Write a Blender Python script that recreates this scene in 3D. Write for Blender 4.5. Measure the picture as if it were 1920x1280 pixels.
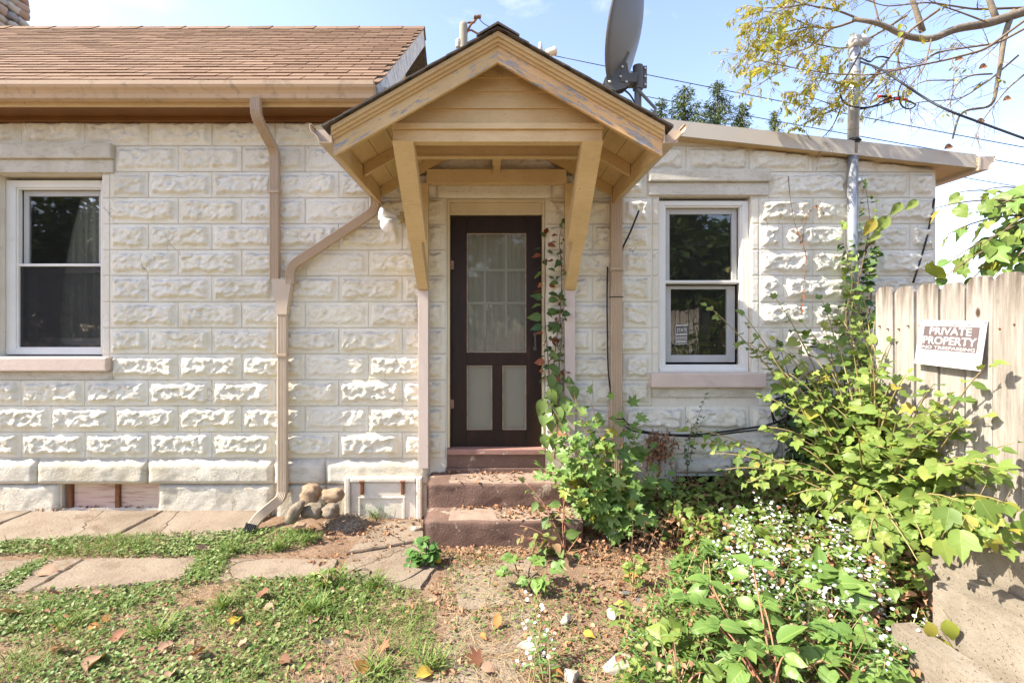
import bpy, bmesh, math, random
import numpy as np
from mathutils import Vector, Matrix, Euler
R = math.radians
sc = bpy.context.scene
for o in list(bpy.data.objects):
    bpy.data.objects.remove(o)
col = sc.collection

# ------------------------------------------------------------------ camera
F, CX, CY = 907.0, 925.0, 620.0          # focal length and level point, in photo pixels
CAMY, CAMZ = -4.26, 1.64                 # the house wall is the plane y = 0, the lawn is z = 0
cam = bpy.data.cameras.new('camera')
cam.sensor_width = 36.0
cam.lens = F / 1920.0 * 36.0
cam.shift_x = (960 - CX) / 1920.0
cam.shift_y = (CY - 640) / 1920.0
cam.clip_start, cam.clip_end = 0.05, 1000.0
camo = bpy.data.objects.new('camera', cam)
col.objects.link(camo)
camo.location = (0, CAMY, CAMZ)
camo.rotation_euler = (R(90), 0, 0)
sc.camera = camo

# ------------------------------------------------------------------ light
SUN = Vector((-1.02, -0.18, 1.0)).normalized()      # towards the sun
EL = math.asin(SUN.z)
ROT = math.atan2(SUN.x, SUN.y)
wd = bpy.data.worlds.new('World')
sc.world = wd
wd.use_nodes = True
wn, wl = wd.node_tree.nodes, wd.node_tree.links
wn.clear()
out = wn.new('ShaderNodeOutputWorld')
bg = wn.new('ShaderNodeBackground')
sky = wn.new('ShaderNodeTexSky')
sky.sky_type = 'NISHITA'
sky.sun_disc = False
sky.sun_elevation = EL
sky.sun_rotation = ROT
sky.altitude = 200
sky.air_density = 1.0
sky.dust_density = 1.2
sky.ozone_density = 1.0
bg.inputs['Strength'].default_value = 0.15
tc = wn.new('ShaderNodeTexCoord')
mp = wn.new('ShaderNodeMapping')
mp.inputs['Scale'].default_value = (3.1, 3.1, 6.2)
mp.inputs['Location'].default_value = (0.55, 0.2, 0.1)
nz = wn.new('ShaderNodeTexNoise')
nz.inputs['Scale'].default_value = 1.25
nz.inputs['Detail'].default_value = 9
nz.inputs['Roughness'].default_value = 0.62
nz.inputs['Distortion'].default_value = 0.25
rp = wn.new('ShaderNodeValToRGB')
rp.color_ramp.elements[0].position = 0.555
rp.color_ramp.elements[0].color = (0, 0, 0, 1)
rp.color_ramp.elements[1].position = 0.80
rp.color_ramp.elements[1].color = (0.85, 0.85, 0.85, 1)
mx = wn.new('ShaderNodeMixRGB')
mx.inputs['Color2'].default_value = (2.6, 2.7, 2.9, 1)
wl.new(tc.outputs['Generated'], mp.inputs['Vector'])
wl.new(mp.outputs['Vector'], nz.inputs['Vector'])
wl.new(nz.outputs['Fac'], rp.inputs['Fac'])
wl.new(rp.outputs['Color'], mx.inputs['Fac'])
tint = wn.new('ShaderNodeMixRGB'); tint.blend_type = 'MULTIPLY'; tint.inputs['Fac'].default_value = 1.0
tint.inputs['Color2'].default_value = (0.95, 0.85, 0.85, 1)      # hazier, less cyan air
wl.new(sky.outputs['Color'], tint.inputs['Color1'])
wl.new(tint.outputs['Color'], mx.inputs['Color1'])
wl.new(mx.outputs['Color'], bg.inputs['Color'])
wl.new(bg.outputs['Background'], out.inputs['Surface'])

sl = bpy.data.lights.new('sun', 'SUN')
sl.energy = 3.6
sl.angle = R(0.5)
sl.color = (1.0, 0.92, 0.78)
so = bpy.data.objects.new('sun', sl)
col.objects.link(so)
so.rotation_euler = (-SUN).to_track_quat('-Z', 'Y').to_euler()
so.location = (-6, -4, 9)

sc.render.engine = 'CYCLES'
sc.view_settings.view_transform = 'Standard'
sc.view_settings.look = 'None'
sc.view_settings.exposure = 1.82
sc.view_settings.gamma = 1.0
sc.view_settings.use_curve_mapping = False
sc.cycles.max_bounces = 10
sc.cycles.diffuse_bounces = 5
sc.cycles.transparent_max_bounces = 16
sc.cycles.use_denoising = True

# ------------------------------------------------------------------ helpers
def P(px, py, d):
    """photo pixel at distance d in front of the camera -> world point"""
    return Vector(((px - CX) / F * d, CAMY + d, CAMZ - (py - CY) / F * d))
def W(px, py, y=0.0):
    return P(px, py, y - CAMY)
def G(px, py, z=0.0):
    return P(px, py, F * (CAMZ - z) / (py - CY))
def XW(px): return (px - CX) / F * 4.26
def ZW(py): return CAMZ - (py - CY) / F * 4.26

def props(o, label=None, cat=None, group=None, kind=None):
    if label: o['label'] = label
    if cat: o['category'] = cat
    if group: o['group'] = group
    if kind: o['kind'] = kind
    return o

def link(o, parent=None):
    col.objects.link(o)
    if parent is not None:
        o.parent = parent
        if parent.type == 'EMPTY':
            o.matrix_parent_inverse = Matrix.Translation(parent.location).inverted()
    return o

def thing(name, loc, label, cat, group=None):
    e = bpy.data.objects.new(name, None)
    e.empty_display_size = 0.1
    e.location = loc
    col.objects.link(e)
    return props(e, label, cat, group)

def mesh_data(name, v, f, smooth=False):
    me = bpy.data.meshes.new(name)
    me.from_pydata([tuple(p) for p in v], [], f)
    me.update()
    if smooth:
        me.polygons.foreach_set('use_smooth', [True] * len(me.polygons))
    return me

def mobj(name, v, f, m, parent=None, smooth=False):
    me = mesh_data(name, v, f, smooth)
    me.materials.append(m)
    return link(bpy.data.objects.new(name, me), parent)

def np_mesh(name, V, T, mats, mi=None, uv=None, smooth=False):
    """fast triangle mesh from numpy arrays"""
    me = bpy.data.meshes.new(name)
    n, t = len(V), len(T)
    me.vertices.add(n)
    me.vertices.foreach_set('co', np.asarray(V, np.float32).ravel())
    me.loops.add(t * 3)
    me.loops.foreach_set('vertex_index', np.asarray(T, np.int32).ravel())
    me.polygons.add(t)
    me.polygons.foreach_set('loop_start', np.arange(0, t * 3, 3, dtype=np.int32))
    me.polygons.foreach_set('loop_total', np.full(t, 3, np.int32))
    for m in mats: me.materials.append(m)
    if mi is not None:
        me.polygons.foreach_set('material_index', np.asarray(mi, np.int32))
    if uv is not None:
        l = me.uv_layers.new(name='UVMap')
        l.data.foreach_set('uv', np.asarray(uv, np.float32)[np.asarray(T).ravel()].ravel())
    if smooth:
        me.polygons.foreach_set('use_smooth', np.ones(t, bool))
    me.update(calc_edges=True)
    me.validate()
    return me

class MB:
    """collects shapes into one mesh"""
    def __init__(s): s.v, s.f = [], []
    def add(s, v, f):
        k = len(s.v)
        s.v += [tuple(p) for p in v]
        s.f += [tuple(i + k for i in q) for q in f]
        return s
    def box(s, x0, x1, y0, y1, z0, z1, bev=0.0, M=None):
        v, f = box_vf(x0, x1, y0, y1, z0, z1, bev)
        if M is not None: v = [M @ Vector(p) for p in v]
        return s.add(v, f)
    def prism(s, poly, axis, a, b):
        return s.add(*prism_vf(poly, axis, a, b))
    def tube(s, pts, r, n=8, cap=True):
        return s.add(*tube_vf(pts, r, n, cap))
    def lathe(s, prof, M, n=16):
        return s.add(*lathe_vf(prof, M, n))
    def build(s, name, m, parent=None, smooth=False):
        return mobj(name, s.v, s.f, m, parent, smooth)

def box_vf(x0, x1, y0, y1, z0, z1, bev=0.0):
    if bev <= 0:
        v = [(x0,y0,z0),(x1,y0,z0),(x1,y1,z0),(x0,y1,z0),(x0,y0,z1),(x1,y0,z1),(x1,y1,z1),(x0,y1,z1)]
        f = [(3,2,1,0),(4,5,6,7),(0,1,5,4),(1,2,6,5),(2,3,7,6),(3,0,4,7)]
        return v, f
    bm = bmesh.new()
    vs = [bm.verts.new(p) for p in box_vf(x0,x1,y0,y1,z0,z1)[0]]
    for q in [(3,2,1,0),(4,5,6,7),(0,1,5,4),(1,2,6,5),(2,3,7,6),(3,0,4,7)]:
        bm.faces.new([vs[i] for i in q])
    bev = min(bev, 0.45 * min(abs(x1-x0), abs(y1-y0), abs(z1-z0)))
    bmesh.ops.bevel(bm, geom=bm.edges[:], offset=bev, segments=2, affect='EDGES', profile=0.6)
    bm.verts.index_update()
    v = [tuple(p.co) for p in bm.verts]
    f = [tuple(p.index for p in q.verts) for q in bm.faces]
    bm.free()
    return v, f

def prism_vf(poly, axis, a, b):
    """polygon given in the two other axes, extruded along axis from a to b"""
    def pt(p, w):
        if axis == 'x': return (w, p[0], p[1])
        if axis == 'y': return (p[0], w, p[1])
        return (p[0], p[1], w)
    n = len(poly)
    v = [pt(p, a) for p in poly] + [pt(p, b) for p in poly]
    f = [tuple(range(n)), tuple(range(2*n-1, n-1, -1))]
    f += [(i, i+n, (i+1) % n + n, (i+1) % n) for i in range(n)]
    # make outward-facing for solid shading
    bm = bmesh.new()
    vs = [bm.verts.new(p) for p in v]
    for q in f: bm.faces.new([vs[i] for i in q])
    bmesh.ops.recalc_face_normals(bm, faces=bm.faces[:])
    bm.verts.index_update()
    f = [tuple(p.index for p in q.verts) for q in bm.faces]
    bm.free()
    return v, f

def tube_vf(pts, r, n=8, cap=True):
    pts = [Vector(p) for p in pts]
    m = len(pts)
    rs = [r] * m if not hasattr(r, '__len__') else list(r)
    v, f = [], []
    t0 = (pts[1] - pts[0]).normalized()
    ref = Vector((0, 0, 1)) if abs(t0.z) < 0.9 else Vector((1, 0, 0))
    u = t0.cross(ref).normalized()
    for i in range(m):
        t = (pts[min(i+1, m-1)] - pts[max(i-1, 0)])
        t = t.normalized() if t.length > 1e-9 else t0
        u = (u - t * u.dot(t))
        u = u.normalized() if u.length > 1e-6 else t.orthogonal().normalized()
        w = t.cross(u)
        for k in range(n):
            a = 2 * math.pi * k / n
            v.append(pts[i] + (u * math.cos(a) + w * math.sin(a)) * rs[i])
    for i in range(m - 1):
        for k in range(n):
            f.append((i*n+k, i*n+(k+1) % n, (i+1)*n+(k+1) % n, (i+1)*n+k))
    if cap:
        f.append(tuple(range(n-1, -1, -1)))
        f.append(tuple(range((m-1)*n, m*n)))
    return v, f

def lathe_vf(prof, M, n=16):
    """profile [(radius, z)] spun about local z, placed by M"""
    v, f = [], []
    for (r, z) in prof:
        for k in range(n):
            a = 2 * math.pi * k / n
            v.append(M @ Vector((r * math.cos(a), r * math.sin(a), z)))
    for i in range(len(prof) - 1):
        for k in range(n):
            f.append((i*n+k, i*n+(k+1) % n, (i+1)*n+(k+1) % n, (i+1)*n+k))
    f.append(tuple(range(n-1, -1, -1)))
    f.append(tuple(range((len(prof)-1)*n, len(prof)*n)))
    return v, f

def sweep_vf(sec, pts, ref, crimp=0.0):
    """closed section [(a, b)] swept along a polyline with mitred corners; b runs along ref"""
    pts = [Vector(p) for p in pts]
    ref = Vector(ref)
    m, n = len(pts), len(sec)
    v, f = [], []
    for i in range(m):
        if i == 0: t = (pts[1] - pts[0]).normalized()
        elif i == m-1: t = (pts[-1] - pts[-2]).normalized()
        else:
            t = ((pts[i] - pts[i-1]).normalized() + (pts[i+1] - pts[i]).normalized()).normalized()
        b = (ref - t * ref.dot(t)).normalized()
        a = b.cross(t)
        k = 1.0
        if crimp and 0 < i < m-1 and (pts[i] - pts[i-1]).angle(pts[i+1] - pts[i], 0) > 0.02: k = 1.0 + (crimp if i % 2 else -crimp * 0.6)
        for (p, q) in sec:
            v.append(pts[i] + a * p * k + b * q * k)
    for i in range(m - 1):
        for k in range(n):
            f.append((i*n+k, i*n+(k+1) % n, (i+1)*n+(k+1) % n, (i+1)*n+k))
    f.append(tuple(range(n-1, -1, -1)))
    f.append(tuple(range((m-1)*n, m*n)))
    bm = bmesh.new()
    vs = [bm.verts.new(p) for p in v]
    for q in f: bm.faces.new([vs[i] for i in q])
    bmesh.ops.recalc_face_normals(bm, faces=bm.faces[:])
    f = [tuple(p.index for p in q.verts) for q in bm.faces] if not bm.verts.index_update() else f
    bm.free()
    return v, f

def smooth_path(pts, rad, n=5):
    """round the corners of a polyline"""
    pts = [Vector(p) for p in pts]
    o = [pts[0]]
    for i in range(1, len(pts) - 1):
        a, b, c = pts[i-1], pts[i], pts[i+1]
        r = min(rad, (a-b).length * 0.49, (c-b).length * 0.49)
        p0 = b + (a-b).normalized() * r
        p1 = b + (c-b).normalized() * r
        for k in range(n + 1):
            t = k / n
            o.append(p0 * (1-t)**2 + b * 2*t*(1-t) + p1 * t*t)
    o.append(pts[-1])
    return o

def bez(a, b, c, n=10):
    a, b, c = Vector(a), Vector(b), Vector(c)
    return [a*(1-t)**2 + b*2*t*(1-t) + c*t*t for t in [k/n for k in range(n+1)]]

def hash2(i, j, s):
    h = np.sin(i * 127.1 + j * 311.7 + s * 74.7) * 43758.5453
    return h - np.floor(h)
def vnoise(x, y, s=0):
    x, y = np.asarray(x, float), np.asarray(y, float)
    i, j = np.floor(x), np.floor(y)
    fx, fy = x - i, y - j
    fx, fy = fx*fx*(3-2*fx), fy*fy*(3-2*fy)
    return ((hash2(i,j,s)*(1-fx) + hash2(i+1,j,s)*fx)*(1-fy) + (hash2(i,j+1,s)*(1-fx) + hash2(i+1,j+1,s)*fx)*fy)
def fbm(x, y, s=0, o=3):
    r, a, t = 0, 0.5, 0
    for k in range(o):
        r = r + a * vnoise(x * 2**k, y * 2**k, s + 13*k); t += a; a *= 0.5
    return r / t
def sstep(a, b, x):
    t = np.clip((x - a) / (b - a), 0, 1)
    return t*t*(3-2*t)

# ------------------------------------------------------------------ materials
def new_mat(name):
    m = bpy.data.materials.new(name)
    m.use_nodes = True
    nt = m.node_tree
    b = nt.nodes['Principled BSDF']
    return m, nt.nodes, nt.links, b

def noise(n, l, vec, scale, detail=5, rough=0.6, dist=0.0):
    t = n.new('ShaderNodeTexNoise')
    t.inputs['Scale'].default_value = scale
    t.inputs['Detail'].default_value = detail
    t.inputs['Roughness'].default_value = rough
    t.inputs['Distortion'].default_value = dist
    l.new(vec, t.inputs['Vector'])
    return t.outputs['Fac']

def ramp(n, l, fac, stops):
    r = n.new('ShaderNodeValToRGB')
    e = r.color_ramp.elements
    while len(e) < len(stops): e.new(0.5)
    for k, (p, c) in enumerate(stops):
        e[k].position = p
        e[k].color = (c, c, c, 1) if not hasattr(c, '__len__') else (c[0], c[1], c[2], 1)
    l.new(fac, r.inputs['Fac'])
    return r.outputs['Color']

def mixc(n, l, fac, a, b, mode='MIX'):
    m = n.new('ShaderNodeMixRGB')
    m.blend_type = mode
    for sock, v in (('Fac', fac), ('Color1', a), ('Color2', b)):
        if hasattr(v, 'is_linked') or hasattr(v, 'links'): l.new(v, m.inputs[sock])
        elif sock == 'Fac': m.inputs[sock].default_value = v
        else: m.inputs[sock].default_value = (v[0], v[1], v[2], 1)
    return m.outputs['Color']

def coords(n, l, scale=(1,1,1), rot=(0,0,0), kind='Object'):
    t = n.new('ShaderNodeTexCoord')
    m = n.new('ShaderNodeMapping')
    m.inputs['Scale'].default_value = scale
    m.inputs['Rotation'].default_value = rot
    l.new(t.outputs[kind], m.inputs['Vector'])
    return m.outputs['Vector']

def bump(n, l, b, h, strength, dist):
    bp = n.new('ShaderNodeBump')
    bp.inputs['Strength'].default_value = strength
    bp.inputs['Distance'].default_value = dist
    l.new(h, bp.inputs['Height'])
    l.new(bp.outputs['Normal'], b.inputs['Normal'])
    return bp

def mat(name, c, c2=None, scale=8, rough=0.7, bumpd=0.002, bscale=60, dirt=None, dscale=3, dlo=0.55, dhi=0.75, stretch=(1,1,1), rot=(0,0,0), metal=0.0, spec=0.3, dfac=1.0):
    """general surface: two tones, stains and fine relief"""
    m, n, l, b = new_mat(name)
    v = coords(n, l, stretch, rot)
    c2 = c2 or tuple(x * 0.8 for x in c)
    colr = ramp(n, l, noise(n, l, v, scale, 6), [(0.3, c2), (0.7, c)])
    if dirt:
        f = ramp(n, l, noise(n, l, v, dscale, 8, 0.68, 0.3), [(dlo, 0.0), (dhi, dfac)])
        colr = mixc(n, l, f, colr, dirt)
    l.new(colr, b.inputs['Base Color'])
    b.inputs['Roughness'].default_value = rough
    b.inputs['Metallic'].default_value = metal
    b.inputs['Specular IOR Level'].default_value = spec
    if bumpd:
        bump(n, l, b, noise(n, l, v, bscale, 6, 0.65), 0.6, bumpd)
    return m

def island_mat(name, tones, rough=0.75, bumpd=0.0, bscale=80, spec=0.3, grain=None, transl=0.0):
    """every piece (object or mesh island) takes its own tone from a ramp"""
    m, n, l, b = new_mat(name)
    oi = n.new('ShaderNodeObjectInfo')
    ge = n.new('ShaderNodeNewGeometry')
    ad = n.new('ShaderNodeMath'); ad.operation = 'ADD'
    fr = n.new('ShaderNodeMath'); fr.operation = 'FRACT'
    l.new(oi.outputs['Random'], ad.inputs[0])
    l.new(ge.outputs['Random Per Island'], ad.inputs[1])
    l.new(ad.outputs[0], fr.inputs[0])
    k = len(tones)
    colr = ramp(n, l, fr.outputs[0], [(i / max(1, k-1), t) for i, t in enumerate(tones)])
    v = coords(n, l)
    if grain:
        colr = mixc(n, l, ramp(n, l, noise(n, l, v, grain[0], 5, 0.7), [(0.35, 0.0), (0.7, grain[1])]), colr, grain[2])
    l.new(colr, b.inputs['Base Color'])
    b.inputs['Roughness'].default_value = rough
    b.inputs['Specular IOR Level'].default_value = spec
    if bumpd: bump(n, l, b, noise(n, l, v, bscale, 5, 0.7), 0.6, bumpd)
    if transl:
        tr = n.new('ShaderNodeBsdfTranslucent')
        ms = n.new('ShaderNodeMixShader')
        ms.inputs['Fac'].default_value = transl
        l.new(mixc(n, l, 1.0, colr, (1.0, 1.0, 0.55), 'MULTIPLY'), tr.inputs['Color'])
        l.new(b.outputs['BSDF'], ms.inputs[1])
        l.new(tr.outputs['BSDF'], ms.inputs[2])
        l.new(ms.outputs['Shader'], n['Material Output'].inputs['Surface'])
    return m

def leaf_mat(name, tones, transl=0.32, vein=0.35, rough=0.5, spot=None):
    """leaf: own tone per leaf, paler midrib and side veins, light shining through"""
    m, n, l, b = new_mat(name)
    oi = n.new('ShaderNodeObjectInfo')
    ge = n.new('ShaderNodeNewGeometry')
    ad = n.new('ShaderNodeMath'); ad.operation = 'ADD'
    fr = n.new('ShaderNodeMath'); fr.operation = 'FRACT'
    l.new(oi.outputs['Random'], ad.inputs[0])
    l.new(ge.outputs['Random Per Island'], ad.inputs[1])
    l.new(ad.outputs[0], fr.inputs[0])
    k = len(tones)
    colr = ramp(n, l, fr.outputs[0], [(i / max(1, k-1), t) for i, t in enumerate(tones)])
    uv = n.new('ShaderNodeUVMap')
    sx = n.new('ShaderNodeSeparateXYZ')
    l.new(uv.outputs['UV'], sx.inputs['Vector'])
    def mth(op, a, bb=None):
        q = n.new('ShaderNodeMath'); q.operation = op
        for i, x in enumerate((a, bb)):
            if x is None: continue
            if hasattr(x, 'links'): l.new(x, q.inputs[i])
            else: q.inputs[i].default_value = x
        return q.outputs[0]
    ax = mth('ABSOLUTE', mth('SUBTRACT', sx.outputs['X'], 0.5))
    mid = ramp(n, l, ax, [(0.0, 1.0), (0.018, 0.0)])
    sv = mth('FRACT', mth('MULTIPLY', mth('SUBTRACT', sx.outputs['Y'], mth('MULTIPLY', ax, 0.75)), 7.0))
    sid = ramp(n, l, sv, [(0.0, 0.55), (0.10, 0.0)])
    vf = mth('MULTIPLY', mth('MAXIMUM', mid, sid), vein)
    vf.node.use_clamp = True
    if spot:
        v = coords(n, l)
        colr = mixc(n, l, ramp(n, l, noise(n, l, v, spot[0], 4, 0.7), [(spot[1], 0.0), (spot[1] + 0.06, 1.0)]), colr, spot[2])
    colr = mixc(n, l, vf, colr, (0.42, 0.46, 0.17))
    l.new(colr, b.inputs['Base Color'])
    b.inputs['Roughness'].default_value = rough
    b.inputs['Specular IOR Level'].default_value = 0.35
    bump(n, l, b, sid, 0.35, 0.004)
    tr = n.new('ShaderNodeBsdfTranslucent')
    ms = n.new('ShaderNodeMixShader')
    ms.inputs['Fac'].default_value = transl
    l.new(mixc(n, l, 1.0, colr, (1.0, 1.0, 0.45), 'MULTIPLY'), tr.inputs['Color'])
    l.new(b.outputs['BSDF'], ms.inputs[1])
    l.new(tr.outputs['BSDF'], ms.inputs[2])
    l.new(ms.outputs['Shader'], n['Material Output'].inputs['Surface'])
    return m

def glass_mat(name, tint=(0.75, 0.78, 0.76), film=0.0, filmc=(0.1, 0.1, 0.1), boost=0.05):
    m, n, l, b = new_mat(name)
    n.remove(b)
    tr = n.new('ShaderNodeBsdfTransparent'); tr.inputs['Color'].default_value = (*tint, 1)
    gl = n.new('ShaderNodeBsdfGlossy'); gl.inputs['Roughness'].default_value = 0.02
    fz = n.new('ShaderNodeFresnel'); fz.inputs['IOR'].default_value = 1.5
    ad = n.new('ShaderNodeMath'); ad.operation = 'ADD'; ad.inputs[1].default_value = boost
    l.new(fz.outputs['Fac'], ad.inputs[0])
    m1 = n.new('ShaderNodeMixShader')
    base = tr.outputs['BSDF']
    if film:
        df = n.new('ShaderNodeBsdfDiffuse'); df.inputs['Color'].default_value = (*filmc, 1)
        m0 = n.new('ShaderNodeMixShader'); m0.inputs['Fac'].default_value = film
        l.new(base, m0.inputs[1]); l.new(df.outputs['BSDF'], m0.inputs[2])
        base = m0.outputs['Shader']
    l.new(ad.outputs[0], m1.inputs['Fac'])
    l.new(base, m1.inputs[1]); l.new(gl.outputs['BSDF'], m1.inputs[2])
    l.new(m1.outputs['Shader'], n['Material Output'].inputs['Surface'])
    return m

M = {}
# white painted rock-face block: chalky cream, grey weathering on ledges, tan stains
def wall_paint(name, c, c2, stain, stainlo):
    m, n, l, b = new_mat(name)
    v = coords(n, l)
    base = ramp(n, l, noise(n, l, v, 2.3, 6), [(0.3, c2), (0.7, c)])
    vs = coords(n, l, (1.0, 1.0, 2.2))
    st = ramp(n, l, noise(n, l, vs, 9.0, 9, 0.72, 0.4), [(stainlo, 0.0), (stainlo + 0.2, 0.8)])
    base = mixc(n, l, st, base, stain)
    oi = n.new('ShaderNodeObjectInfo')
    base = mixc(n, l, 1.0, base, ramp(n, l, oi.outputs['Random'], [(0.0, (0.90, 0.88, 0.84)), (0.4, (1.0, 0.99, 0.97)), (0.7, (0.96, 0.95, 0.95)), (1.0, (1.0, 0.98, 0.93))]), 'MULTIPLY')
    vo = n.new('ShaderNodeTexVoronoi'); vo.feature = 'DISTANCE_TO_EDGE'; vo.inputs['Scale'].default_value = 1.6
    wv = n.new('ShaderNodeVectorMath'); wv.operation = 'MULTIPLY_ADD'; wv.inputs[1].default_value = (0.3, 0.3, 0.3)
    nq = n.new('ShaderNodeTexNoise'); nq.inputs['Scale'].default_value = 5; nq.inputs['Detail'].default_value = 5
    l.new(v, nq.inputs['Vector']); l.new(nq.outputs['Color'], wv.inputs[0]); l.new(v, wv.inputs[2]); l.new(wv.outputs[0], vo.inputs['Vector'])
    ckm = mixc(n, l, 1.0, ramp(n, l, vo.outputs['Distance'], [(0.002, 1.0), (0.006, 0.0)]), ramp(n, l, noise(n, l, v, 1.1, 3), [(0.56, 0.0), (0.62, 0.8)]), 'MULTIPLY')
    base = mixc(n, l, ckm, base, (0.20, 0.16, 0.11))
    ge = n.new('ShaderNodeNewGeometry')
    sx = n.new('ShaderNodeSeparateXYZ')
    l.new(ge.outputs['Normal'], sx.inputs['Vector'])
    up = ramp(n, l, sx.outputs['Z'], [(0.25, 0.0), (0.65, 1.0)])
    gr = ramp(n, l, noise(n, l, v, 6.0, 7, 0.7), [(0.36, 0.0), (0.60, 0.85)])
    base = mixc(n, l, mixc(n, l, 1.0, up, gr, 'MULTIPLY'), base, (0.42, 0.41, 0.38))
    vk = coords(n, l, (1.0, 1.0, 0.35))
    base = mixc(n, l, ramp(n, l, noise(n, l, vk, 3.2, 7, 0.7, 0.3), [(0.50, 0.0), (0.72, 0.65)]), base, (c2[0]*0.82, c2[1]*0.76, c2[2]*0.64))
    pit = ramp(n, l, noise(n, l, v, 38.0, 4, 0.6), [(0.70, 0.0), (0.76, 0.55)])
    base = mixc(n, l, pit, base, (0.38, 0.30, 0.20))
    l.new(base, b.inputs['Base Color'])
    b.inputs['Roughness'].default_value = 0.8
    b.inputs['Specular IOR Level'].default_value = 0.2
    bump(n, l, b, noise(n, l, v, 48, 7, 0.7), 0.75, 0.010)
    return m
M['paint'] = wall_paint('painted_block', (0.81, 0.79, 0.69), (0.73, 0.71, 0.60), (0.50, 0.40, 0.22), 0.56)
M['mortar'] = mat('mortar', (0.72, 0.68, 0.58), (0.62, 0.57, 0.47), 6, 0.85, 0.004, 40, (0.32, 0.27, 0.2), 5, 0.6, 0.8)
M['stucco'] = wall_paint('painted_foundation', (0.70, 0.675, 0.585), (0.55, 0.525, 0.445), (0.40, 0.33, 0.235), 0.50)
M['white'] = mat('white_trim', (0.78, 0.775, 0.72), (0.71, 0.705, 0.65), 4, 0.45, 0.0006, 60, (0.4, 0.38, 0.33), 7, 0.68, 0.85)
M['sash'] = mat('grey_sash', (0.50, 0.50, 0.48), (0.42, 0.42, 0.40), 5, 0.5, 0.0006, 60)
M['sill'] = mat('pink_sill', (0.66, 0.545, 0.465), (0.58, 0.47, 0.39), 7, 0.75, 0.004, 45, (0.42, 0.33, 0.28), 6, 0.6, 0.8)
M['pink'] = mat('pink_post_paint', (0.62, 0.525, 0.46), (0.54, 0.455, 0.40), 9, 0.7, 0.002, 60, (0.32, 0.27, 0.24), 14, 0.66, 0.78, stretch=(2, 2, 0.5))
def ochre(name, rot=(0, 0, 0), peel=0.62, c=(0.60, 0.445, 0.225), c2=(0.50, 0.35, 0.16), st=(1, 1, 7)):
    m, n, l, b = new_mat(name)
    v = coords(n, l, (1, 1, 1), rot)
    base = ramp(n, l, noise(n, l, v, 3.0, 6), [(0.3, c2), (0.7, c)])
    va = n.new('ShaderNodeMapping'); va.inputs['Scale'].default_value = st
    l.new(v, va.inputs['Vector'])
    ns = noise(n, l, va.outputs['Vector'], 5.5, 10, 0.74, 0.35)
    pl = ramp(n, l, ns, [(peel, 0.0), (peel + 0.010, 1.0)])
    gr = ramp(n, l, noise(n, l, va.outputs['Vector'], 16, 6, 0.7), [(0.45, 0.0), (0.72, 0.30)])
    base = mixc(n, l, gr, base, (c2[0]*0.62, c2[1]*0.58, c2[2]*0.55))
    ck = ramp(n, l, noise(n, l, va.outputs['Vector'], 11, 8, 0.75, 0.5), [(0.485, 0.0), (0.495, 0.7), (0.505, 0.0)])
    base = mixc(n, l, mixc(n, l, 1.0, ck, ramp(n, l, noise(n, l, v, 2.2, 4), [(0.5, 0.0), (0.6, 1.0)]), 'MULTIPLY'), base, (0.20, 0.12, 0.05))
    wood = ramp(n, l, noise(n, l, va.outputs['Vector'], 25, 4), [(0.3, (0.20, 0.205, 0.21)), (0.7, (0.40, 0.41, 0.42))])
    base = mixc(n, l, pl, base, wood)
    spk = ramp(n, l, noise(n, l, v, 45, 3), [(0.70, 0.0), (0.74, 0.8)])
    base = mixc(n, l, spk, base, (0.14, 0.08, 0.03))
    l.new(base, b.inputs['Base Color'])
    b.inputs['Roughness'].default_value = 0.62
    b.inputs['Specular IOR Level'].default_value = 0.3
    hh = mixc(n, l, 1.0, noise(n, l, va.outputs['Vector'], 30, 4), ramp(n, l, ns, [(peel, 1.0), (peel + 0.02, 0.0)]), 'ADD')
    bump(n, l, b, hh, 0.5, 0.003)
    return m
TH = math.atan2(3.509 - 2.914, 1.03)
M['ochre'] = ochre('ochre_paint', peel=0.80)
M['ochre_x'] = ochre('ochre_board', (0, 0, 0), 0.68, (0.66, 0.50, 0.28), (0.56, 0.405, 0.20))
M['peel_l'] = ochre('peeling_paint_left', (0, TH, 0), 0.565)
M['peel_r'] = ochre('peeling_paint_right', (0, -TH, 0), 0.535, (0.66, 0.43, 0.21), (0.56, 0.36, 0.16))
M['brown_eave'] = mat('brown_eave', (0.19, 0.085, 0.024), (0.15, 0.066, 0.018), 5, 0.6, 0.001, 50)
M['gutter'] = mat('tan_gutter', (0.58, 0.42, 0.27), (0.50, 0.36, 0.23), 3, 0.42, 0.0005, 30, (0.24, 0.19, 0.13), 11, 0.52, 0.72, dfac=0.75)
M['spout'] = mat('tan_downspout', (0.48, 0.365, 0.25), (0.42, 0.315, 0.215), 3, 0.42, 0.0005, 30, (0.34, 0.26, 0.18), 8, 0.66, 0.85, dfac=0.6)
M['gutter_pale'] = mat('pale_gutter', (0.56, 0.46, 0.35), (0.48, 0.39, 0.29), 4, 0.45, 0.0005, 30, (0.36, 0.28, 0.2), 9, 0.62, 0.8, dfac=0.6)
M['fascia_metal'] = mat('beige_drip_edge', (0.50, 0.45, 0.37), (0.45, 0.405, 0.33), 3, 0.5, 0.0004, 30)
M['shingle'] = island_mat('red_shingle', [(0.17,0.108,0.066),(0.235,0.152,0.093),(0.20,0.126,0.077),(0.265,0.175,0.112),(0.215,0.137,0.083),(0.15,0.092,0.058)], 0.9, 0.004, 220, 0.2, (90, 0.45, (0.16, 0.08, 0.05)))
M['dark_shingle'] = mat('dark_shingle', (0.13, 0.11, 0.09), (0.06, 0.05, 0.045), 25, 0.95, 0.004, 120)
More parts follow.
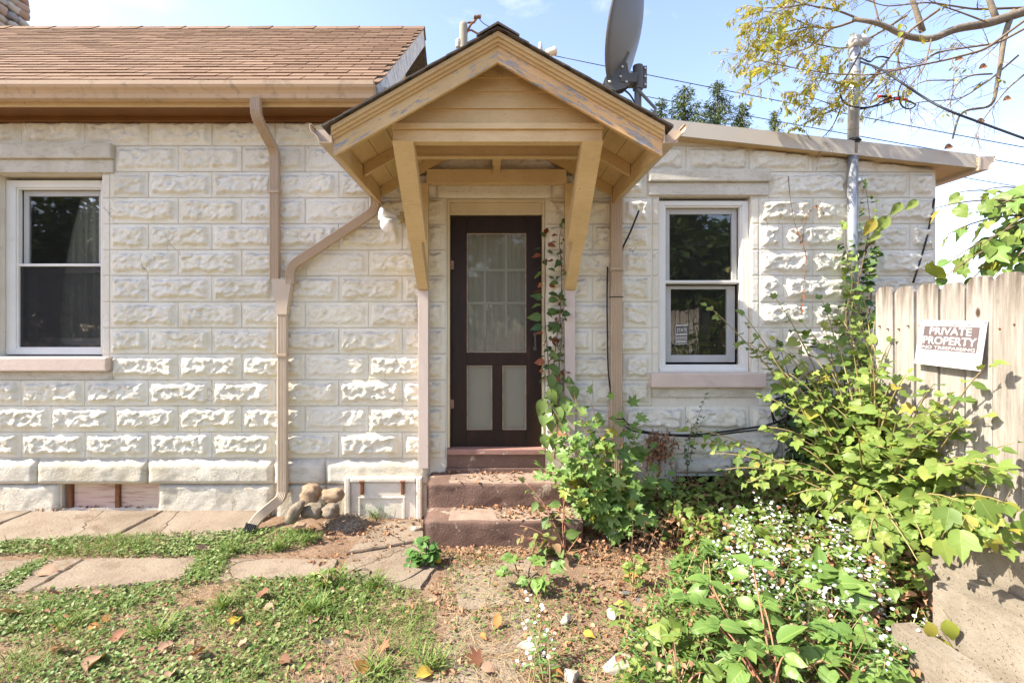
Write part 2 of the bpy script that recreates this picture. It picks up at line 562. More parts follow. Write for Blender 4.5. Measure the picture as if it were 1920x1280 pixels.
M['black'] = mat('black_rubber', (0.03, 0.03, 0.032), (0.02, 0.02, 0.02), 10, 0.55, 0.0003, 60)
M['cable'] = mat('black_cable', (0.02, 0.02, 0.022), (0.015, 0.015, 0.016), 10, 0.5, 0)
M['door'] = mat('dark_brown_door', (0.026, 0.011, 0.007), (0.011, 0.006, 0.004), 6, 0.5, 0.0012, 40, (0.075, 0.026, 0.012), 4, 0.58, 0.8, stretch=(3, 3, 0.6))
M['inner_door'] = mat('pale_inner_door', (0.76, 0.76, 0.70), (0.70, 0.70, 0.63), 5, 0.5, 0.0006, 50)
M['curtain'] = mat('grey_curtain', (0.82, 0.80, 0.73), (0.34, 0.33, 0.29), 9, 0.9, 0.0, 50, stretch=(4, 1, 0.12))
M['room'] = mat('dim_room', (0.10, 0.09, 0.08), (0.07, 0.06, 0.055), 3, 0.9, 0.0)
M['glass'] = glass_mat('window_glass', (0.93, 0.94, 0.92), 0.04, (0.30, 0.30, 0.27), 0.05)
M['screen'] = glass_mat('insect_screen', (0.92, 0.92, 0.92), 0.24, (0.12, 0.12, 0.12), -0.04)
M['door_glass'] = glass_mat('door_screen_glass', (0.95, 0.95, 0.91), 0.30, (0.34, 0.34, 0.29), -0.02)
M['rust'] = mat('rusty_iron', (0.26, 0.11, 0.045), (0.12, 0.055, 0.03), 30, 0.85, 0.002, 90)
M['step'] = mat('maroon_step_paint', (0.185, 0.115, 0.088), (0.13, 0.08, 0.062), 7, 0.8, 0.012, 60, (0.38, 0.31, 0.24), 8, 0.585, 0.63, dfac=0.85)
M['tread'] = mat('worn_tread', (0.33, 0.255, 0.195), (0.24, 0.175, 0.135), 9, 0.9, 0.008, 60, (0.17, 0.105, 0.08), 6, 0.52, 0.66)
def slab_concrete():
    m, n, l, b = new_mat('old_concrete_walk')
    v = coords(n, l)
    c = ramp(n, l, noise(n, l, v, 2.6, 9, 0.7), [(0.28, (0.165, 0.130, 0.095)), (0.5, (0.255, 0.205, 0.155)), (0.72, (0.31, 0.26, 0.205))])
    c = mixc(n, l, ramp(n, l, noise(n, l, v, 70, 4, 0.6), [(0.60, 0.0), (0.72, 0.7)]), c, (0.13, 0.10, 0.07))
    c = mixc(n, l, ramp(n, l, noise(n, l, v, 110, 3, 0.6), [(0.62, 0.0), (0.74, 0.6)]), c, (0.40, 0.35, 0.29))
    c = mixc(n, l, ramp(n, l, noise(n, l, v, 3.3, 8, 0.72, 0.6), [(0.54, 0.0), (0.68, 0.75)]), c, (0.15, 0.105, 0.07))
    vo = n.new('ShaderNodeTexVoronoi'); vo.feature = 'DISTANCE_TO_EDGE'; vo.inputs['Scale'].default_value = 0.9
    ad = n.new('ShaderNodeVectorMath'); ad.operation = 'MULTIPLY_ADD'
    nzz = n.new('ShaderNodeTexNoise'); nzz.inputs['Scale'].default_value = 7; nzz.inputs['Detail'].default_value = 6
    l.new(v, nzz.inputs['Vector'])
    ad.inputs[1].default_value = (0.16, 0.16, 0.0)
    l.new(nzz.outputs['Color'], ad.inputs[0]); l.new(v, ad.inputs[2]); l.new(ad.outputs[0], vo.inputs['Vector'])
    cr = ramp(n, l, vo.outputs['Distance'], [(0.0015, 0.8), (0.005, 0.0)])
    c = mixc(n, l, cr, c, (0.06, 0.045, 0.03))
    l.new(c, b.inputs['Base Color'])
    b.inputs['Roughness'].default_value = 0.95
    b.inputs['Specular IOR Level'].default_value = 0.12
    h = mixc(n, l, 1.0, noise(n, l, v, 55, 7, 0.7), cr, 'SUBTRACT')
    bump(n, l, b, h, 0.8, 0.012)
    return m
M['slab'] = slab_concrete()
def pale_concrete():
    m, n, l, b = new_mat('pale_concrete')
    v = coords(n, l)
    c = ramp(n, l, noise(n, l, v, 3.5, 8, 0.68), [(0.3, (0.19, 0.16, 0.12)), (0.55, (0.27, 0.235, 0.185)), (0.75, (0.31, 0.28, 0.225))])
    po = ramp(n, l, noise(n, l, v, 120, 2, 0.5), [(0.66, 0.0), (0.70, 1.0)])
    c = mixc(n, l, po, c, (0.07, 0.055, 0.04))
    c = mixc(n, l, ramp(n, l, noise(n, l, v, 5, 8, 0.7, 0.5), [(0.58, 0.0), (0.7, 0.6)]), c, (0.13, 0.105, 0.075))
    l.new(c, b.inputs['Base Color'])
    b.inputs['Roughness'].default_value = 0.95
    b.inputs['Specular IOR Level'].default_value = 0.1
    bump(n, l, b, mixc(n, l, 1.0, noise(n, l, v, 50, 7, 0.7), po, 'SUBTRACT'), 0.8, 0.008)
    return m
M['concrete'] = pale_concrete()
M['galv'] = mat('galvanised_steel', (0.40, 0.42, 0.44), (0.32, 0.34, 0.36), 14, 0.38, 0.0004, 40, metal=0.55)
M['grey_plastic'] = mat('grey_utility_plastic', (0.40, 0.39, 0.36), (0.35, 0.34, 0.31), 5, 0.55, 0.0004, 40)
M['dish'] = mat('grey_dish_paint', (0.15, 0.15, 0.145), (0.13, 0.13, 0.125), 3, 0.4, 0.0003, 40)
M['dish_dark'] = mat('dark_grey_bracket', (0.11, 0.11, 0.10), (0.08, 0.08, 0.075), 6, 0.5, 0.0004, 40)
M['bolt'] = mat('zinc_bolt', (0.60, 0.58, 0.50), (0.5, 0.48, 0.42), 12, 0.35, 0.0, metal=0.7)
M['bark'] = mat('grey_bark', (0.235, 0.195, 0.145), (0.14, 0.115, 0.085), 18, 0.9, 0.012, 55, stretch=(1, 1, 1))
M['twig'] = mat('brown_twig', (0.21, 0.15, 0.095), (0.14, 0.10, 0.065), 18, 0.85, 0.0)
M['green_stem'] = mat('green_brown_stem', (0.34, 0.26, 0.12), (0.26, 0.22, 0.09), 12, 0.7, 0.0)
M['red_stem'] = mat('red_stem', (0.42, 0.16, 0.12), (0.34, 0.20, 0.10), 12, 0.6, 0.0)
M['polewood'] = mat('weathered_pole', (0.33, 0.30, 0.24), (0.20, 0.18, 0.14), 9, 0.9, 0.01, 30, stretch=(6, 6, 0.6))
# ------------------------------------------------------------------ the ground
def ground_z(x, y):
    x, y = np.asarray(x, float), np.asarray(y, float)
    z = 0.02 * sstep(-0.75, -0.05, y) * sstep(-0.2, -1.2, x)
    z = z + 0.10 * sstep(0.6, 1.4, x) * sstep(-3.2, -1.2, y)
    z = z + 0.22 * sstep(1.75, 2.4, x) * sstep(-2.6, -1.2, y)
    z = z + 0.018 * (fbm(x*3.1, y*3.1, 5) - 0.5) * sstep(0, 0.3, -y)
    return z
def gz(x, y): return float(ground_z(x, y))

def build_ground():
    fx = np.arange(-5.4, 4.8, 0.045)
    fy = np.arange(-4.8, 0.12, 0.045)
    xs = np.concatenate([[-300, -120, -60, -30, -16, -9, -7], fx, [5.5, 7, 10, 16, 30, 60, 120, 300]])
    ys = np.concatenate([[-300, -120, -60, -30, -16, -9, -6.5], fy, [0.5, 2, 6, 12, 25, 60, 120, 300]])
    X, Y = np.meshgrid(xs, ys)
    Z = ground_z(X, Y)
    far = (Y > 0.15) | (X > 5) | (X < -5.5) | (Y < -5)
    Z = np.where(far, np.where(Y > 0.15, -0.05, Z), Z)
    nx, ny = len(xs), len(ys)
    V = np.stack([X.ravel(), Y.ravel(), Z.ravel()], 1)
    i = (np.arange(ny-1)[:, None] * nx + np.arange(nx-1)[None]).ravel()
    T = np.concatenate([np.stack([i, i+1, i+nx+1], 1), np.stack([i, i+nx+1, i+nx], 1)])
    m, n, l, b = new_mat('soil')
    v = coords(n, l)
    c = ramp(n, l, noise(n, l, v, 5.5, 8, 0.7), [(0.3, (0.145, 0.095, 0.06)), (0.52, (0.25, 0.17, 0.115)), (0.72, (0.34, 0.25, 0.18))])
    c = mixc(n, l, ramp(n, l, noise(n, l, v, 1.4, 5), [(0.5, 0.0), (0.62, 0.4)]), c, (0.22, 0.145, 0.085))
    c = mixc(n, l, ramp(n, l, noise(n, l, v, 60, 4), [(0.6, 0.0), (0.7, 0.6)]), c, (0.11, 0.07, 0.045))
    l.new(c, b.inputs['Base Color'])
    b.inputs['Roughness'].default_value = 0.95
    b.inputs['Specular IOR Level'].default_value = 0.1
    bump(n, l, b, noise(n, l, v, 40, 8, 0.75), 0.9, 0.02)
    o = bpy.data.objects.new('ground', np_mesh('ground', V, T, [m], smooth=True))
    col.objects.link(o)
    props(o, kind='structure')
build_ground()

# walkway: old concrete slabs
def slab_mesh(poly, zt, th=0.07, seed=0, sub=0.05):
    """rough-edged slab: polygon in x, y with jittered outline"""
    rnd = random.Random(seed)
    pts = []
    for i in range(len(poly)):
        a, b = Vector(poly[i]), Vector(poly[(i+1) % len(poly)])
        k = max(1, int((b-a).length / sub))
        for j in range(k):
            p = a.lerp(b, j / k)
            pts.append((p.x + rnd.uniform(-1, 1) * 0.008, p.y + rnd.uniform(-1, 1) * 0.008))
    cx = sum(p[0] for p in pts) / len(pts); cy = sum(p[1] for p in pts) / len(pts)
    n = len(pts)
    v = [(p[0], p[1], zt(p[0], p[1]) - th) for p in pts]
    v += [(p[0], p[1], zt(p[0], p[1]) - 0.010) for p in pts]
    v += [(p[0] + (cx-p[0]) * 0.02, p[1] + (cy-p[1]) * 0.03, zt(p[0], p[1])) for p in pts]
    f = []
    for r in (0, 1):
        f += [(r*n+i, r*n+(i+1) % n, (r+1)*n+(i+1) % n, (r+1)*n+i) for i in range(n)]
    f.append(tuple(range(2*n, 3*n)))
    return v, f

walk = bpy.data.objects.new('walkway', None)
walk.location = (-2.5, -0.9, 0)
col.objects.link(walk)
props(walk, kind='structure')
def flat(z0, sl=0.0): return lambda x, y: z0 + sl * (y + 0.5)
def gp(*q): return [tuple(G(a, b, 0.02)[:2]) for a, b in q]
apron_y0 = -0.50
xa = [-5.2, -4.03, -2.88, -1.93]
for i in range(3):
    k0, k1 = xa[i] + 0.006, xa[i+1] - 0.006
    v, f = slab_mesh([(k0 - 0.10, apron_y0), (k1 - 0.14, apron_y0 - 0.01 * i), (k1, -0.02), (k0, -0.02)], lambda x, y: 0.018 + 0.055 * (y + 0.5) / 0.5, 0.07, i)
    mobj('slab', v, f, M['slab'], walk)
for i, q in enumerate([
    [(-160, 1050), (157, 1046), (55, 1106), (-330, 1112)],
    [(163, 1046), (385, 1042), (345, 1082), (200, 1098), (61, 1106)],
    [(425, 1045), (636, 1046), (618, 1080), (400, 1086)],
    [(652, 1040), (800, 1012), (818, 1060), (790, 1100), (634, 1086)],
    [(651, 1037), (700, 985), (785, 968), (799, 1009)],
    [(842, 1062), (1000, 1040), (1020, 1118), (862, 1140)],
    [(850, 1150), (1000, 1130), (1010, 1215), (815, 1225)],
    [(780, 1238), (960, 1226), (990, 1330), (740, 1340)],
]):
    zz = [0.016, 0.018, 0.016, 0.016, 0.022, 0.007, 0.004, 0.004][i]
    v, f = slab_mesh(gp(*q), lambda x, y, zz=zz: zz + 0.02 * math.sin(x*3 + y*2) * 0.2, 0.07, 10 + i)
    mobj('slab', v, f, M['slab'], walk)

# ------------------------------------------------------------------ the house
house = thing('house', (-0.5, 0.1, 0), 'cream painted rock-faced concrete block house with red shingle roof and low side wing', 'house')
def zr(x): return 3.30 - 0.108 * (x - 1.608)             # underside of the wing roof
XE = XW(1750)                                             # right end of the wall
LWIN = (-4.396, -3.446, 1.415, 3.025)
DOOR = (XW(838), XW(1022), 0.40, ZW(372))
RWIN = (XW(1236), XW(1408), 1.28, 2.823)
VENT = (XW(115), XW(297), 0.075, 0.295)
BWIN = (XW(1268), XW(1372), 0.05, 0.392)
OPEN = [LWIN, DOOR, RWIN, VENT, BWIN]

def wall_backing():
    mb = MB()
    xs = sorted({-7.2, -1.0, XE} | {o[0] for o in OPEN} | {o[1] for o in OPEN})
    for a, b in zip(xs[:-1], xs[1:]):
        mid = (a + b) / 2
        cuts = sorted([(o[2], o[3]) for o in OPEN if o[0] - 1e-6 <= a and b <= o[1] + 1e-6])
        z = -0.15
        for lo, hi in cuts:
            mb.box(a, b, 0.003, 0.26, z, lo)
            z = hi
        if mid < -1.0:
            mb.box(a, b, 0.003, 0.26, z, 3.50)
        else:
            ta, tb = zr(a) + 0.03, zr(b) + 0.03
            mb.add([(a,0.003,z),(b,0.003,z),(b,0.26,z),(a,0.26,z),(a,0.003,ta),(b,0.003,tb),(b,0.26,tb),(a,0.26,ta)],
                   [(3,2,1,0),(4,5,6,7),(0,1,5,4),(1,2,6,5),(2,3,7,6),(3,0,4,7)])
    # end wall of the wing and the far walls
    mb.box(XE - 0.25, XE, 0.26, 4.6, -0.15, zr(XE))
    mb.box(-7.2, XE, 4.6, 4.85, -0.15, zr(XE))
    mb.box(-7.2, -6.95, 0.26, 4.6, -0.15, 3.5)
    return mb.build('wall', M['mortar'], house)
wall = wall_backing()

def rock_block(w, h, seed, deep=1.0):
    """rock-faced block: flat margin, steep rough shoulder, lumpy pitted face"""
    cell = 0.0105
    nx, nz = max(5, int(w / cell)), max(5, int(h / cell))
    us = np.linspace(0, w, nx + 1); vs = np.linspace(0, h, nz + 1)
    U, V = np.meshgrid(us, vs)
    s = seed * 3.7
    mold = seed % 4
    sc1 = fbm(U * 16 + s, V * 3 + 7, seed)
    sc2 = fbm(V * 16 + s, U * 3 + 3, seed + 9)
    e_top = (h - V) - 0.014 - 0.030 * sc1 ** 1.5
    e_bot = V - 0.012 - 0.040 * fbm(U * 14 - s, V * 2, seed + 4) ** 1.4
    e_l = U - 0.012 - 0.022 * sc2
    e_r = (w - U) - 0.016 - 0.030 * fbm(V * 12 + s, U * 3, seed + 5)
    e = np.minimum(np.minimum(e_top, e_bot * 0.75), np.minimum(e_l, e_r * 0.8))
    rise = sstep(0.0, 0.024, e)
    rough = fbm(U * 13 + s, V * 17 + s, seed + 2, 4) - 0.5
    big = fbm(U * 5 + mold * 11, V * 7 + 2, mold + 20, 2) - 0.5
    rg_ = np.random.default_rng(seed)
    npt = max(6, int(w * h / 0.0020))
    pu_, pv_ = rg_.uniform(0, w, npt), rg_.uniform(0, h, npt)
    ph_, gu_, gv_ = rg_.uniform(-0.0075, 0.0075, npt), rg_.uniform(-0.20, 0.26, npt), rg_.uniform(-0.42, 0.14, npt)
    ju = U + 0.022 * (fbm(U*22 + s, V*22, seed + 31) - 0.5); jv = V + 0.022 * (fbm(U*22, V*22 + s, seed + 32) - 0.5)
    dd_ = (ju[..., None] - pu_)**2 + 2.0 * (jv[..., None] - pv_)**2
    ci = dd_.argmin(-1)
    facet = ph_[ci] + gu_[ci] * (U - pu_[ci]) + gv_[ci] * (V - pv_[ci])
    H = 0.027 + 0.75 * facet + 0.014 * rough + 0.020 * big
    for (pu, pv, pr, pd) in ((0.36, 0.58, 0.024, 0.018), (0.66, 0.50, 0.028, 0.014), (0.52, 0.36, 0.03, 0.012)):
        du = (U / w - pu) * w; dv = (V / h - pv) * h
        H = H - pd * np.exp(-(du*du + 1.3 * dv*dv) / pr**2)
    H = np.maximum(H, 0.006) * rise * deep
    H = H + 0.004 * (fbm(U*26, V*26, seed + 3) - 0.5)
    D = 0.014
    n = (nx + 1) * (nz + 1)
    Vv = np.stack([U.ravel(), -H.ravel(), V.ravel()], 1)
    i = (np.arange(nz)[:, None] * (nx+1) + np.arange(nx)[None]).ravel()
    T = np.concatenate([np.stack([i, i+1, i+nx+2], 1), np.stack([i, i+nx+2, i+nx+1], 1)])
    ring = list(range(0, nx+1)) + [k*(nx+1)+nx for k in range(1, nz+1)] + [nz*(nx+1)+k for k in range(nx-1, -1, -1)] + [k*(nx+1) for k in range(nz-1, 0, -1)]
    back = Vv[ring].copy(); back[:, 1] = D
    Vv = np.concatenate([Vv, back])
    m = len(ring)
    q = []
    for k in range(m):
        a, b2 = ring[k], ring[(k+1) % m]
        q += [(b2, a, n+k), (b2, n+k, n+(k+1) % m)]
    return Vv, np.concatenate([T, np.array(q)])

Z0, CH, BL = ZW(858), (ZW(225) - ZW(858)) / 13, 0.5585
def block_rows():
    sd = 0
    blk = []
    lim = lambda z: [
        (-9.0, XW(207)) if 1.20 < z < 3.02 else ((-9.0, XW(217)) if 3.02 < z < 3.27 else None),
        (XW(836), XW(1024)) if z < ZW(372) else None,
        (XW(818), XW(1036)) if ZW(372) < z < ZW(344) else None,
        (XW(1222), XW(1424)) if ZW(746) < z < ZW(368) else None,
        (XW(1214), XW(1441)) if ZW(368) < z < ZW(319) else None,
    ]
    for k in range(13):
        z0 = Z0 + k * CH
        zm = z0 + CH / 2
        ex = sorted([e for e in lim(zm) if e])
        runs, a = [], -5.1
        for e0, e1 in ex:
            if e0 > a: runs.append((a, e0))
            a = max(a, e1)
        runs.append((a, XE + 0.02))
        off = XW(41) if k % 2 == 0 else XW(97)
        for a, b in runs:
            js = [a] + [off + j * BL for j in range(-12, 20) if a + 0.13 < off + j * BL < b - 0.13] + [b]
            for x0, x1 in zip(js[:-1], js[1:]):
                if x1 - x0 < 0.03: continue
                blk.append((x0 + 0.0018, x1 - 0.0018, z0 + 0.0018, z0 + CH - 0.0018))
    rnd = random.Random(4)
    for (x0, x1, z0, z1) in blk:
        if x0 > -1.0 and z0 > zr(x0) - 0.06: continue
        sd += 1
        dp = 1.0 if x0 < XW(540) else 1.05
        if XW(545) < x0 < XW(600) : dp = 0.55
        V, T = rock_block(x1 - x0, z1 - z0, sd, dp)
        V[:, 0] += x0; V[:, 2] += z0
        V[:, 1] -= rnd.uniform(0, 0.004)
        if x0 > -1.0: V[:, 2] = np.minimum(V[:, 2], zr(V[:, 0]) - 0.005)
        o = bpy.data.objects.new('block', np_mesh('block', V, T, [M['paint']], smooth=True))
        link(o, wall)
    # narrow quoin stones beside the windows
    for xa_, xb_, za, zb in ((XW(193), XW(206), ZW(711), ZW(326)), (XW(1223), XW(1235), ZW(698), ZW(369)), (XW(1409), XW(1423), ZW(698), ZW(369))):
        z = Z0 + math.ceil((za - Z0) / CH - 0.3) * CH
        while z < zb - 0.05:
            sd += 1
            V, T = rock_block(xb_ - xa_ - 0.004, min(CH, zb - z) - 0.006, sd, 0.45)
            V[:, 0] += xa_ + 0.002; V[:, 2] += z + 0.003
            o = bpy.data.objects.new('block', np_mesh('block', V, T, [M['paint']], smooth=True))
            link(o, wall)
            z += CH
block_rows()

def rough_slab_block(name, x0, x1, z0, z1, out, seed, m, slope=0.0, rough=0.011, skew=0.0):
    """plain-faced block standing proud of the wall, with a rough worn face and bevelled edges"""
    nx, nz = max(4, int((x1-x0) / 0.03)), max(4, int((z1-z0) / 0.02))
    U, V = np.meshgrid(np.linspace(0, 1, nx+1), np.linspace(0, 1, nz+1))
    X = x0 + U * (x1-x0); Z = z0 + V * (z1-z0)
    ed = np.minimum(np.minimum(X-x0, x1-X), np.minimum(Z-z0, z1-Z))
    H = out * sstep(-0.004, 0.007, ed) + rough * (fbm(X*9, Z*9, seed, 4) - 0.5) * 2 * sstep(0, 0.02, ed)
    if slope: H = H * (1 - sstep(1 - slope, 1.0, V) * 0.8)
    Z = Z + (0.006 * (fbm(X*4, X*0+seed, seed) - 0.5)) * (V > 0.5)
    n = (nx+1) * (nz+1)
    Vv = np.stack([X.ravel(), -H.ravel(), Z.ravel()], 1)
    i = (np.arange(nz)[:, None] * (nx+1) + np.arange(nx)[None]).ravel()
    T = np.concatenate([np.stack([i, i+1, i+nx+2], 1), np.stack([i, i+nx+2, i+nx+1], 1)])
    ring = list(range(0, nx+1)) + [k*(nx+1)+nx for k in range(1, nz+1)] + [nz*(nx+1)+k for k in range(nx-1, -1, -1)] + [k*(nx+1) for k in range(nz-1, 0, -1)]
    back = Vv[ring].copy(); back[:, 1] = 0.02
    Vv = np.concatenate([Vv, back]); q = []; r = len(ring)
    for k in range(r):
        q += [(ring[(k+1) % r], ring[k], n+k), (ring[(k+1) % r], n+k, n+(k+1) % r)]
    o = bpy.data.objects.new(name, np_mesh(name, Vv, np.concatenate([T, np.array(q)]), [m], smooth=True))
    return link(o, wall)

# water table course and foundation course under it
px_pl = [-120, 74, 280, 515, 612, 806]
for i in range(len(px_pl) - 1):
    rough_slab_block('water_table_block', XW(px_pl[i]) + 0.001, XW(px_pl[i+1]) - 0.001, ZW(906), ZW(859.5), 0.042, 60 + i, M['stucco'], 0.28)
for a, b in ((1060, 1160), (1162, 1266)):
    rough_slab_block('water_table_block', XW(a), XW(b), ZW(906), ZW(859.5), 0.042, a, M['stucco'], 0.28)
rough_slab_block('water_table_block', XW(1268), XW(1372), ZW(886), ZW(859.5), 0.042, 3, M['stucco'], 0.28)
for a, b in ((1374, 1500), (1502, 1640), (1642, 1750)):
    rough_slab_block('water_table_block', XW(a), XW(b), ZW(906), ZW(859.5), 0.042, a, M['stucco'], 0.28)
for i, (a, b) in enumerate(((-120, 113), (299, 515), (517, 612), (614, 648), (1060, 1264), (1376, 1560), (1562, 1750))):
    rough_slab_block('foundation_block', XW(a) + 0.001, XW(b) - 0.001, -0.06, ZW(907), 0.030, 80 + i, M['stucco'], 0.0, 0.011)
# door lintel with pressed pattern, window lintels, plain bands
def trim(name, x0, x1, z0, z1, y0, y1, m, parent=house, bev=0.004):
    mb = MB(); mb.box(x0, x1, y0, y1, z0, z1, bev)
    return mb.build(name, m, parent)
rough_slab_block('door_lintel', XW(818), XW(1035), ZW(371), ZW(344), 0.012, 7, M['paint'], 0.0, 0.003)
mb = MB()
rnd = random.Random(3)
for i in range(17):
    x = XW(830) + i * 0.057
    for j, dz in ((-1, 0.034), (1, 0.062), (-1, 0.090)):
        mb.box(x, x + 0.028, -0.020, -0.008, ZW(371) + dz, ZW(371) + dz + 0.009, 0.003, Matrix.Translation((x, 0, ZW(371)+dz)) @ Matrix.Rotation(R(28*j), 4, 'Y') @ Matrix.Translation((-x, 0, -ZW(371)-dz)))
mb.build('lintel_ornament', M['paint'], wall)

def fbox(mb, x0, x1, z0, z1, wl_, wr, wb, wt, y0, y1, bev=0.003):
    """rectangular frame made of four butted members"""
    mb.box(x0, x0+wl_, y0, y1, z0, z1, bev)
    mb.box(x1-wr, x1, y0, y1, z0, z1, bev)
    mb.box(x0+wl_, x1-wr, y0, y1, z0, z0+wb, bev)
    mb.box(x0+wl_, x1-wr, y0, y1, z1-wt, z1, bev)

def make_window(op, yf, zmeet, frame_w, curtain, sill, lint, label):
    x0, x1, z0, z1 = op
    w = MB()
    fbox(w, x0 + 0.004, x1 - 0.004, z0 + 0.012, z1 - 0.03, frame_w, frame_w, frame_w * 0.6, frame_w * 0.75, yf, yf + 0.07)
    win = w.build('window', M['white'], house)
    a, b = x0 + frame_w + 0.004, x1 - frame_w - 0.004
    c, d = z0 + 0.012 + frame_w * 0.6, z1 - 0.03 - frame_w * 0.75
    s = MB(); fbox(s, a, b, c, d, 0.014, 0.014, 0.014, 0.014, yf + 0.012, yf + 0.05, 0.002)
    s.build('storm_track', M['white'], win)
    s = MB(); s.box(a + 0.014, b - 0.014, yf + 0.014, yf + 0.045, zmeet - 0.012, zmeet + 0.012, 0.003)
    s.build('meeting_rail', M['white'], win)
    s = MB(); fbox(s, a + 0.02, b - 0.02, zmeet - 0.02, d - 0.014, 0.045, 0.045, 0.03, 0.05, yf + 0.055, yf + 0.09)
    s.build('upper_sash', M['sash'], win)
    s = MB(); fbox(s, a + 0.016, b - 0.016, c + 0.03, zmeet - 0.03, 0.075, 0.075, 0.065, 0.03, yf + 0.095, yf + 0.13)
    s.build('lower_sash', M['sash'], win)
    s = MB(); s.box(a + 0.06, b - 0.06, yf + 0.068, yf + 0.072, zmeet + 0.005, d - 0.06); s.build('pane', M['glass'], win)
    s = MB(); s.box(a + 0.085, b - 0.085, yf + 0.108, yf + 0.112, c + 0.09, zmeet - 0.055); s.build('pane', M['glass'], win)
    if curtain:
        n = 90
        v, f = [], []
        for i in range(n + 1):
            x = a + (b - a) * i / n
            y = yf + 0.165 + 0.026 * math.sin(i * 0.9) + 0.012 * math.sin(i * 0.37 + 1)
            v += [(x, y, c), (x, y + 0.004, d)]
        f = [(2*i, 2*i+2, 2*i+3, 2*i+1) for i in range(n)]
        mobj('curtain', v, f, M['curtain'], win, True)
        s = MB(); s.box(a + 0.014, b - 0.014, yf + 0.030, yf + 0.032, c + 0.014, zmeet - 0.014); s.build('insect_screen', M['screen'], win)
    sx0, sx1, sz0, sz1, so_ = sill
    rs = MB(); rs.box(sx0, sx1, -so_, yf - 0.002, sz0, sz1, 0.012); rs.build('sill', M['sill'], win)
    (lx0, lx1, lz0, lz1, lm) = lint
    rs = MB(); rs.box(lx0, lx1, -0.055, 0.02, lz0, lz1, 0.012); rs.build('lintel', M['stucco'], win)
    rs = MB(); rs.box(lx0 + 0.008, lx1 - 0.004, -0.022, 0.02, lm, lz0 - 0.001, 0.008); rs.build('lintel_band', M['stucco'], win)
    return win
wL = make_window(LWIN, 0.10, 2.235, 0.085, True, (-4.75, XW(211), ZW(695), ZW(669), 0.07), (-4.75, XW(216), ZW(300), ZW(272), ZW(325)), '')
wR = make_window(RWIN, 0.035, ZW(527), 0.055, False, (XW(1217), XW(1430), ZW(725), ZW(698), 0.07), (XW(1214), XW(1440), ZW(343), ZW(320), ZW(367)), '')
trim('apron_band', XW(1222), XW(1420), ZW(744), ZW(726), -0.014, 0.02, M['stucco'], wR)
trim('apron_band', -4.75, XW(213), ZW(711), ZW(696), -0.014, 0.02, M['stucco'], wL)
mb = MB(); mb.box(RWIN[0] + 0.01, RWIN[1] - 0.01, 0.02, 0.06, RWIN[2] + 0.001, RWIN[2] + 0.028, 0.003)
mb.build('sub_sill', M['white'], wR)
# dim rooms behind the glass
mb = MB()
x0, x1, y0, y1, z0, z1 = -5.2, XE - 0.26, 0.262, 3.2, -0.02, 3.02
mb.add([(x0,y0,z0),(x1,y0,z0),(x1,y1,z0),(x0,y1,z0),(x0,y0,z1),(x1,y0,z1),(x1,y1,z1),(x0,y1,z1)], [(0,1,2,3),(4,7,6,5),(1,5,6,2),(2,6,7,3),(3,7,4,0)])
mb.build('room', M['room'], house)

# basement vent: two boards behind an iron bar
mb = MB(); mb.box(VENT[0] - 0.01, VENT[1] + 0.01, 0.10, 0.12, 0.03, 0.31, 0)
vent = mb.build('basement_vent', M['rust'], house)
M['vent_board'] = mat('pink_vent_board', (0.56, 0.36, 0.33), (0.62, 0.52, 0.38), 3.0, 0.6, 0.001, 40, (0.30, 0.19, 0.12), 6, 0.52, 0.7, stretch=(0.5, 1, 5))
for a, b in ((131, 212), (220, 296)):
    mb = MB(); mb.box(XW(a), XW(b), 0.045, 0.065, 0.06, 0.296, 0.003); mb.build('vent_board', M['vent_board'], vent)
for a, b in ((121, 130), (212, 220)):
    mb = MB(); mb.box(XW(a), XW(b), 0.02, 0.05, 0.05, 0.296, 0.003); mb.build('iron_bar', M['rust'], vent)
mb = MB(); mb.box(BWIN[0], BWIN[1], 0.06, 0.07, 0.03, 0.392, 0)
bw = mb.build('basement_window', glass_mat('dark_glass', (0.05, 0.05, 0.05), 0.6, (0.02, 0.02, 0.02)), house)
trim('head_frame', BWIN[0], BWIN[1], 0.365, 0.390, -0.01, 0.058, M['white'], bw, 0.003)
mb = MB(); mb.box(BWIN[0] - 0.02, BWIN[1] + 0.02, 0.10, 0.12, -0.02, 0.42, 0); mb.build('backing', M['black'], bw)

# crawl-space hatch beside the steps
hx0, hx1, hz1 = XW(650), XW(793), ZW(890)
mb = MB(); fbox(mb, hx0, hx1, -0.02, hz1, 0.05, 0.05, 0.02, 0.045, -0.075, 0.01, 0.012)
M['rusty_paint'] = mat('rust_stained_paint', (0.76, 0.72, 0.62), (0.66, 0.61, 0.50), 8, 0.75, 0.006, 60, (0.30, 0.13, 0.04), 9, 0.63, 0.72)
hatch = mb.build('crawl_hatch', M['rusty_paint'], house)
mb = MB(); mb.box(hx0 + 0.054, hx1 - 0.054, -0.056, -0.01, 0.0, hz1 - 0.05, 0.008); mb.build('hatch_panel', M['rusty_paint'], hatch)
mb = MB()
mb.box(hx0 + 0.12, hx0 + 0.138, -0.064, -0.055, 0.01, 0.20, 0.003); mb.box(hx1 - 0.165, hx1 - 0.147, -0.064, -0.055, 0.01, 0.20, 0.003)
mb.box(hx0 + 0.138, hx1 - 0.165, -0.064, -0.055, 0.185, 0.20, 0.003)
mb.build('panel_rib', M['rusty_paint'], hatch)
for px in (683, 758):
    mb = MB(); x = XW(px)
    mb.box(x - 0.014, x + 0.014, -0.088, -0.054, ZW(921), ZW(896), 0.006); mb.tube([(x - 0.02, -0.085, ZW(897)), (x + 0.02, -0.085, ZW(897))], 0.010, 8)
    mb.build('hinge', M['rust'], hatch)

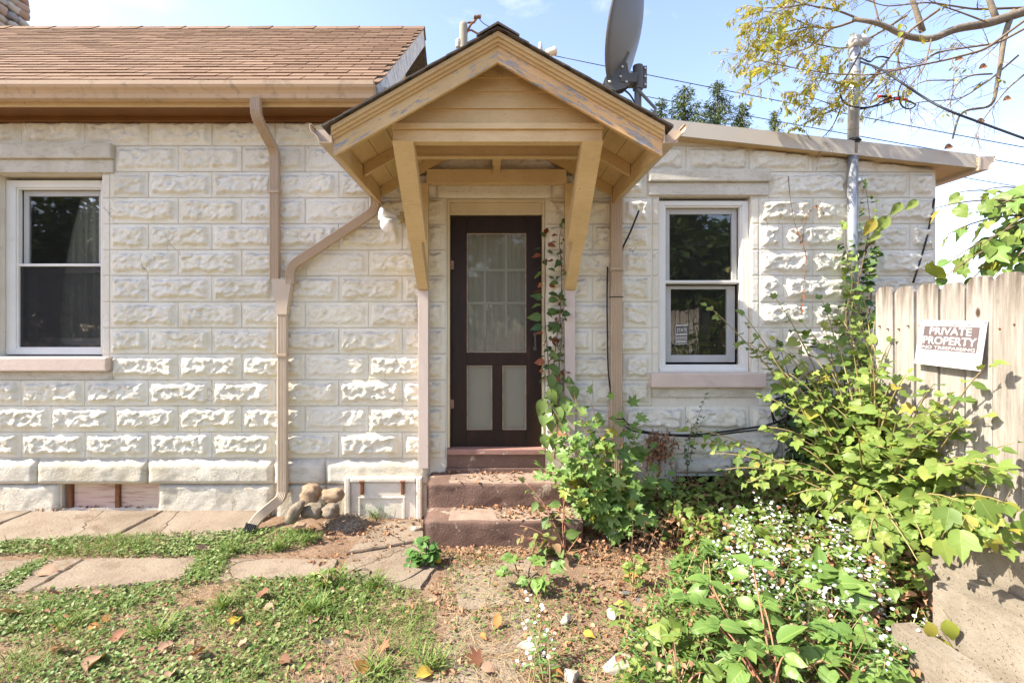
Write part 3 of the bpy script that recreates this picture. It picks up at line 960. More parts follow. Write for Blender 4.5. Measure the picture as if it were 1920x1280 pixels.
# ---- the main roof
EY, EZ = -0.36, 3.63                       # eave edge
RS = math.atan2(2.05, 2.57)               # pitch
RL = math.hypot(2.05, 2.57)
XR = -0.93
XL = -8.2
def rpt(x, s, t):                          # s up the slope, t above the deck
    return (x, EY + s * math.cos(RS) - t * math.sin(RS), EZ + s * math.sin(RS) + t * math.cos(RS))
def roof_box(x0, x1, s0, s1, t0, t1, t2=None, t3=None):
    t2 = t0 if t2 is None else t2; t3 = t1 if t3 is None else t3
    v = [rpt(x0,s0,t0), rpt(x1,s0,t0), rpt(x1,s1,t2), rpt(x0,s1,t2), rpt(x0,s0,t1), rpt(x1,s0,t1), rpt(x1,s1,t3), rpt(x0,s1,t3)]
    return v, [(3,2,1,0),(4,5,6,7),(0,1,5,4),(1,2,6,5),(2,3,7,6),(3,0,4,7)]
mb = MB()
mb.add(*roof_box(XL, XR - 0.02, 0.0, RL, -0.03, 0.0))
ry, rz = EY + RL * math.cos(RS), EZ + RL * math.sin(RS)
yb = ry + (ry - EY)
mb.add([(XL, ry, rz - 0.03), (XR, ry, rz - 0.03), (XR, yb, EZ - 0.03), (XL, yb, EZ - 0.03), (XL, ry, rz), (XR, ry, rz), (XR, yb, EZ), (XL, yb, EZ)],
       [(3,2,1,0),(4,5,6,7),(0,1,5,4),(1,2,6,5),(2,3,7,6),(3,0,4,7)])
roof = mb.build('roof', M['dark_shingle'], house)
rows = 26
ex = RL / rows
rnd = random.Random(11)
cand, rest = [], MB()
for r in range(rows):
    off = -0.1525 * (r % 2) + rnd.uniform(-0.02, 0.02)
    x = XR + off + 0.12
    while x > XL:
        xb, xa2 = min(x - 0.005, XR + 0.015), x - 0.305 + 0.005
        if xb - xa2 > 0.03:
            s0 = r * ex - 0.02 + rnd.uniform(-0.003, 0.003)
            s1 = min(s0 + ex * 1.5, RL)
            lift = rnd.uniform(0.006, 0.011)
            vf = roof_box(xa2, xb, s0, s1, 0.004, 0.004 + lift + 0.004, 0.001, 0.004)
            c = Vector(rpt((xa2 + xb) / 2, s0, 0))
            pxx = CX + F * c.x / (c.y - CAMY)
            if -40 < pxx: cand.append((c.y - CAMY, vf))
            else: rest.add(*vf)
        x -= 0.305
cand.sort(key=lambda q: q[0])
for i, (d, vf) in enumerate(cand):
    if i < 300: mobj('shingle', vf[0], vf[1], M['shingle'], roof)
    else: rest.add(*vf)
props(rest.build('upper_shingles', M['shingle'], roof), kind='stuff')
mb = MB()
x = XR + 0.015
k = 0
while x > XL:
    mb.add([(x, ry - 0.13, rz - 0.085 + 0.008*(k % 2)), (x - 0.3, ry - 0.13, rz - 0.085), (x - 0.3, ry, rz + 0.028), (x, ry, rz + 0.032 + 0.006*(k % 2)), (x, ry + 0.13, rz - 0.085), (x - 0.3, ry + 0.13, rz - 0.085)], [(0,3,2,1),(3,4,5,2)])
    x -= 0.29; k += 1
mb.build('ridge_cap', M['shingle'], roof)
# eave: gutter, fascia, soffit
def ribbon(poly, t=0.004):
    """thin shell polygon along an open 2-d polyline"""
    a = [Vector((p[0], p[1])) for p in poly]
    off = []
    for i in range(len(a)):
        d = (a[min(i+1, len(a)-1)] - a[max(i-1, 0)]).normalized()
        off.append(a[i] + Vector((-d.y, d.x)) * t)
    return [tuple(p) for p in a] + [tuple(p) for p in reversed(off)]
KG = [(0.0, 0.115), (0.0, 0.0), (0.075, 0.0), (0.083, 0.030), (0.098, 0.050), (0.120, 0.066), (0.130, 0.085), (0.130, 0.115), (0.116, 0.115)]
def gutter_x(name, x0, x1, y, z, m, parent):
    """k-style gutter along x, its open front towards -y"""
    mb = MB()
    mb.prism([(y - u, z + h) for u, h in ribbon(KG)], 'x', x0, x1)
    for xx in (x0, x1 - 0.004):
        mb.prism([(y - u, z + h) for u, h in KG[:-1]], 'x', xx + 0.0005, xx + 0.0035)
    return mb.build(name, m, parent)
gut = gutter_x('gutter', XL, XR - 0.02, EY + 0.075, 3.515, M['gutter'], house)
mb = MB()
for px in range(-300, 700, 128):
    x = (px - CX) / F * 3.9
    mb.box(x, x + 0.016, EY - 0.05, EY + 0.075, 3.618, 3.622)
mb.build('gutter_strap', M['gutter'], gut)
mb = MB(); mb.box(XL, XR - 0.03, EY + 0.078, EY + 0.10, 3.485, 3.628, 0.002); mb.build('fascia', M['ochre_x'], house)
mb = MB(); mb.box(XL, XR - 0.05, EY + 0.10, 0.0, 3.500, 3.515, 0); mb.build('soffit', M['brown_eave'], house)
mb = MB(); mb.box(XL, XR - 0.05, -0.06, 0.0, 3.462, 3.4995, 0.003); mb.build('frieze_board', M['brown_eave'], house)
# gable end on the right
mb = MB()
mb.add([(-1.24, 0.02, 3.3), (-1.24, ry, rz - 0.03), (-1.24, yb - 0.4, 3.3), (-1.30, 0.02, 3.3), (-1.30, ry, rz - 0.03), (-1.30, yb - 0.4, 3.3)], [(0,2,1),(3,4,5),(0,1,4,3),(1,2,5,4),(0,3,5,2)])
mb.build('gable_wall', M['ochre'], house)
M['grey_peel'] = ochre('peeling_white_rake', (RS, 0, 0), 0.52, (0.66, 0.62, 0.55), (0.55, 0.51, 0.45), (1, 1, 5))
mb = MB()
mb.add(*roof_box(XR - 0.028, XR - 0.004, -0.02, RL + 0.0, -0.20, -0.004))
mb.build('rake_board', M['grey_peel'], house)
mb = MB()
mb.add(*roof_box(-1.24, XR - 0.03, 0.0, RL, -0.055, -0.034))
mb.build('rake_soffit', M['brown_eave'], house)
# ---- the wing roof
def wz(x): return zr(x)
mb = MB()
YF = -0.12
xa_, xb_ = XR - 0.3, 4.13
mb.add([(xa_, YF + 0.012, wz(xa_) + 0.01), (xb_, YF + 0.012, wz(xb_) + 0.01), (xb_, 5.0, wz(xb_) + 0.01), (xa_, 5.0, wz(xa_) + 0.01),
        (xa_, YF + 0.012, wz(xa_) + 0.14), (xb_, YF + 0.012, wz(xb_) + 0.115), (xb_, 5.0, wz(xb_) + 0.115), (xa_, 5.0, wz(xa_) + 0.14)],
       [(3,2,1,0),(4,5,6,7),(0,1,5,4),(1,2,6,5),(2,3,7,6),(3,0,4,7)])
wroof = mb.build('wing_roof', M['ochre_x'], house)
mb = MB()
mb.add([(xa_, YF, wz(xa_) + 0.005), (xb_ + 0.004, YF, wz(xb_) + 0.005), (xb_ + 0.004, YF + 0.012, wz(xb_) + 0.005), (xa_, YF + 0.012, wz(xa_) + 0.005),
        (xa_, YF, wz(xa_) + 0.152), (xb_ + 0.004, YF, wz(xb_) + 0.122), (xb_ + 0.004, YF + 0.09, wz(xb_) + 0.122), (xa_, YF + 0.09, wz(xa_) + 0.152)],
       [(3,2,1,0),(4,5,6,7),(0,1,5,4),(1,2,6,5),(2,3,7,6),(3,0,4,7)])
mb.build('drip_edge', M['fascia_metal'], wroof)
mb = MB()
mb.prism([(xb_ + 0.006 + u, wz(xb_) - 0.02 + h) for u, h in ribbon(KG)], 'y', YF - 0.03, 5.0)
mb.prism([(xb_ + 0.006 + u, wz(xb_) - 0.02 + h) for u, h in KG[:-1]], 'y', YF - 0.025, YF - 0.021)
mb.build('gutter', M['gutter_pale'], wroof)

# ---- stone chimney behind the ridge
chx0, chx1, chy0, chy1 = -8.2, -7.22, 2.5, 3.2
mb = MB(); mb.box(chx0 + 0.05, chx1 - 0.05, chy0 + 0.05, chy1 - 0.05, 4.6, 7.2)
M['chim'] = mat('chimney_mortar', (0.25, 0.23, 0.21), (0.18, 0.17, 0.16), 12, 0.95, 0.01, 40)
chim = mb.build('chimney', M['chim'], house)
M['cobble'] = island_mat('field_stone', [(0.30,0.24,0.18),(0.44,0.35,0.26),(0.36,0.22,0.15),(0.50,0.44,0.36),(0.26,0.24,0.23)], 0.85, 0.006, 40)
def stone_vf(c, r, seed, n=10):
    """rounded rough stone"""
    v, f = [], []
    rnd = random.Random(seed)
    ph = [rnd.uniform(0, 6.28) for _ in range(6)]
    for i in range(1, n):
        th = math.pi * i / n
        for k in range(n * 2):
            a = math.pi * k / n
            d = Vector((math.sin(th)*math.cos(a), math.sin(th)*math.sin(a), math.cos(th)))
            q = 1 + 0.13*math.sin(3*d.x + ph[0]) + 0.05*math.sin(7*d.z + 5*d.y + ph[4]) + 0.09*math.sin(4*d.y + ph[1] + d.z*2) + 0.08*math.sin(5*d.z + ph[2] + d.x*3) + 0.035*math.sin(9*d.x + 7*d.y + ph[3])
            d = Vector([math.copysign(abs(x)**0.74, x) for x in d])
            v.append((c[0] + d.x*r[0]*q, c[1] + d.y*r[1]*q, c[2] + d.z*r[2]*q))
    m = n * 2
    for i in range(n - 2):
        for k in range(m):
            f.append((i*m+k, i*m+(k+1) % m, (i+1)*m+(k+1) % m, (i+1)*m+k)[::-1])
    f.append(tuple(range(m))); f.append(tuple(range((n-2)*m + m - 1, (n-2)*m - 1, -1)))
    return v, f
rnd = random.Random(8)
z = 5.35
k = 0
while z < 7.1:
    h = rnd.uniform(0.10, 0.14)
    x = chx0
    while x < chx1 - 0.03:
        w = rnd.uniform(0.14, 0.24)
        mobj('stone', *stone_vf((min(x + w/2, chx1 - 0.05), chy0 + 0.05, z), (w*0.5, 0.09, h*0.52), k, 6), M['cobble'], chim, True); k += 1
        x += w
    for y in (0.12, 0.32, 0.52, 0.66):
        mobj('stone', *stone_vf((chx1 - 0.05, chy0 + y, z), (0.09, 0.11, h*0.52), k, 6), M['cobble'], chim, True); k += 1
    z += h

# ---- the door
dm = MB()
YD = 0.06
def XD(px, y=YD): return (px - CX) / F * (4.26 + y)
def ZD(py, y=YD): return CAMZ - (py - CY) / F * (4.26 + y)
# frame
fr = MB()
fx0, fx1 = DOOR[0] + 0.003, DOOR[1] - 0.003
fr.box(fx0, XD(845) - 0.004, 0.0, 0.12, 0.61, DOOR[3] - 0.004, 0.003)
fr.box(XD(1015) + 0.004, fx1, 0.0, 0.12, 0.61, DOOR[3] - 0.004, 0.003)
fr.box(XD(845) - 0.004, XD(1015) + 0.004, 0.003, 0.12, ZW(379), DOOR[3] - 0.004, 0.003)
fr.box(XD(845) - 0.004, XD(1015) + 0.004, 0.030, 0.12, ZD(401), ZW(379) - 0.001, 0.002)
fr.box(XD(845) - 0.004, XD(1015) + 0.004, 0.020, 0.055, ZD(404.5), ZD(401) + 0.006, 0.003)
M['cream_frame'] = mat('cream_door_frame', (0.66, 0.58, 0.40), (0.56, 0.48, 0.31), 5, 0.65, 0.002, 50, (0.12, 0.09, 0.06), 16, 0.70, 0.74, stretch=(1, 1, 0.5))
dframe = fr.build('door_frame', M['cream_frame'], house)
# brown screen door: stiles and rails
x = [XD(845), XD(875), XD(923), XD(942), XD(987), XD(1015)]
z = [ZD(838), ZD(806), ZD(685), ZD(661), ZD(437), ZD(405)]
dm.box(x[0], x[1], YD, YD + 0.032, z[0], z[5], 0.004)
dm.box(x[4], x[5], YD, YD + 0.032, z[0], z[5], 0.004)
dm.box(x[1], x[4], YD + 0.001, YD + 0.031, z[0], z[1], 0.004)
dm.box(x[1], x[4], YD + 0.001, YD + 0.031, z[2], z[3], 0.004)
dm.box(x[1], x[4], YD + 0.001, YD + 0.031, z[4], z[5], 0.004)
dm.box(x[2], x[3], YD + 0.002, YD + 0.030, z[1], z[2], 0.004)
door = dm.build('screen_door', M['door'], house)
M['bead'] = mat('worn_bead', (0.42, 0.34, 0.24), (0.22, 0.15, 0.10), 14, 0.7, 0.001, 60)
for (a, b, c, d) in ((x[1], x[4], z[3], z[4]), (x[1], x[2], z[1], z[2]), (x[3], x[4], z[1], z[2])):
    s = MB(); s.box(a + 0.008, b - 0.008, YD + 0.014, YD + 0.017, c + 0.008, d - 0.008); s.build('pane', M['door_glass'], door)
    s = MB(); fbox(s, a + 0.001, b - 0.001, c + 0.001, d - 0.001, 0.008, 0.008, 0.008, 0.008, YD + 0.004, YD + 0.012, 0.001); s.build('bead', M['bead'], door)
for py in (497, 757):
    s = MB(); s.box(XD(837), XD(851), YD - 0.010, YD - 0.001, ZD(py + 8), ZD(py - 8), 0.003); s.tube([(XD(845), YD - 0.012, ZD(py + 10)), (XD(845), YD - 0.012, ZD(py - 10))], 0.006, 8)
    s.build('hinge', mat('painted_hinge', (0.34, 0.22, 0.18), (0.22, 0.13, 0.10), 20, 0.5, 0.001, 60), door)
s = MB()
hx, hz = XD(1003), ZD(640)
s.box(hx - 0.013, hx + 0.013, YD - 0.006, YD - 0.001, hz + 0.045, hz + 0.080, 0.004)
s.box(hx - 0.013, hx + 0.013, YD - 0.006, YD - 0.001, hz - 0.080, hz - 0.045, 0.004)
s.tube(smooth_path([(hx, YD - 0.004, hz + 0.06), (hx, YD - 0.045, hz + 0.055), (hx, YD - 0.045, hz - 0.055), (hx, YD - 0.004, hz - 0.06)], 0.02), 0.007, 8)
s.build('handle', M['dish_dark'], door)
# inner door with nine lights
YI = 0.14
def XI(px): return XD(px, YI)
def ZI(py): return ZD(py, YI)
s = MB()
fbox(s, XI(842), XI(1020), ZI(842), ZI(402), 0.13, 0.13, 0.88, 0.16, YI, YI + 0.04, 0.004)
for px in (909, 949): s.box(XI(px) - 0.011, XI(px) + 0.011, YI + 0.002, YI + 0.03, ZI(632), ZI(440), 0.003)
for py in (506, 568): s.box(XI(842) + 0.131, XI(1020) - 0.131, YI + 0.004, YI + 0.028, ZI(py) - 0.011, ZI(py) + 0.011, 0.003)
idoor = s.build('inner_door', M['inner_door'], house)
xs_ = [XI(842) + 0.13, XI(909), XI(949), XI(1020) - 0.13]
zs_ = [ZI(842) + 0.88, ZI(568), ZI(506), ZI(402) - 0.16]
for i in range(3):
    for j in range(3):
        s = MB(); s.box(xs_[i] + 0.011, xs_[i+1] - 0.011, YI + 0.014, YI + 0.017, zs_[j] + 0.011, zs_[j+1] - 0.011); s.build('pane', M['glass'], idoor)
n = 70
v = []
for i in range(n + 1):
    xx = xs_[0] + (xs_[-1] - xs_[0]) * i / n
    yy = YI + 0.075 + 0.014 * math.sin(i * 0.8) + 0.008 * math.sin(i * 0.31)
    v += [(xx, yy, zs_[0] - 0.02), (xx, yy, zs_[-1] + 0.02)]
mobj('curtain', v, [(2*i, 2*i+2, 2*i+3, 2*i+1) for i in range(n)], M['curtain'], idoor, True)
# threshold and riser under the door
s = MB(); s.box(fx0 - 0.0, fx1, -0.045, 0.14, ZW(850), 0.607, 0.006)
s.build('threshold', mat('worn_pink_threshold', (0.33, 0.19, 0.155), (0.26, 0.145, 0.12), 8, 0.7, 0.003, 50, (0.6, 0.52, 0.45), 10, 0.62, 0.7), house)
s = MB(); s.box(DOOR[0], DOOR[1] - 0.004, -0.018, 0.10, 0.440, ZW(850) - 0.001, 0.006); s.box(DOOR[0] - 0.01, DOOR[1] + 0.005, -0.035, 0.10, 0.395, 0.4395, 0.006)
s.build('door_riser', M['step'], house)

# ---- downspouts
def spout_section(w=0.078, d=0.056, ribs=5):
    """corrugated rectangular pipe; a across, b out of the wall"""
    pts = []
    k = ribs * 4
    for i in range(k + 1):
        u = -w/2 + 0.006 + (w - 0.012) * i / k
        pts.append((u, d/2 - (0.004 if (i % 4) in (1, 2) and 1 < i < k-1 else 0.0)))
    pts += [(w/2, d/2 - 0.006), (w/2, -d/2 + 0.006), (w/2 - 0.006, -d/2), (-w/2 + 0.006, -d/2), (-w/2, -d/2 + 0.006), (-w/2, d/2 - 0.006)]
    return pts
SEC = spout_section()
NEG = Vector((0, -1, 0))
wy = -0.072
def strap(px, py, w, parent, m=None):
    s = MB(); xx = XW(px); zz = ZW(py)
    s.box(xx - w/2 - 0.006, xx + w/2 + 0.006, wy - 0.034, wy + 0.03, zz - 0.012, zz + 0.012, 0.002)
    return s.build('strap', m or M['spout'], parent)
dx1 = XW(522.5)
gy = EY + 0.02
g_px = (480 - CX) / F * (4.26 + gy)
path = smooth_path([(g_px, gy, 3.52), (g_px, gy, 3.38), (dx1, wy, 3.19), (dx1, wy, ZW(527))], 0.075, 11)
ds = mobj('downspout', *sweep_vf(SEC, path, (0, -1, 0.0), 0.035), M['spout'], house)
strap(522.5, 365, 0.078, ds)
dx2 = XW(537)
s = MB()
f0 = [(XW(519), wy - 0.030), (XW(556), wy - 0.030), (XW(556), wy + 0.028), (XW(519), wy + 0.028)]
f1 = [(XW(528), wy - 0.032), (XW(547), wy - 0.032), (XW(547), wy + 0.028), (XW(528), wy + 0.028)]
zt, zb, zc = ZW(525), ZW(579), ZW(590)
s.add([(*p, zt) for p in f0] + [(*p, zb) for p in f1] + [(*p, zc) for p in f1],
      [(3,2,1,0), (0,1,5,4), (1,2,6,5), (2,3,7,6), (3,0,4,7), (4,5,9,8), (5,6,10,9), (6,7,11,10), (7,4,8,11), (8,9,10,11)][:10])
s.build('funnel', M['gutter_pale'], ds)
low = smooth_path([(dx2, wy, zb + 0.01), (dx2, wy, ZW(925)), (XW(514), -0.30, 0.11), (XW(506), -0.36, 0.02)], 0.06, 9)
mobj('lower_pipe', *sweep_vf(SEC, low, (0, -1, 0), 0.03), M['gutter_pale'], ds)
strap(537, 665, 0.078, ds)
s = MB()
e0, e1 = Vector((XW(507.6), -0.345, 0.052)), Vector((XW(504.5), -0.375, -0.01))
s.add(*sweep_vf([(a*1.12, b*1.14) for a, b in SEC], [e0 + (e0-e1)*0.35, e1], (0, -1, 0)))
s.build('end_collar', M['black'], ds)
# side pipe from the porch gutter into the funnel
pyy = wy - 0.005
pa = smooth_path([W(704, 366, pyy), W(704, 395, pyy), W(545, 500, pyy), W(545, 532, pyy)], 0.11, 13)
mobj('side_pipe', *sweep_vf(spout_section(0.074, 0.056), pa, (0, -1, 0), 0.04), M['spout'], ds)

# ---- the painted concrete steps
steps = thing('front_steps', (0.06, -0.3, 0), 'two chipped maroon painted concrete steps below the brown door', 'steps')
def rough_step(x0, x1, y0, y1, z0, z1, seed, tread_y):
    nx, ns = 44, 30
    prof = []
    r = 0.025
    for t in np.linspace(0, 1, 12): prof.append((y0, z0 + (z1 - r - z0) * t))
    for a in np.linspace(0, math.pi/2, 5)[1:]: prof.append((y0 + r - r*math.cos(a), z1 - r + r*math.sin(a)))
    for t in np.linspace(0, 1, 9)[1:]: prof.append((y0 + r + (y1 - y0 - r) * t, z1))
    V = []
    for (py_, pz_) in prof:
        for i in range(nx + 1):
            xx = x0 + (x1 - x0) * i / nx
            e = min(i, nx - i) / 2.0
            d = 0.022 * (float(fbm(xx*7, (py_ + pz_)*9, seed, 5)) - 0.5)
            rd = 0.015 * max(0, 1 - e)
            V.append((xx, py_ + d + rd, pz_ + d * 0.6 - rd * (pz_ > z0 + 0.1) * 0.5))
    n = nx + 1
    Fc = [(j*n+i, j*n+i+1, (j+1)*n+i+1, (j+1)*n+i) for j in range(len(prof)-1) for i in range(nx)]
    k = len(V)
    for side in (0, nx):
        ring = [j*n+side for j in range(len(prof))]
        V.append((V[side][0], y1, z0)); c = len(V) - 1
        Fc.append(tuple(ring + [c]) if side else tuple([c] + ring[::-1]))
    o = mobj('step', V, Fc, M['step'], steps, False)
    o.data.materials.append(M['tread'])
    for p in o.data.polygons:
        p.use_smooth = True
        if p.normal.z > 0.9 and -0.35 < p.center.x: p.material_index = 1
        if len(p.vertices) > 4: p.use_smooth = False
    return o
rough_step(-0.545, 0.61, -0.325, 0.0, 0.19, 0.40, 3, 0)
rough_step(-0.535, 0.68, -0.60, -0.03, -0.05, 0.205, 6, 0)
# ------------------------------------------------------------------ the gabled porch hood
X0 = 0.028
ZA, ZE, HW = 3.475, 2.895, 1.02          # top of the gable, eave, half width
YP = -1.26
porch = thing('porch_hood', (X0, -0.05, 0.47), 'ochre gabled porch hood on diagonal brackets over the brown door', 'porch')
def zs(u, drop=0.0): return ZA - (ZA - ZE) * abs(u) / HW - drop
def rake_poly(side, t0, t1, u0=0.0, u1=HW):
    a, b = X0 + side*u0, X0 + side*u1
    return [(a, zs(u0, t0)), (b, zs(u1, t0)), (b, zs(u1, t1)), (a, zs(u0, t1))]
for side, mm in ((-1, 'peel_l'), (1, 'peel_r')):
    mb = MB(); mb.prism(rake_poly(side, 0.0735, 0.172), 'y', YP, YP + 0.022); rb = mb.build('rake_board', M[mm], porch)
    mb = MB()
    mb.prism(rake_poly(side, 0.004, 0.034), 'y', YP - 0.045, YP + 0.020)
    mb.prism(rake_poly(side, 0.0345, 0.055), 'y', YP - 0.030, YP + 0.020)
    mb.prism(rake_poly(side, 0.0555, 0.073), 'y', YP - 0.014, YP + 0.020)
    mb.build('crown_moulding', M['ochre'], porch)
    # deck boards on the underside, running front to back
    k = 0
    u = 0.005
    while u < HW - 0.02:
        u1 = min(u + 0.122, HW - 0.002)
        mb = MB(); mb.prism(rake_poly(side, 0.004, 0.026, u, u1), 'y', YP + 0.024, -0.002)
        mb.build('deck_board', M['ochre'], porch)
        u += 0.126
    for (ya, yb2) in ((-1.165, -1.125), (-0.66, -0.62), (-0.11, -0.075)):
        mb = MB(); mb.prism(rake_poly(side, 0.028, 0.115, 0.0 if ya > -1.1 else 0.60, HW - 0.03), 'y', ya, yb2)
        mb.build('rafter', M['ochre'], porch)
    # eave board and gutter
    xe = X0 + side * (HW - 0.002)
    mb = MB(); mb.box(min(xe, xe - side*0.022), max(xe, xe - side*0.022), YP + 0.024, -0.07, ZE - 0.16, ZE - 0.032, 0.003)
    mb.build('eave_board', M['ochre'], porch)
    gx = xe + side * 0.004
    gzv = ZE - 0.10
    mb = MB()
    mb.prism([(gx + side*u_*1.05, gzv + h) for u_, h in ribbon(KG)], 'y', YP - 0.03, -0.075)
    mb.prism([(gx + side*u_*1.05, gzv + h) for u_, h in KG[:-1]], 'y', -0.08, -0.077)
    mb.prism([(gx + side*(0.004 + u_*0.98), gzv + 0.004 + h*0.93) for u_, h in KG[:-1]], 'y', YP + 0.05, YP + 0.053)
    mb.build('gutter', M['gutter_pale'], porch)
    # shingles: overlapping strips with ragged edges, each a strip across the slope
    rnd = random.Random(20 + side)
    u = HW + 0.045
    k = 0
    while u > 0.02:
        u0 = max(u - 0.16, 0.0)
        yf = YP - 0.065 - rnd.uniform(0, 0.012)
        th0 = 0.012 + rnd.uniform(0, 0.006)
        y = yf
        while y < -0.01:
            y2 = min(y + 0.305, -0.004)
            a = X0 + side*u0; b = X0 + side*u
            zo = 0.004
            v = [(a, y, zs(u0) + zo), (b, y, zs(u) + zo), (b, y2 - 0.004, zs(u) + zo), (a, y2 - 0.004, zs(u0) + zo),
                 (a, y, zs(u0) + zo + 0.006), (b, y, zs(u) + zo + th0), (b, y2 - 0.004, zs(u) + zo + th0), (a, y2 - 0.004, zs(u0) + zo + 0.006)]
            f = [(3,2,1,0),(4,5,6,7),(0,1,5,4),(1,2,6,5),(2,3,7,6),(3,0,4,7)]
            mobj('shingle', v, f, M['dark_shingle'], porch)
            y = y2
        u -= 0.125
        k += 1
mb = MB()
y = YP - 0.085
k = 0
while y < -0.02:
    mb.add([(X0 - 0.13, y, zs(0.13) + 0.026), (X0, y, ZA + 0.030), (X0 + 0.13, y, zs(0.13) + 0.026), (X0 - 0.13, y + 0.24, zs(0.13) + 0.016), (X0, y + 0.24, ZA + 0.020), (X0 + 0.13, y + 0.24, zs(0.13) + 0.016),
            (X0 - 0.13, y, zs(0.13) + 0.014), (X0, y, ZA + 0.016), (X0 + 0.13, y, zs(0.13) + 0.014)], [(0,1,4,3), (1,2,5,4), (6,7,1,0), (7,8,2,1)])
    y += 0.16
mb.build('ridge_cap', M['dark_shingle'], porch)
# gable lap siding
YS = -1.10
zb_ = [2.985, 3.085, 3.195, 3.285, 3.40]
for i in range(4):
    z0, z1 = zb_[i], min(zb_[i+1] + 0.012, 3.47)
    def half(z): return max(0.004, (ZA - 0.03 - z) / ((ZA - ZE) / HW))
    a, b = half(z0), half(z1)
    v = [(X0 - a, YS - 0.016, z0), (X0 + a, YS - 0.016, z0), (X0 + b, YS - 0.002, z1), (X0 - b, YS - 0.002, z1),
         (X0 - a, YS + 0.004, z0), (X0 + a, YS + 0.004, z0), (X0 + b, YS + 0.004, z1), (X0 - b, YS + 0.004, z1)]
    mobj('siding_board', v, [(0,1,2,3),(4,7,6,5),(0,4,5,1),(1,5,6,2),(2,6,7,3),(3,7,4,0)], M['ochre'], porch)
mb = MB(); mb.box(X0 + 0.01, X0 + 0.022, YS - 0.04, YS - 0.012, 3.288, 3.32, 0.003); mb.build('hook', M['bolt'], porch)
# beams and ties
XB = 0.686
mb = MB(); mb.box(X0 - XB, X0 + XB, YS - 0.035, YS + 0.06, 2.945, 2.984, 0.004); mb.build('ledge', M['ochre_x'], porch)
mb = MB(); mb.box(X0 - XB + 0.004, X0 + XB - 0.004, YS - 0.015, YS + 0.055, 2.868, 2.944, 0.004); mb.build('front_beam', M['ochre_x'], porch)
mb = MB(); mb.box(X0 - 0.60, X0 + 0.60, -0.66, -0.62, 2.945, 3.035, 0.004); mb.box(X0 - 0.60, X0 + 0.60, -0.668, -0.612, 2.930, 2.944, 0.003); mb.build('cross_tie', M['ochre_x'], porch)
mb = MB(); mb.box(X0 - 0.60, X0 + 0.60, -0.115, -0.03, 2.905, 3.025, 0.004); mb.build('wall_beam', M['ochre_x'], porch)
mb = MB(); mb.box(X0 - 0.035, X0 + 0.035, -0.615, -0.12, 3.036, 3.07, 0.003); mb.box(X0 - 0.03, X0 + 0.03, -0.16, -0.12, 2.98, 3.20, 0.003); mb.build('king_post', M['ochre_x'], porch)
mb = MB(); mb.lathe([(0.035, 0.0), (0.035, 0.02), (0.018, 0.045)], Matrix.Translation((X0 + 0.03, -0.85, 3.06)) @ Matrix.Rotation(R(180), 4, 'X'), 12); mb.build('lamp_holder', M['white'], porch)
# brackets and wall posts
for side in (-1, 1):
    xo = X0 + side * 0.682
    xi = X0 + side * 0.548
    xw = X0 + side * 0.585
    lo, hi = min(xo, xi), max(xo, xi)
    # diagonal bracket in the y-z plane
    A = Vector((0, YS + 0.02, 2.867)); B = Vector((0, -0.135, ZW(545) + 0.02))
    d = (B - A).normalized(); nrm = Vector((0, d.z, -d.y))
    h = 0.052
    poly = [(A.y - 0.05, A.z), (A.y + 0.05, A.z), (-0.115, ZW(545) + 0.14), (-0.115, ZW(545)), (-0.135, ZW(545))]
    mb = MB()
    t0, t1 = 0.0, 0.62
    def lerp(p, q, t): return (p[0] + (q[0]-p[0])*t, p[1] + (q[1]-p[1])*t)
    fo0, fo1 = (A.y - 0.055, A.z), (-0.150, ZW(545))
    ba0, ba1 = (A.y + 0.06, A.z), (-0.118, ZW(545) + 0.16)
    mb.prism([fo0, lerp(fo0, fo1, 0.62), lerp(ba0, ba1, 0.62), ba0], 'x', lo, hi)
    mb.build('bracket', M['ochre_x'], porch)
    lo2, hi2 = min(xo - side*0.008, xw - side*0.0), max(xo - side*0.008, xw - side*0.0)
    mb = MB()
    p0, p1 = lerp(fo0, fo1, 0.6205), lerp(ba0, ba1, 0.6205)
    mb.prism([p0, fo1, (-0.118, ZW(545)), ba1, p1], 'x', lo2, hi2)
    mb.build('bracket_foot', M['ochre_x'], porch)
    mb = MB(); mb.box(lo2 + 0.003, hi2 - 0.003, -0.116, -0.035, ZW(545) + 0.001, 2.904, 0.003); mb.build('upper_post', M['ochre_x'], porch)
    mb = MB(); mb.box(lo2, hi2, -0.118, -0.034, ZW(871), ZW(545), 0.004); mb.build('wall_post', M['pink'], porch)
# right downspout of the porch
xd = XW(1151)
rp_ = smooth_path([(xd, wy, ZE - 0.095), (xd, wy, 0.30), (xd + 0.02, wy - 0.12, 0.12)], 0.05)
rs = mobj('downspout', *sweep_vf(spout_section(0.098, 0.07, 6), rp_, (0, -1, 0)), M['spout'], porch)
for py in (510, 558, 781):
    s = MB(); z = ZW(py); s.box(xd - 0.054, xd + 0.054, wy - 0.040, wy + 0.03, z - 0.004, z + 0.004, 0.001); s.build('cable_tie', M['cable'], rs)
s = MB(); s.box(xd - 0.056, xd + 0.056, wy - 0.040, wy + 0.03, ZW(512), ZW(504), 0.002); s.build('strap', M['spout'], rs)

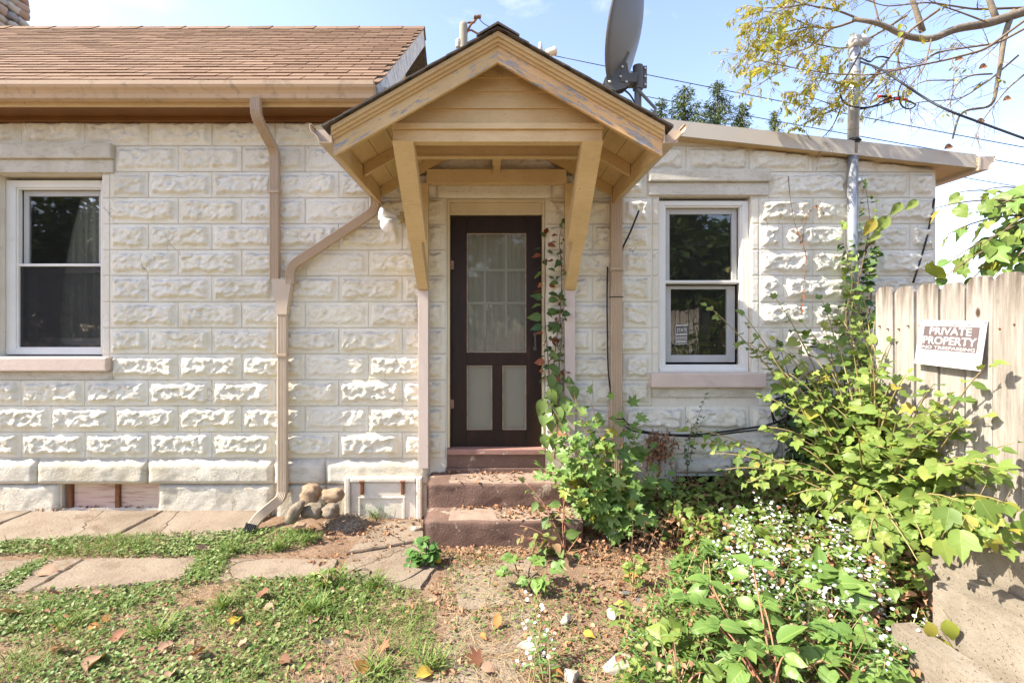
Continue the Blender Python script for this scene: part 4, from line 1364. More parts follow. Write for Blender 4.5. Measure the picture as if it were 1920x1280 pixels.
# ------------------------------------------------------------------ flood light beside the left bracket
fl = thing('flood_light', W(765, 410, -0.04), 'twin white reflector flood light beside the left porch bracket', 'light fixture')
s = MB(); s.box(XW(752), XW(770), -0.06, -0.03, ZW(420), ZW(400), 0.004); s.tube([W(760, 412, -0.06), W(752, 412, -0.14)], 0.016, 8); s.build('base', mat('aged_brass', (0.45, 0.36, 0.16), (0.30, 0.24, 0.12), 20, 0.5, 0.001, 60), fl)
M['bulb'] = mat('milky_bulb_glass', (0.82, 0.82, 0.80), (0.72, 0.73, 0.72), 8, 0.18, 0.0, spec=0.6)
M['socket'] = mat('socket_shell', (0.55, 0.45, 0.25), (0.42, 0.34, 0.18), 16, 0.5, 0.0)
for (tip, back) in ((W(712, 400, -0.24), W(745, 408, -0.16)), (W(722, 424, -0.30), W(748, 412, -0.16))):
    ax = (Vector(tip) - Vector(back)); L = ax.length
    Mx = Matrix.Translation(back) @ ax.to_track_quat('Z', 'Y').to_matrix().to_4x4()
    s = MB(); s.lathe([(0.016, -0.02), (0.022, L*0.15), (0.040, L*0.55), (0.060, L*0.86), (0.062, L*0.93), (0.054, L*0.99), (0.03, L*1.04), (0.002, L*1.06)], Mx, 20); bl = s.build('bulb', M['bulb'], fl, True)
    s = MB(); s.lathe([(0.020, -0.035), (0.021, 0.02), (0.018, 0.025)], Mx, 12); s.build('socket', M['socket'], fl)

# ------------------------------------------------------------------ satellite dish on the porch roof
DC = P(1171, 52, 3.24)
DN = Vector((-0.84, 0.47, 0.26)).normalized()
dsh = thing('satellite_dish', P(1197, 250, 3.26), 'grey satellite dish on a mast rising behind the right porch slope', 'satellite dish')
zx = DN
xx = Vector((0, 0, 1)).cross(zx).normalized()
yx = zx.cross(xx)
MD = Matrix(((xx.x, yx.x, zx.x, DC.x), (xx.y, yx.y, zx.y, DC.y), (xx.z, yx.z, zx.z, DC.z), (0, 0, 0, 1)))
v, f = [], []
nr, na = 10, 56
for layer, off in ((0, 0.0), (1, -0.010)):
    for i in range(nr + 1):
        r = i / nr
        for k in range(na):
            a = 2*math.pi*k/na
            v.append(MD @ Vector((0.30*r*math.cos(a), 0.37*r*math.sin(a), 0.075*(r*r - 1) + off)))
def idx(l, i, k): return l*(nr+1)*na + i*na + k % na
for i in range(nr):
    for k in range(na):
        f.append((idx(0,i,k), idx(0,i+1,k), idx(0,i+1,k+1), idx(0,i,k+1)))
        f.append((idx(1,i,k), idx(1,i,k+1), idx(1,i+1,k+1), idx(1,i+1,k)))
rim = [idx(0, nr, k) for k in range(na)]
for k in range(na): f.append((idx(0,nr,k), idx(1,nr,k), idx(1,nr,k+1), idx(0,nr,k+1)))
refl = mobj('reflector', v, f, M['dish'], dsh, True)
s = MB(); s.tube([MD @ Vector((0.303*math.cos(a), 0.373*math.sin(a), -0.004)) for a in [2*math.pi*k/na for k in range(na + 1)]], 0.008, 6, False); s.build('rim', M['dish'], refl)
# bracket behind the dish
bk = MD @ Vector((0, -0.20, -0.10))
mast_top = P(1196, 145, 3.27)
mast_bot = P(1196, 262, 3.27)
s = MB(); s.tube([mast_bot, mast_top + Vector((0, 0, 0.05))], 0.024, 14); s.build('mast', M['dish'], dsh, True)
s = MB(); s.tube([mast_top - Vector((0, 0, 0.085)), mast_top + Vector((0, 0, 0.075))], 0.034, 14)
s.box(0.0, 0.06, -0.006, 0.006, -0.075, 0.075, 0.002, Matrix.Translation(mast_top)); cl = s.build('mast_clamp', M['dish_dark'], dsh)
for dz in (-0.055, 0.0, 0.055):
    s = MB(); s.lathe([(0.008, 0), (0.008, 0.010), (0.004, 0.013)], Matrix.Translation(mast_top + Vector((0.045, -0.005, dz))) @ Matrix.Rotation(R(90), 4, 'X'), 8); s.build('bolt', M['bolt'], dsh)
plate = [(-0.13, -0.09), (-0.055, -0.125), (0.03, -0.10), (0.075, -0.06), (0.06, 0.02), (0.045, 0.10), (0.0, 0.15), (-0.02, 0.20), (-0.035, 0.19), (-0.03, 0.12), (-0.075, 0.05), (-0.12, 0.03), (-0.14, -0.03)]
pc = P(1166, 142, 3.22)
for dy in (0.0, 0.07):
    s = MB(); s.prism([(pc.x + a*0.8, pc.z + b*0.8) for a, b in plate], 'y', pc.y + dy, pc.y + dy + 0.006); s.build('bracket_plate', M['dish_dark'], dsh)
s = MB(); s.box(-0.01, 0.10, -0.006, 0.085, -0.035, 0.03, 0.004, Matrix.Translation(pc + Vector((0.0, 0, -0.01)))); s.tube([pc + Vector((-0.02, 0.035, 0.03)), MD @ Vector((0, -0.16, -0.06))], 0.022, 8); s.build('bracket_arm', M['dish_dark'], dsh)
for a, b in ((-0.10, -0.055), (-0.09, 0.02), (0.0, 0.07), (-0.015, -0.01), (0.035, -0.055), (-0.022, 0.15)):
    s = MB(); s.lathe([(0.009, 0), (0.009, 0.008), (0.004, 0.012)], Matrix.Translation(pc + Vector((a*0.8, -0.001, b*0.8))) @ Matrix.Rotation(R(90), 4, 'X'), 8); s.build('bolt', M['bolt'], dsh)
s = MB(); s.tube([mast_top + Vector((-0.01, -0.02, -0.09)), mast_top + Vector((0.10, -0.06, -0.24)), P(1212, 262, 3.2)], 0.011, 8); s.build('strut', M['dish'], dsh)
s = MB(); s.tube(bez(pc + Vector((0.02, 0.0, -0.10)), pc + Vector((0.1, -0.03, -0.16)), P(1205, 262, 3.2), 12), 0.006, 6); s.build('coax_cable', M['cable'], dsh, True)

# ------------------------------------------------------------------ service mast, utility box, cables on the wall
sm = thing('service_mast', W(1598, 640, -0.075), 'galvanised electrical service pipe passing up through the wing roof edge', 'pipe')
s = MB(); s.tube([W(1597, 640, -0.08), W(1599, 290, -0.08)], 0.040, 18); s.tube([W(1599, 290, -0.08), W(1603.5, 86, -0.08)], 0.0425, 18); s.build('conduit', M['galv'], sm, True)
top = W(1604, 84, -0.08)
s = MB(); s.lathe([(0.050, -0.03), (0.052, 0.02), (0.048, 0.055), (0.03, 0.075), (0.004, 0.082)], Matrix.Translation(top), 16); s.tube([top + Vector((0.02, -0.02, 0.035)), top + Vector((0.085, -0.03, 0.0))], [0.045, 0.035], 10); s.build('weather_head', M['grey_plastic'], sm, True)
s = MB(); s.lathe([(0.047, -0.012), (0.047, 0.012)], Matrix.Translation(W(1601, 268, -0.08)), 16); s.lathe([(0.060, -0.012), (0.045, 0.01)], Matrix.Translation(W(1600, 263, -0.08)), 16); s.build('roof_boot', M['black'], sm)
s = MB(); z = ZW(344); xq = XW(1598); s.box(xq - 0.10, xq + 0.045, -0.05, -0.035, z - 0.012, z + 0.012, 0.002); s.lathe([(0.044, -0.012), (0.044, 0.012)], Matrix.Translation((xq, -0.08, z)), 16); s.build('pipe_strap', M['bolt'], sm)
s = MB()
for py in (112, 137, 178):
    s.lathe([(0.0465, -0.008), (0.0465, 0.008)], Matrix.Translation(W(1603, py, -0.08)), 16)
s.tube([W(1603, 137, -0.08), W(1580, 140, -0.16)], 0.007, 6); s.lathe([(0.012, -0.02), (0.022, 0), (0.012, 0.02)], Matrix.Translation(W(1618, 146, -0.12)), 10)
s.build('cable_clamp', M['bolt'], sm)
ub = thing('utility_box', W(1525, 700, -0.03), 'grey plastic utility box half hidden by vines on the wing wall', 'utility box')
bx0, bx1, bz0, bz1 = XW(1500), XW(1551), ZW(699), ZW(648)
s = MB(); s.prism([(-0.03, bz1), (-0.12, bz1 - 0.01), (-0.13, bz0 + 0.03), (-0.11, bz0), (-0.03, bz0)], 'x', bx0, bx1); s.build('case', M['grey_plastic'], ub)
s = MB(); s.box(bx0 - 0.004, bx1 + 0.004, -0.136, -0.03, bz1 + 0.001, bz1 + 0.012, 0.003); s.build('lid', M['grey_plastic'], ub)
s = MB(); s.lathe([(0.012, 0), (0.012, 0.006)], Matrix.Translation((bx1 - 0.05, -0.116, bz0 + 0.02)) @ Matrix.Rotation(R(90), 4, 'X'), 10); s.build('knockout', M['black'], ub)
cb = thing('wall_cables', W(1161, 780, -0.03), 'black cables tied to the right downspout and sagging along the wall', 'cable')
def cablepath(q, r=0.008, m='cable', parent=cb, name='strand', y=-0.085):
    pts = smooth_path([W(a, b, y) for a, b in q], 0.15, 6)
    s_ = MB(); s_.tube(pts, r, 6); return s_.build(name, M[m], parent, True)
cablepath([(1198, 395), (1180, 440), (1164, 470), (1163, 560), (1161, 650), (1161, 775), (1180, 800), (1222, 813), (1300, 816), (1380, 806), (1452, 795), (1500, 770)], 0.0085)
cablepath([(1139, 500), (1138, 560), (1139, 640), (1140, 700), (1150, 770), (1175, 806), (1230, 815), (1310, 819), (1390, 809), (1470, 800)], 0.007)
cablepath([(1452, 795), (1446, 770), (1450, 748), (1466, 744), (1480, 760), (1476, 790), (1462, 796), (1447, 780), (1452, 752), (1470, 742)], 0.007)
cablepath([(1510, 700), (1516, 730), (1545, 755), (1600, 765)], 0.006)
s = MB(); s.tube(smooth_path([W(1752, 372, -0.02), W(1740, 440, -0.02), W(1722, 500, -0.03), W(1712, 530, -0.04)], 0.2), 0.008, 6); s.build('strand', M['cable'], cb, True)
s = MB(); s.tube([W(1751, 378, 0.02), W(1747.5, 560, 0.02)], 0.010, 6); s.build('strand', M['cable'], cb, True)

# service drop wires hanging from the mast
def hang(name, pts, r, label, cat='wire', m='cable', grp=None):
    s_ = MB(); s_.tube(smooth_path(pts, 0.4, 8), r, 6)
    o = s_.build(name, M[m], None, True)
    return props(o, label, cat, grp)
sd_ = thing('service_drop', W(1612, 120, -0.08), 'looping black service cables with red taped splices beside the pipe head', 'cable')
s = MB(); s.tube(smooth_path([W(1613, 116, -0.1), W(1650, 128, -0.3), W(1690, 155, -0.5), W(1730, 182, -0.55), W(1770, 205, -0.7), W(1860, 238, -0.8), W(1990, 285, -1.0)], 0.3), 0.008, 6); s.build('drop_cable', M['cable'], sd_, True)
for q in ([(1612, 100), (1590, 140), (1572, 165), (1580, 195), (1610, 203), (1640, 200), (1662, 184), (1695, 182)],
          [(1612, 205), (1650, 198), (1680, 186), (1700, 188), (1720, 197), (1705, 206), (1690, 200), (1683, 175), (1690, 158), (1696, 154)],
          [(1612, 108), (1632, 118), (1640, 108), (1655, 106), (1668, 110)]):
    s = MB(); s.tube(smooth_path([W(a, b, -0.2) for a, b in q], 0.12, 6), 0.0062, 6); s.build('loop', M['cable'], sd_, True)
M['red_tape'] = mat('red_tape', (0.55, 0.04, 0.03), (0.45, 0.03, 0.025), 10, 0.5, 0)
for a, b, c, d in ((1648, 181, 1668, 181), (1680, 186, 1698, 187)):
    s = MB(); s.tube([W(a, b, -0.2), W(c, d, -0.2)], 0.010, 8); s.build('splice', M['cable'], sd_)
    for q in (0.05, 0.95):
        p = W(a, b, -0.2).lerp(W(c, d, -0.2), q); dd = (W(c, d, -0.2) - W(a, b, -0.2)).normalized() * 0.014
        s = MB(); s.tube([p - dd, p + dd], 0.0115, 8); s.build('tape', M['red_tape'], sd_)

# far utility poles and lines behind the house
pl = thing('utility_pole', (P(868, 40, 15).x, P(868, 40, 15).y, -0.05), 'weathered wooden utility pole top with insulators above the porch ridge', 'utility pole')
t = P(869, 44, 15)
s = MB(); s.tube([(t.x, t.y, -0.05), (t.x, t.y, t.z - 0.1), t], [0.16, 0.125, 0.11], 12); s.build('pole', M['polewood'], pl, True)
s = MB(); s.tube([P(872, 68, 15), P(883, 46, 15), P(889, 41, 15), P(893, 36, 15)], 0.035, 6); s.tube([P(876, 43, 15), P(891, 42, 15)], 0.03, 6); s.tube([P(878, 58, 15), P(884, 57, 15), P(902, 67, 15)], 0.03, 6); s.build('crossarm', M['rust'], pl)
s = MB()
for k in range(6): s.lathe([(0.05, -0.02), (0.075, 0), (0.05, 0.02)], Matrix.Translation(P(889 + k*2.4, 33 - k*0.3, 15)) @ Matrix.Rotation(R(90), 4, 'Y'), 10)
s.build('insulator', mat('brown_insulator', (0.22, 0.14, 0.09), (0.17, 0.11, 0.07), 8, 0.35, 0), pl)
s = MB(); s.lathe([(0.09, -0.12), (0.10, 0.0), (0.09, 0.1), (0.04, 0.16)], Matrix.Translation(P(860, 82, 15)), 10); s.build('fuse_pot', mat('grey_porcelain', (0.35, 0.35, 0.35), (0.28, 0.28, 0.28), 6, 0.4, 0), pl)
s = MB(); s.tube(bez(P(899, 36, 15), P(905, 46, 15), P(921, 52, 15), 8), 0.012, 5); s.build('jumper', M['cable'], pl, True)
p2 = thing('utility_pole', (P(1013, 80, 16).x, P(1013, 80, 16).y, -0.05), 'grey pole tip with white capped lamp housing right of the porch ridge', 'utility pole')
t = P(1013, 80, 16)
s = MB(); s.tube([(t.x, t.y, -0.05), (t.x, t.y, t.z - 0.25), t], [0.14, 0.09, 0.05], 10); s.build('pole', mat('grey_metal_pole', (0.42, 0.42, 0.40), (0.33, 0.33, 0.32), 8, 0.6, 0.002, 40), p2, True)
s = MB(); s.lathe([(0.10, -0.18), (0.13, -0.12), (0.13, 0.10), (0.145, 0.12), (0.12, 0.16), (0.02, 0.18)], Matrix.Translation(P(1034, 98, 16)) @ Matrix.Rotation(R(70), 4, 'Y'), 16); s.tube([P(1014, 97, 16), P(1032, 98, 16)], 0.05, 8); s.build('lamp_housing', mat('cream_enamel', (0.62, 0.54, 0.42), (0.55, 0.48, 0.38), 6, 0.5, 0), p2, True)
for i, (a, b, lab) in enumerate((((1040, 105), (2300, 345), 'thin upper power line crossing the sky above the wing roof'), ((1195, 178), (2300, 372), 'thin lower power line crossing the sky above the wing roof'), ((1780, 328), (2300, 402), 'thin power line low in the sky right of the wing gutter'))):
    A, B = P(*a, 16), P(*b, 13)
    s = MB(); s.tube(bez(A, (A + B) / 2 - Vector((0, 0, 0.15)), B, 14), 0.013, 5)
    props(s.build('power_line', M['cable'], None, True), lab, 'power line')

# ------------------------------------------------------------------ board fence, running from beside the house towards the camera
XFN = 2.43
FY0, PIT = CAMY + 3.08, 0.1448
fence = thing('board_fence', (XFN, FY0, 0.4), 'weathered grey dog-eared board fence standing square to the house wall', 'fence')
def fence_wood():
    m, n, l, b = new_mat('weathered_board')
    v = coords(n, l, (1, 7, 0.45))
    oi = n.new('ShaderNodeObjectInfo')
    c = ramp(n, l, noise(n, l, v, 6, 9, 0.72, 0.3), [(0.32, (0.10, 0.085, 0.07)), (0.45, (0.25, 0.225, 0.195)), (0.56, (0.36, 0.335, 0.30)), (0.7, (0.43, 0.41, 0.38))])
    c = mixc(n, l, 0.42, c, ramp(n, l, oi.outputs['Random'], [(0, (0.24, 0.205, 0.165)), (0.5, (0.34, 0.31, 0.27)), (1, (0.41, 0.385, 0.35))]))
    v2 = coords(n, l, (1, 5, 1.8))
    c = mixc(n, l, ramp(n, l, noise(n, l, v2, 3.4, 6, 0.7), [(0.60, 0.0), (0.72, 0.7)]), c, (0.12, 0.085, 0.06))
    # rain stains running down from the cut tops
    t = n.new('ShaderNodeTexCoord'); sx = n.new('ShaderNodeSeparateXYZ'); l.new(t.outputs['Object'], sx.inputs['Vector'])
    v3 = coords(n, l, (1, 9, 0.7))
    tp = ramp(n, l, sx.outputs['Z'], [(0.0, 0.0), (1.0, 1.0)])
    mr = n.new('ShaderNodeMapRange'); mr.inputs['From Min'].default_value = 1.72; mr.inputs['From Max'].default_value = 1.91
    l.new(sx.outputs['Z'], mr.inputs['Value'])
    st = mixc(n, l, 1.0, mr.outputs['Result'], ramp(n, l, noise(n, l, v3, 5, 6, 0.7), [(0.35, 0.0), (0.6, 1.0)]), 'MULTIPLY')
    c = mixc(n, l, st, c, (0.10, 0.078, 0.058))
    vo = n.new('ShaderNodeTexVoronoi'); vo.inputs['Scale'].default_value = 3.4
    l.new(coords(n, l, (1, 1.6, 0.8)), vo.inputs['Vector'])
    kn = ramp(n, l, vo.outputs['Distance'], [(0.05, 1.0), (0.09, 0.0)])
    c = mixc(n, l, kn, c, (0.075, 0.05, 0.035))
    l.new(c, b.inputs['Base Color'])
    b.inputs['Roughness'].default_value = 0.92
    b.inputs['Specular IOR Level'].default_value = 0.12
    bump(n, l, b, noise(n, l, v, 9, 9, 0.75), 0.9, 0.008)
    return m
M['fence'] = fence_wood()
rnd = random.Random(5)
for i in range(46):
    g0, g1 = rnd.uniform(0.004, 0.010), rnd.uniform(0.003, 0.009)
    y0 = FY0 - i * PIT - g0
    y1 = FY0 - (i + 1) * PIT + g1
    zt_ = 1.905 + rnd.uniform(-0.018, 0.014)
    c_ = 0.035
    zl = 0.38
    sl_ = rnd.uniform(-0.007, 0.007)
    poly = [(y0, zl), (y0 + sl_, zt_ - c_), (y0 - 0.018 + sl_, zt_ - 0.010), (y0 - c_ + sl_, zt_), (y1 + c_ + sl_, zt_), (y1 + 0.018 + sl_, zt_ - 0.010), (y1 + sl_, zt_ - c_), (y1, zl)]
    xo_ = rnd.uniform(-0.007, 0.007)
    mb = MB(); mb.prism(poly, 'x', XFN + xo_, XFN + 0.018 + xo_)
    mb.build('board', M['fence'], fence)
for i in range(14):
    for zq in (0.66, 1.66):
        for dy in (0.04, 0.105):
            p = Vector((XFN - 0.004, FY0 - i*PIT - dy, zq + 0.01*math.sin(i*3+dy*50)))
            s = MB(); s.lathe([(0.0045, -0.004), (0.0045, 0.006), (0.002, 0.007)], Matrix.Translation(p) @ Matrix.Rotation(R(-90), 4, 'Y'), 6); s.build('nail', M['rust'], fence)
for zq in (0.62, 1.62):
    mb = MB(); mb.box(XFN + 0.022, XFN + 0.062, FY0 - 46*PIT, FY0, zq, zq + 0.09, 0.004); mb.build('rail', M['fence'], fence)
for i in range(4):
    mb = MB(); y = FY0 - 0.05 - i * 2.1; mb.box(XFN + 0.064, XFN + 0.154, y - 0.09, y, 0.0, 1.86, 0.004); mb.build('post', M['fence'], fence)

# the sign on the fence: its bottom edge stands away from the boards
sg = thing('warning_sign', (XFN, CAMY + 2.55, 1.45), 'white PRIVATE PROPERTY NO TRESPASSING sign nailed to the board fence', 'sign')
TL, TR = P(1727, 600, 2.745), P(1853, 602, 2.372)
BLc, BR = P(1715, 681, 2.745), P(1838, 688, 2.372)
ex_ = (TR - TL); ey_ = (BLc - TL)
nrm = ey_.cross(ex_).normalized()
if nrm.x > 0: nrm = -nrm
def sp(u, v, o=0.0): return TL + ex_*u + ey_*v + nrm*o
M['sign_white'] = mat('sign_white', (0.50, 0.50, 0.50), (0.46, 0.46, 0.46), 4, 0.4, 0.0, dirt=(0.5, 0.47, 0.42), dscale=9, dlo=0.66, dhi=0.8, dfac=0.5)
M['sign_faded'] = mat('sign_faded_black', (0.125, 0.095, 0.095), (0.10, 0.08, 0.08), 4, 0.5, 0.0)
M['sign_grey'] = mat('sign_grey_rule', (0.26, 0.255, 0.255), (0.34, 0.335, 0.335), 30, 0.5, 0.0)
def plate_(name, u0, u1, v0, v1, o0, o1, m, par):
    vv = [sp(u0,v0,o0), sp(u1,v0,o0), sp(u1,v1,o0), sp(u0,v1,o0), sp(u0,v0,o1), sp(u1,v0,o1), sp(u1,v1,o1), sp(u0,v1,o1)]
    return mobj(name, vv, [(3,2,1,0),(4,5,6,7),(0,1,5,4),(1,2,6,5),(2,3,7,6),(3,0,4,7)], m, par)
plate_('panel', 0, 1, 0, 1, 0.0, 0.003, M['sign_white'], sg)
plate_('dark_field', 0.085, 0.915, 0.13, 0.655, 0.0036, 0.0040, M['sign_faded'], sg)
def signline(u0, u1, v0, v1):
    return [sp(u0,v0,0.0036), sp(u1,v0,0.0036), sp(u1,v1,0.0036), sp(u0,v1,0.0036)]
mb = MB()
for q in ((0.045, 0.955, 0.055, 0.075), (0.045, 0.955, 0.925, 0.945), (0.045, 0.058, 0.075, 0.925), (0.942, 0.955, 0.075, 0.925), (0.065, 0.935, 0.885, 0.897), (0.065, 0.072, 0.10, 0.885), (0.928, 0.935, 0.10, 0.885)):
    mb.add(signline(*q), [(0, 1, 2, 3)])
mb.build('border_rule', M['sign_grey'], sg)
def text_mesh(txt, u0, u1, v0, v1, o, m, par, name='lettering', off=0.02, S=None):
    cu = bpy.data.curves.new('txt', 'FONT')
    cu.body = txt
    cu.offset = off
    cu.resolution_u = 3
    to = bpy.data.objects.new('txt', cu)
    col.objects.link(to)
    dg = bpy.context.evaluated_depsgraph_get()
    me = bpy.data.meshes.new_from_object(to.evaluated_get(dg))
    bpy.data.objects.remove(to)
    co = np.array([v_.co[:] for v_ in me.vertices])
    a, b = co.min(0), co.max(0)
    fn = S or sp
    for v_ in me.vertices:
        uu = u0 + (u1 - u0) * (v_.co.x - a[0]) / (b[0] - a[0])
        vv = v1 + (v0 - v1) * (v_.co.y - a[1]) / (b[1] - a[1])
        v_.co = fn(uu, vv, o)
    me.name = name
    me.materials.clear()
    me.materials.append(m)
    return link(bpy.data.objects.new(name, me), par)
text_mesh('PRIVATE', 0.185, 0.815, 0.155, 0.315, 0.0046, M['sign_white'], sg)
text_mesh('PROPERTY', 0.10, 0.90, 0.355, 0.530, 0.0046, M['sign_white'], sg)
text_mesh('NO TRESPASSING', 0.105, 0.895, 0.565, 0.632, 0.0046, M['sign_white'], sg, off=0.012)
for u, v_ in ((0.02, 0.03), (0.98, 0.03), (0.03, 0.96), (0.97, 0.97)):
    s = MB(); p = sp(u, v_, 0.002); s.lathe([(0.005, 0), (0.004, 0.003), (0.001, 0.004)], Matrix.Translation(p) @ nrm.to_track_quat('Z', 'Y').to_matrix().to_4x4(), 8); s.build('nail', M['rust'], sg)

# notice stuck inside the right window
nt_ = thing('window_notice', W(1277, 650, 0.13), 'small faded paper notice stuck inside the lower right window pane', 'notice')
YN = 0.140
def np_(u, v_, o=0.0):
    p = W(1266, 609, YN); q = W(1292, 608, YN); r_ = W(1265, 649, YN)
    return p + (q - p)*u + (r_ - p)*v_ + Vector((0, -o, 0))
vv = [np_(0,0,0), np_(1,0,0), np_(0.92,0.93,0), np_(0,0.95,0), np_(0,0,0.001), np_(1,0,0.001), np_(0.92,0.93,0.001), np_(0,0.95,0.001)]
mobj('paper', vv, [(3,2,1,0),(4,5,6,7),(0,1,5,4),(1,2,6,5),(2,3,7,6),(3,0,4,7)], mat('dark_notice', (0.10, 0.095, 0.08), (0.07, 0.065, 0.06), 10, 0.7, 0), nt_)
M['ink'] = mat('pale_notice_print', (0.62, 0.60, 0.54), (0.5, 0.48, 0.42), 60, 0.7, 0)
text_mesh('STATE', 0.12, 0.86, 0.16, 0.34, 0.0016, M['ink'], nt_, 'lettering', 0.02, np_)
mb = MB()
rnd = random.Random(2)
for v0, v1 in ((0.03, 0.07), (0.40, 0.50), (0.56, 0.62), (0.66, 0.70), (0.74, 0.84), (0.88, 0.91)):
    u = 0.08
    while u < 0.84:
        w_ = rnd.uniform(0.05, 0.16)
        mb.add([np_(u, v0, 0.0016), np_(min(u + w_, 0.9), v0, 0.0016), np_(min(u + w_, 0.9), v1, 0.0016), np_(u, v1, 0.0016)], [(0, 1, 2, 3)])
        u += w_ + 0.035
mb.build('print_lines', M['ink'], nt_)
mb = MB()
for q in ((0.0, 0.03, 0.0, 0.95), (0.0, 0.95, 0.0, 0.025)):
    mb.add([np_(q[0], q[2], 0.0015), np_(q[1], q[2], 0.0015), np_(q[1], q[3], 0.0015), np_(q[0], q[3], 0.0015)], [(0, 1, 2, 3)])
mb.build('border', M['ink'], nt_)

# ------------------------------------------------------------------ concrete blocks at the fence foot
M['rawconc'] = M['concrete']
def conc(x0, x1, y0, y1, z0, z1, rz, label, seed, groove=None):
    bm = bmesh.new()
    v, f = box_vf(x0, x1, y0, y1, z0, z1)
    vs = [bm.verts.new(p) for p in v]
    for q in f: bm.faces.new([vs[i] for i in q])
    bmesh.ops.bevel(bm, geom=bm.edges[:], offset=0.014, segments=2, affect='EDGES')
    bmesh.ops.subdivide_edges(bm, edges=[e for e in bm.edges if e.calc_length() > 0.08], cuts=9, use_grid_fill=True)
    for q in bm.verts:
        nn = 0.008 * (float(fbm(q.co.x*9 + seed, q.co.y*9 + q.co.z*7, seed)) - 0.5)
        q.co += Vector((nn, nn, nn))
    c = Vector(((x0+x1)/2, (y0+y1)/2, (z0+z1)/2))
    bmesh.ops.rotate(bm, verts=bm.verts[:], cent=c, matrix=Matrix.Rotation(R(rz), 3, 'Z'))
    me = bpy.data.meshes.new('concrete_block'); bm.to_mesh(me); bm.free()
    me.materials.append(M['concrete'])
    me.polygons.foreach_set('use_smooth', [False]*len(me.polygons))
    o = bpy.data.objects.new('concrete_block', me); link(o)
    return props(o, label, 'concrete block', 'concrete blocks stepped along the fence')
conc(1.86, 1.98, -3.35, -2.01, -0.02, 0.295, 2, 'lowest of the stepped concrete blocks, in the bottom right corner', 1)
conc(1.985, 2.055, -3.30, -1.98, -0.02, 0.14, 2, 'sunken concrete block lying between the two upright ones below the fence', 2)
conc(2.06, 2.16, -3.30, -1.99, -0.02, 0.475, 1, 'middle upright concrete block leaning below the fence', 3)
conc(2.17, 2.26, -3.2, -1.8, 0.10, 0.50, 0, 'narrow concrete ledge behind the middle upright block', 5)
conc(2.27, 2.40, -3.2, -1.75, 0.10, 0.69, -1, 'tallest concrete block directly under the fence boards', 4)
# ------------------------------------------------------------------ leaves
def fan_leaf(poly, centre, fold=0.25, droop=0.25):
    """star-shaped outline filled from a centre point, tip at +y"""
    v = [(centre[0], centre[1])] + list(poly)
    V = np.array([(x, y, fold*abs(x) - droop*y*y) for x, y in v])
    n = len(poly)
    T = np.array([(0, 1+i, 1+(i+1) % n) for i in range(n)])
    UV = np.array([(x + 0.5, y) for x, y in v])
    return V, T[:, ::-1] if False else T, UV
def strip_leaf(prof, fold=0.3, droop=0.3, wav=0.0):
    V, T, UV = [], [], []
    n = len(prof)
    for i, (y, w) in enumerate(prof):
        wz_ = wav * math.sin(i * 2.1)
        for x in (-w, 0, w):
            V.append((x, y, fold*abs(x) - droop*y*y + (wz_ if x else 0)))
            UV.append((x + 0.5, y))
    for i in range(n-1):
        a = i*3
        for k in (0, 1):
            T += [(a+k, a+k+1, a+k+4), (a+k, a+k+4, a+k+3)]
    return np.array(V), np.array(T), np.array(UV)
def polar(pts, c):
    o = []
    full = [(a, r) for a, r in pts] + [(-a, r) for a, r in reversed(pts) if 0 < a < 180]
    for a, r in full:
        o.append((c[0] - r*math.sin(R(a)), c[1] + r*math.cos(R(a))))
    return o
MAPLE = polar([(0, .62), (6, .47), (13, .45), (18, .34), (25, .27), (33, .37), (42, .56), (50, .44), (57, .43), (66, .33), (77, .25), (88, .33), (103, .44), (114, .33), (128, .27), (150, .22), (168, .26), (180, .36)], (0, .38))
MULB = polar([(0, .60), (8, .48), (20, .40), (32, .31), (42, .27), (50, .36), (62, .47), (74, .44), (90, .37), (108, .38), (128, .37), (150, .34), (168, .34), (180, .30)], (0, .38))
MITT = [(x if x < 0 else x*0.72, y) for x, y in MULB]
HEART = polar([(0, .64), (12, .50), (28, .43), (48, .42), (72, .43), (98, .43), (122, .42), (145, .40), (163, .37), (180, .24)], (0, .36))
L = {}
def curl(leaf, a, b, ph):
    V, T, UV = leaf
    V = V.copy()
    r = np.hypot(V[:, 0], V[:, 1] - .4)
    V[:, 2] += a * r * np.sin(5 * np.arctan2(V[:, 0], V[:, 1] - .38) + ph) + b * V[:, 0] * (V[:, 1] - .3)
    return V, T, UV
L['maple'] = [fan_leaf(MAPLE, (0, .38), .18, .25), fan_leaf(MAPLE, (0, .38), .32, .10)]
L['mulb'] = [fan_leaf(MULB, (0, .38), .22, .25), fan_leaf(MITT, (0, .38), .30, .15), fan_leaf(HEART, (0, .36), .25, .35)]
L['heart'] = [fan_leaf(HEART, (0, .36), .25, .30), fan_leaf(HEART, (0, .36), .40, .12)]
L['ovate'] = [strip_leaf([(0, .01), (.07, .14), (.2, .27), (.38, .32), (.56, .27), (.74, .17), (.9, .06), (1, .0)], .28, .35, .012), strip_leaf([(0, .01), (.07, .13), (.2, .24), (.38, .29), (.56, .25), (.74, .16), (.9, .06), (1, .0)], .45, .12, .02)]
L['lance'] = [strip_leaf([(0, .01), (.15, .08), (.4, .12), (.7, .08), (1, 0)], .3, .35)]
L['small'] = [strip_leaf([(0, .02), (.25, .2), (.55, .22), (1, 0)], .3, .3)]
L['round'] = [fan_leaf(polar([(0, .46), (35, .48), (75, .50), (115, .48), (155, .42), (180, .25)], (0, .42)), (0, .42), .25, .12)]
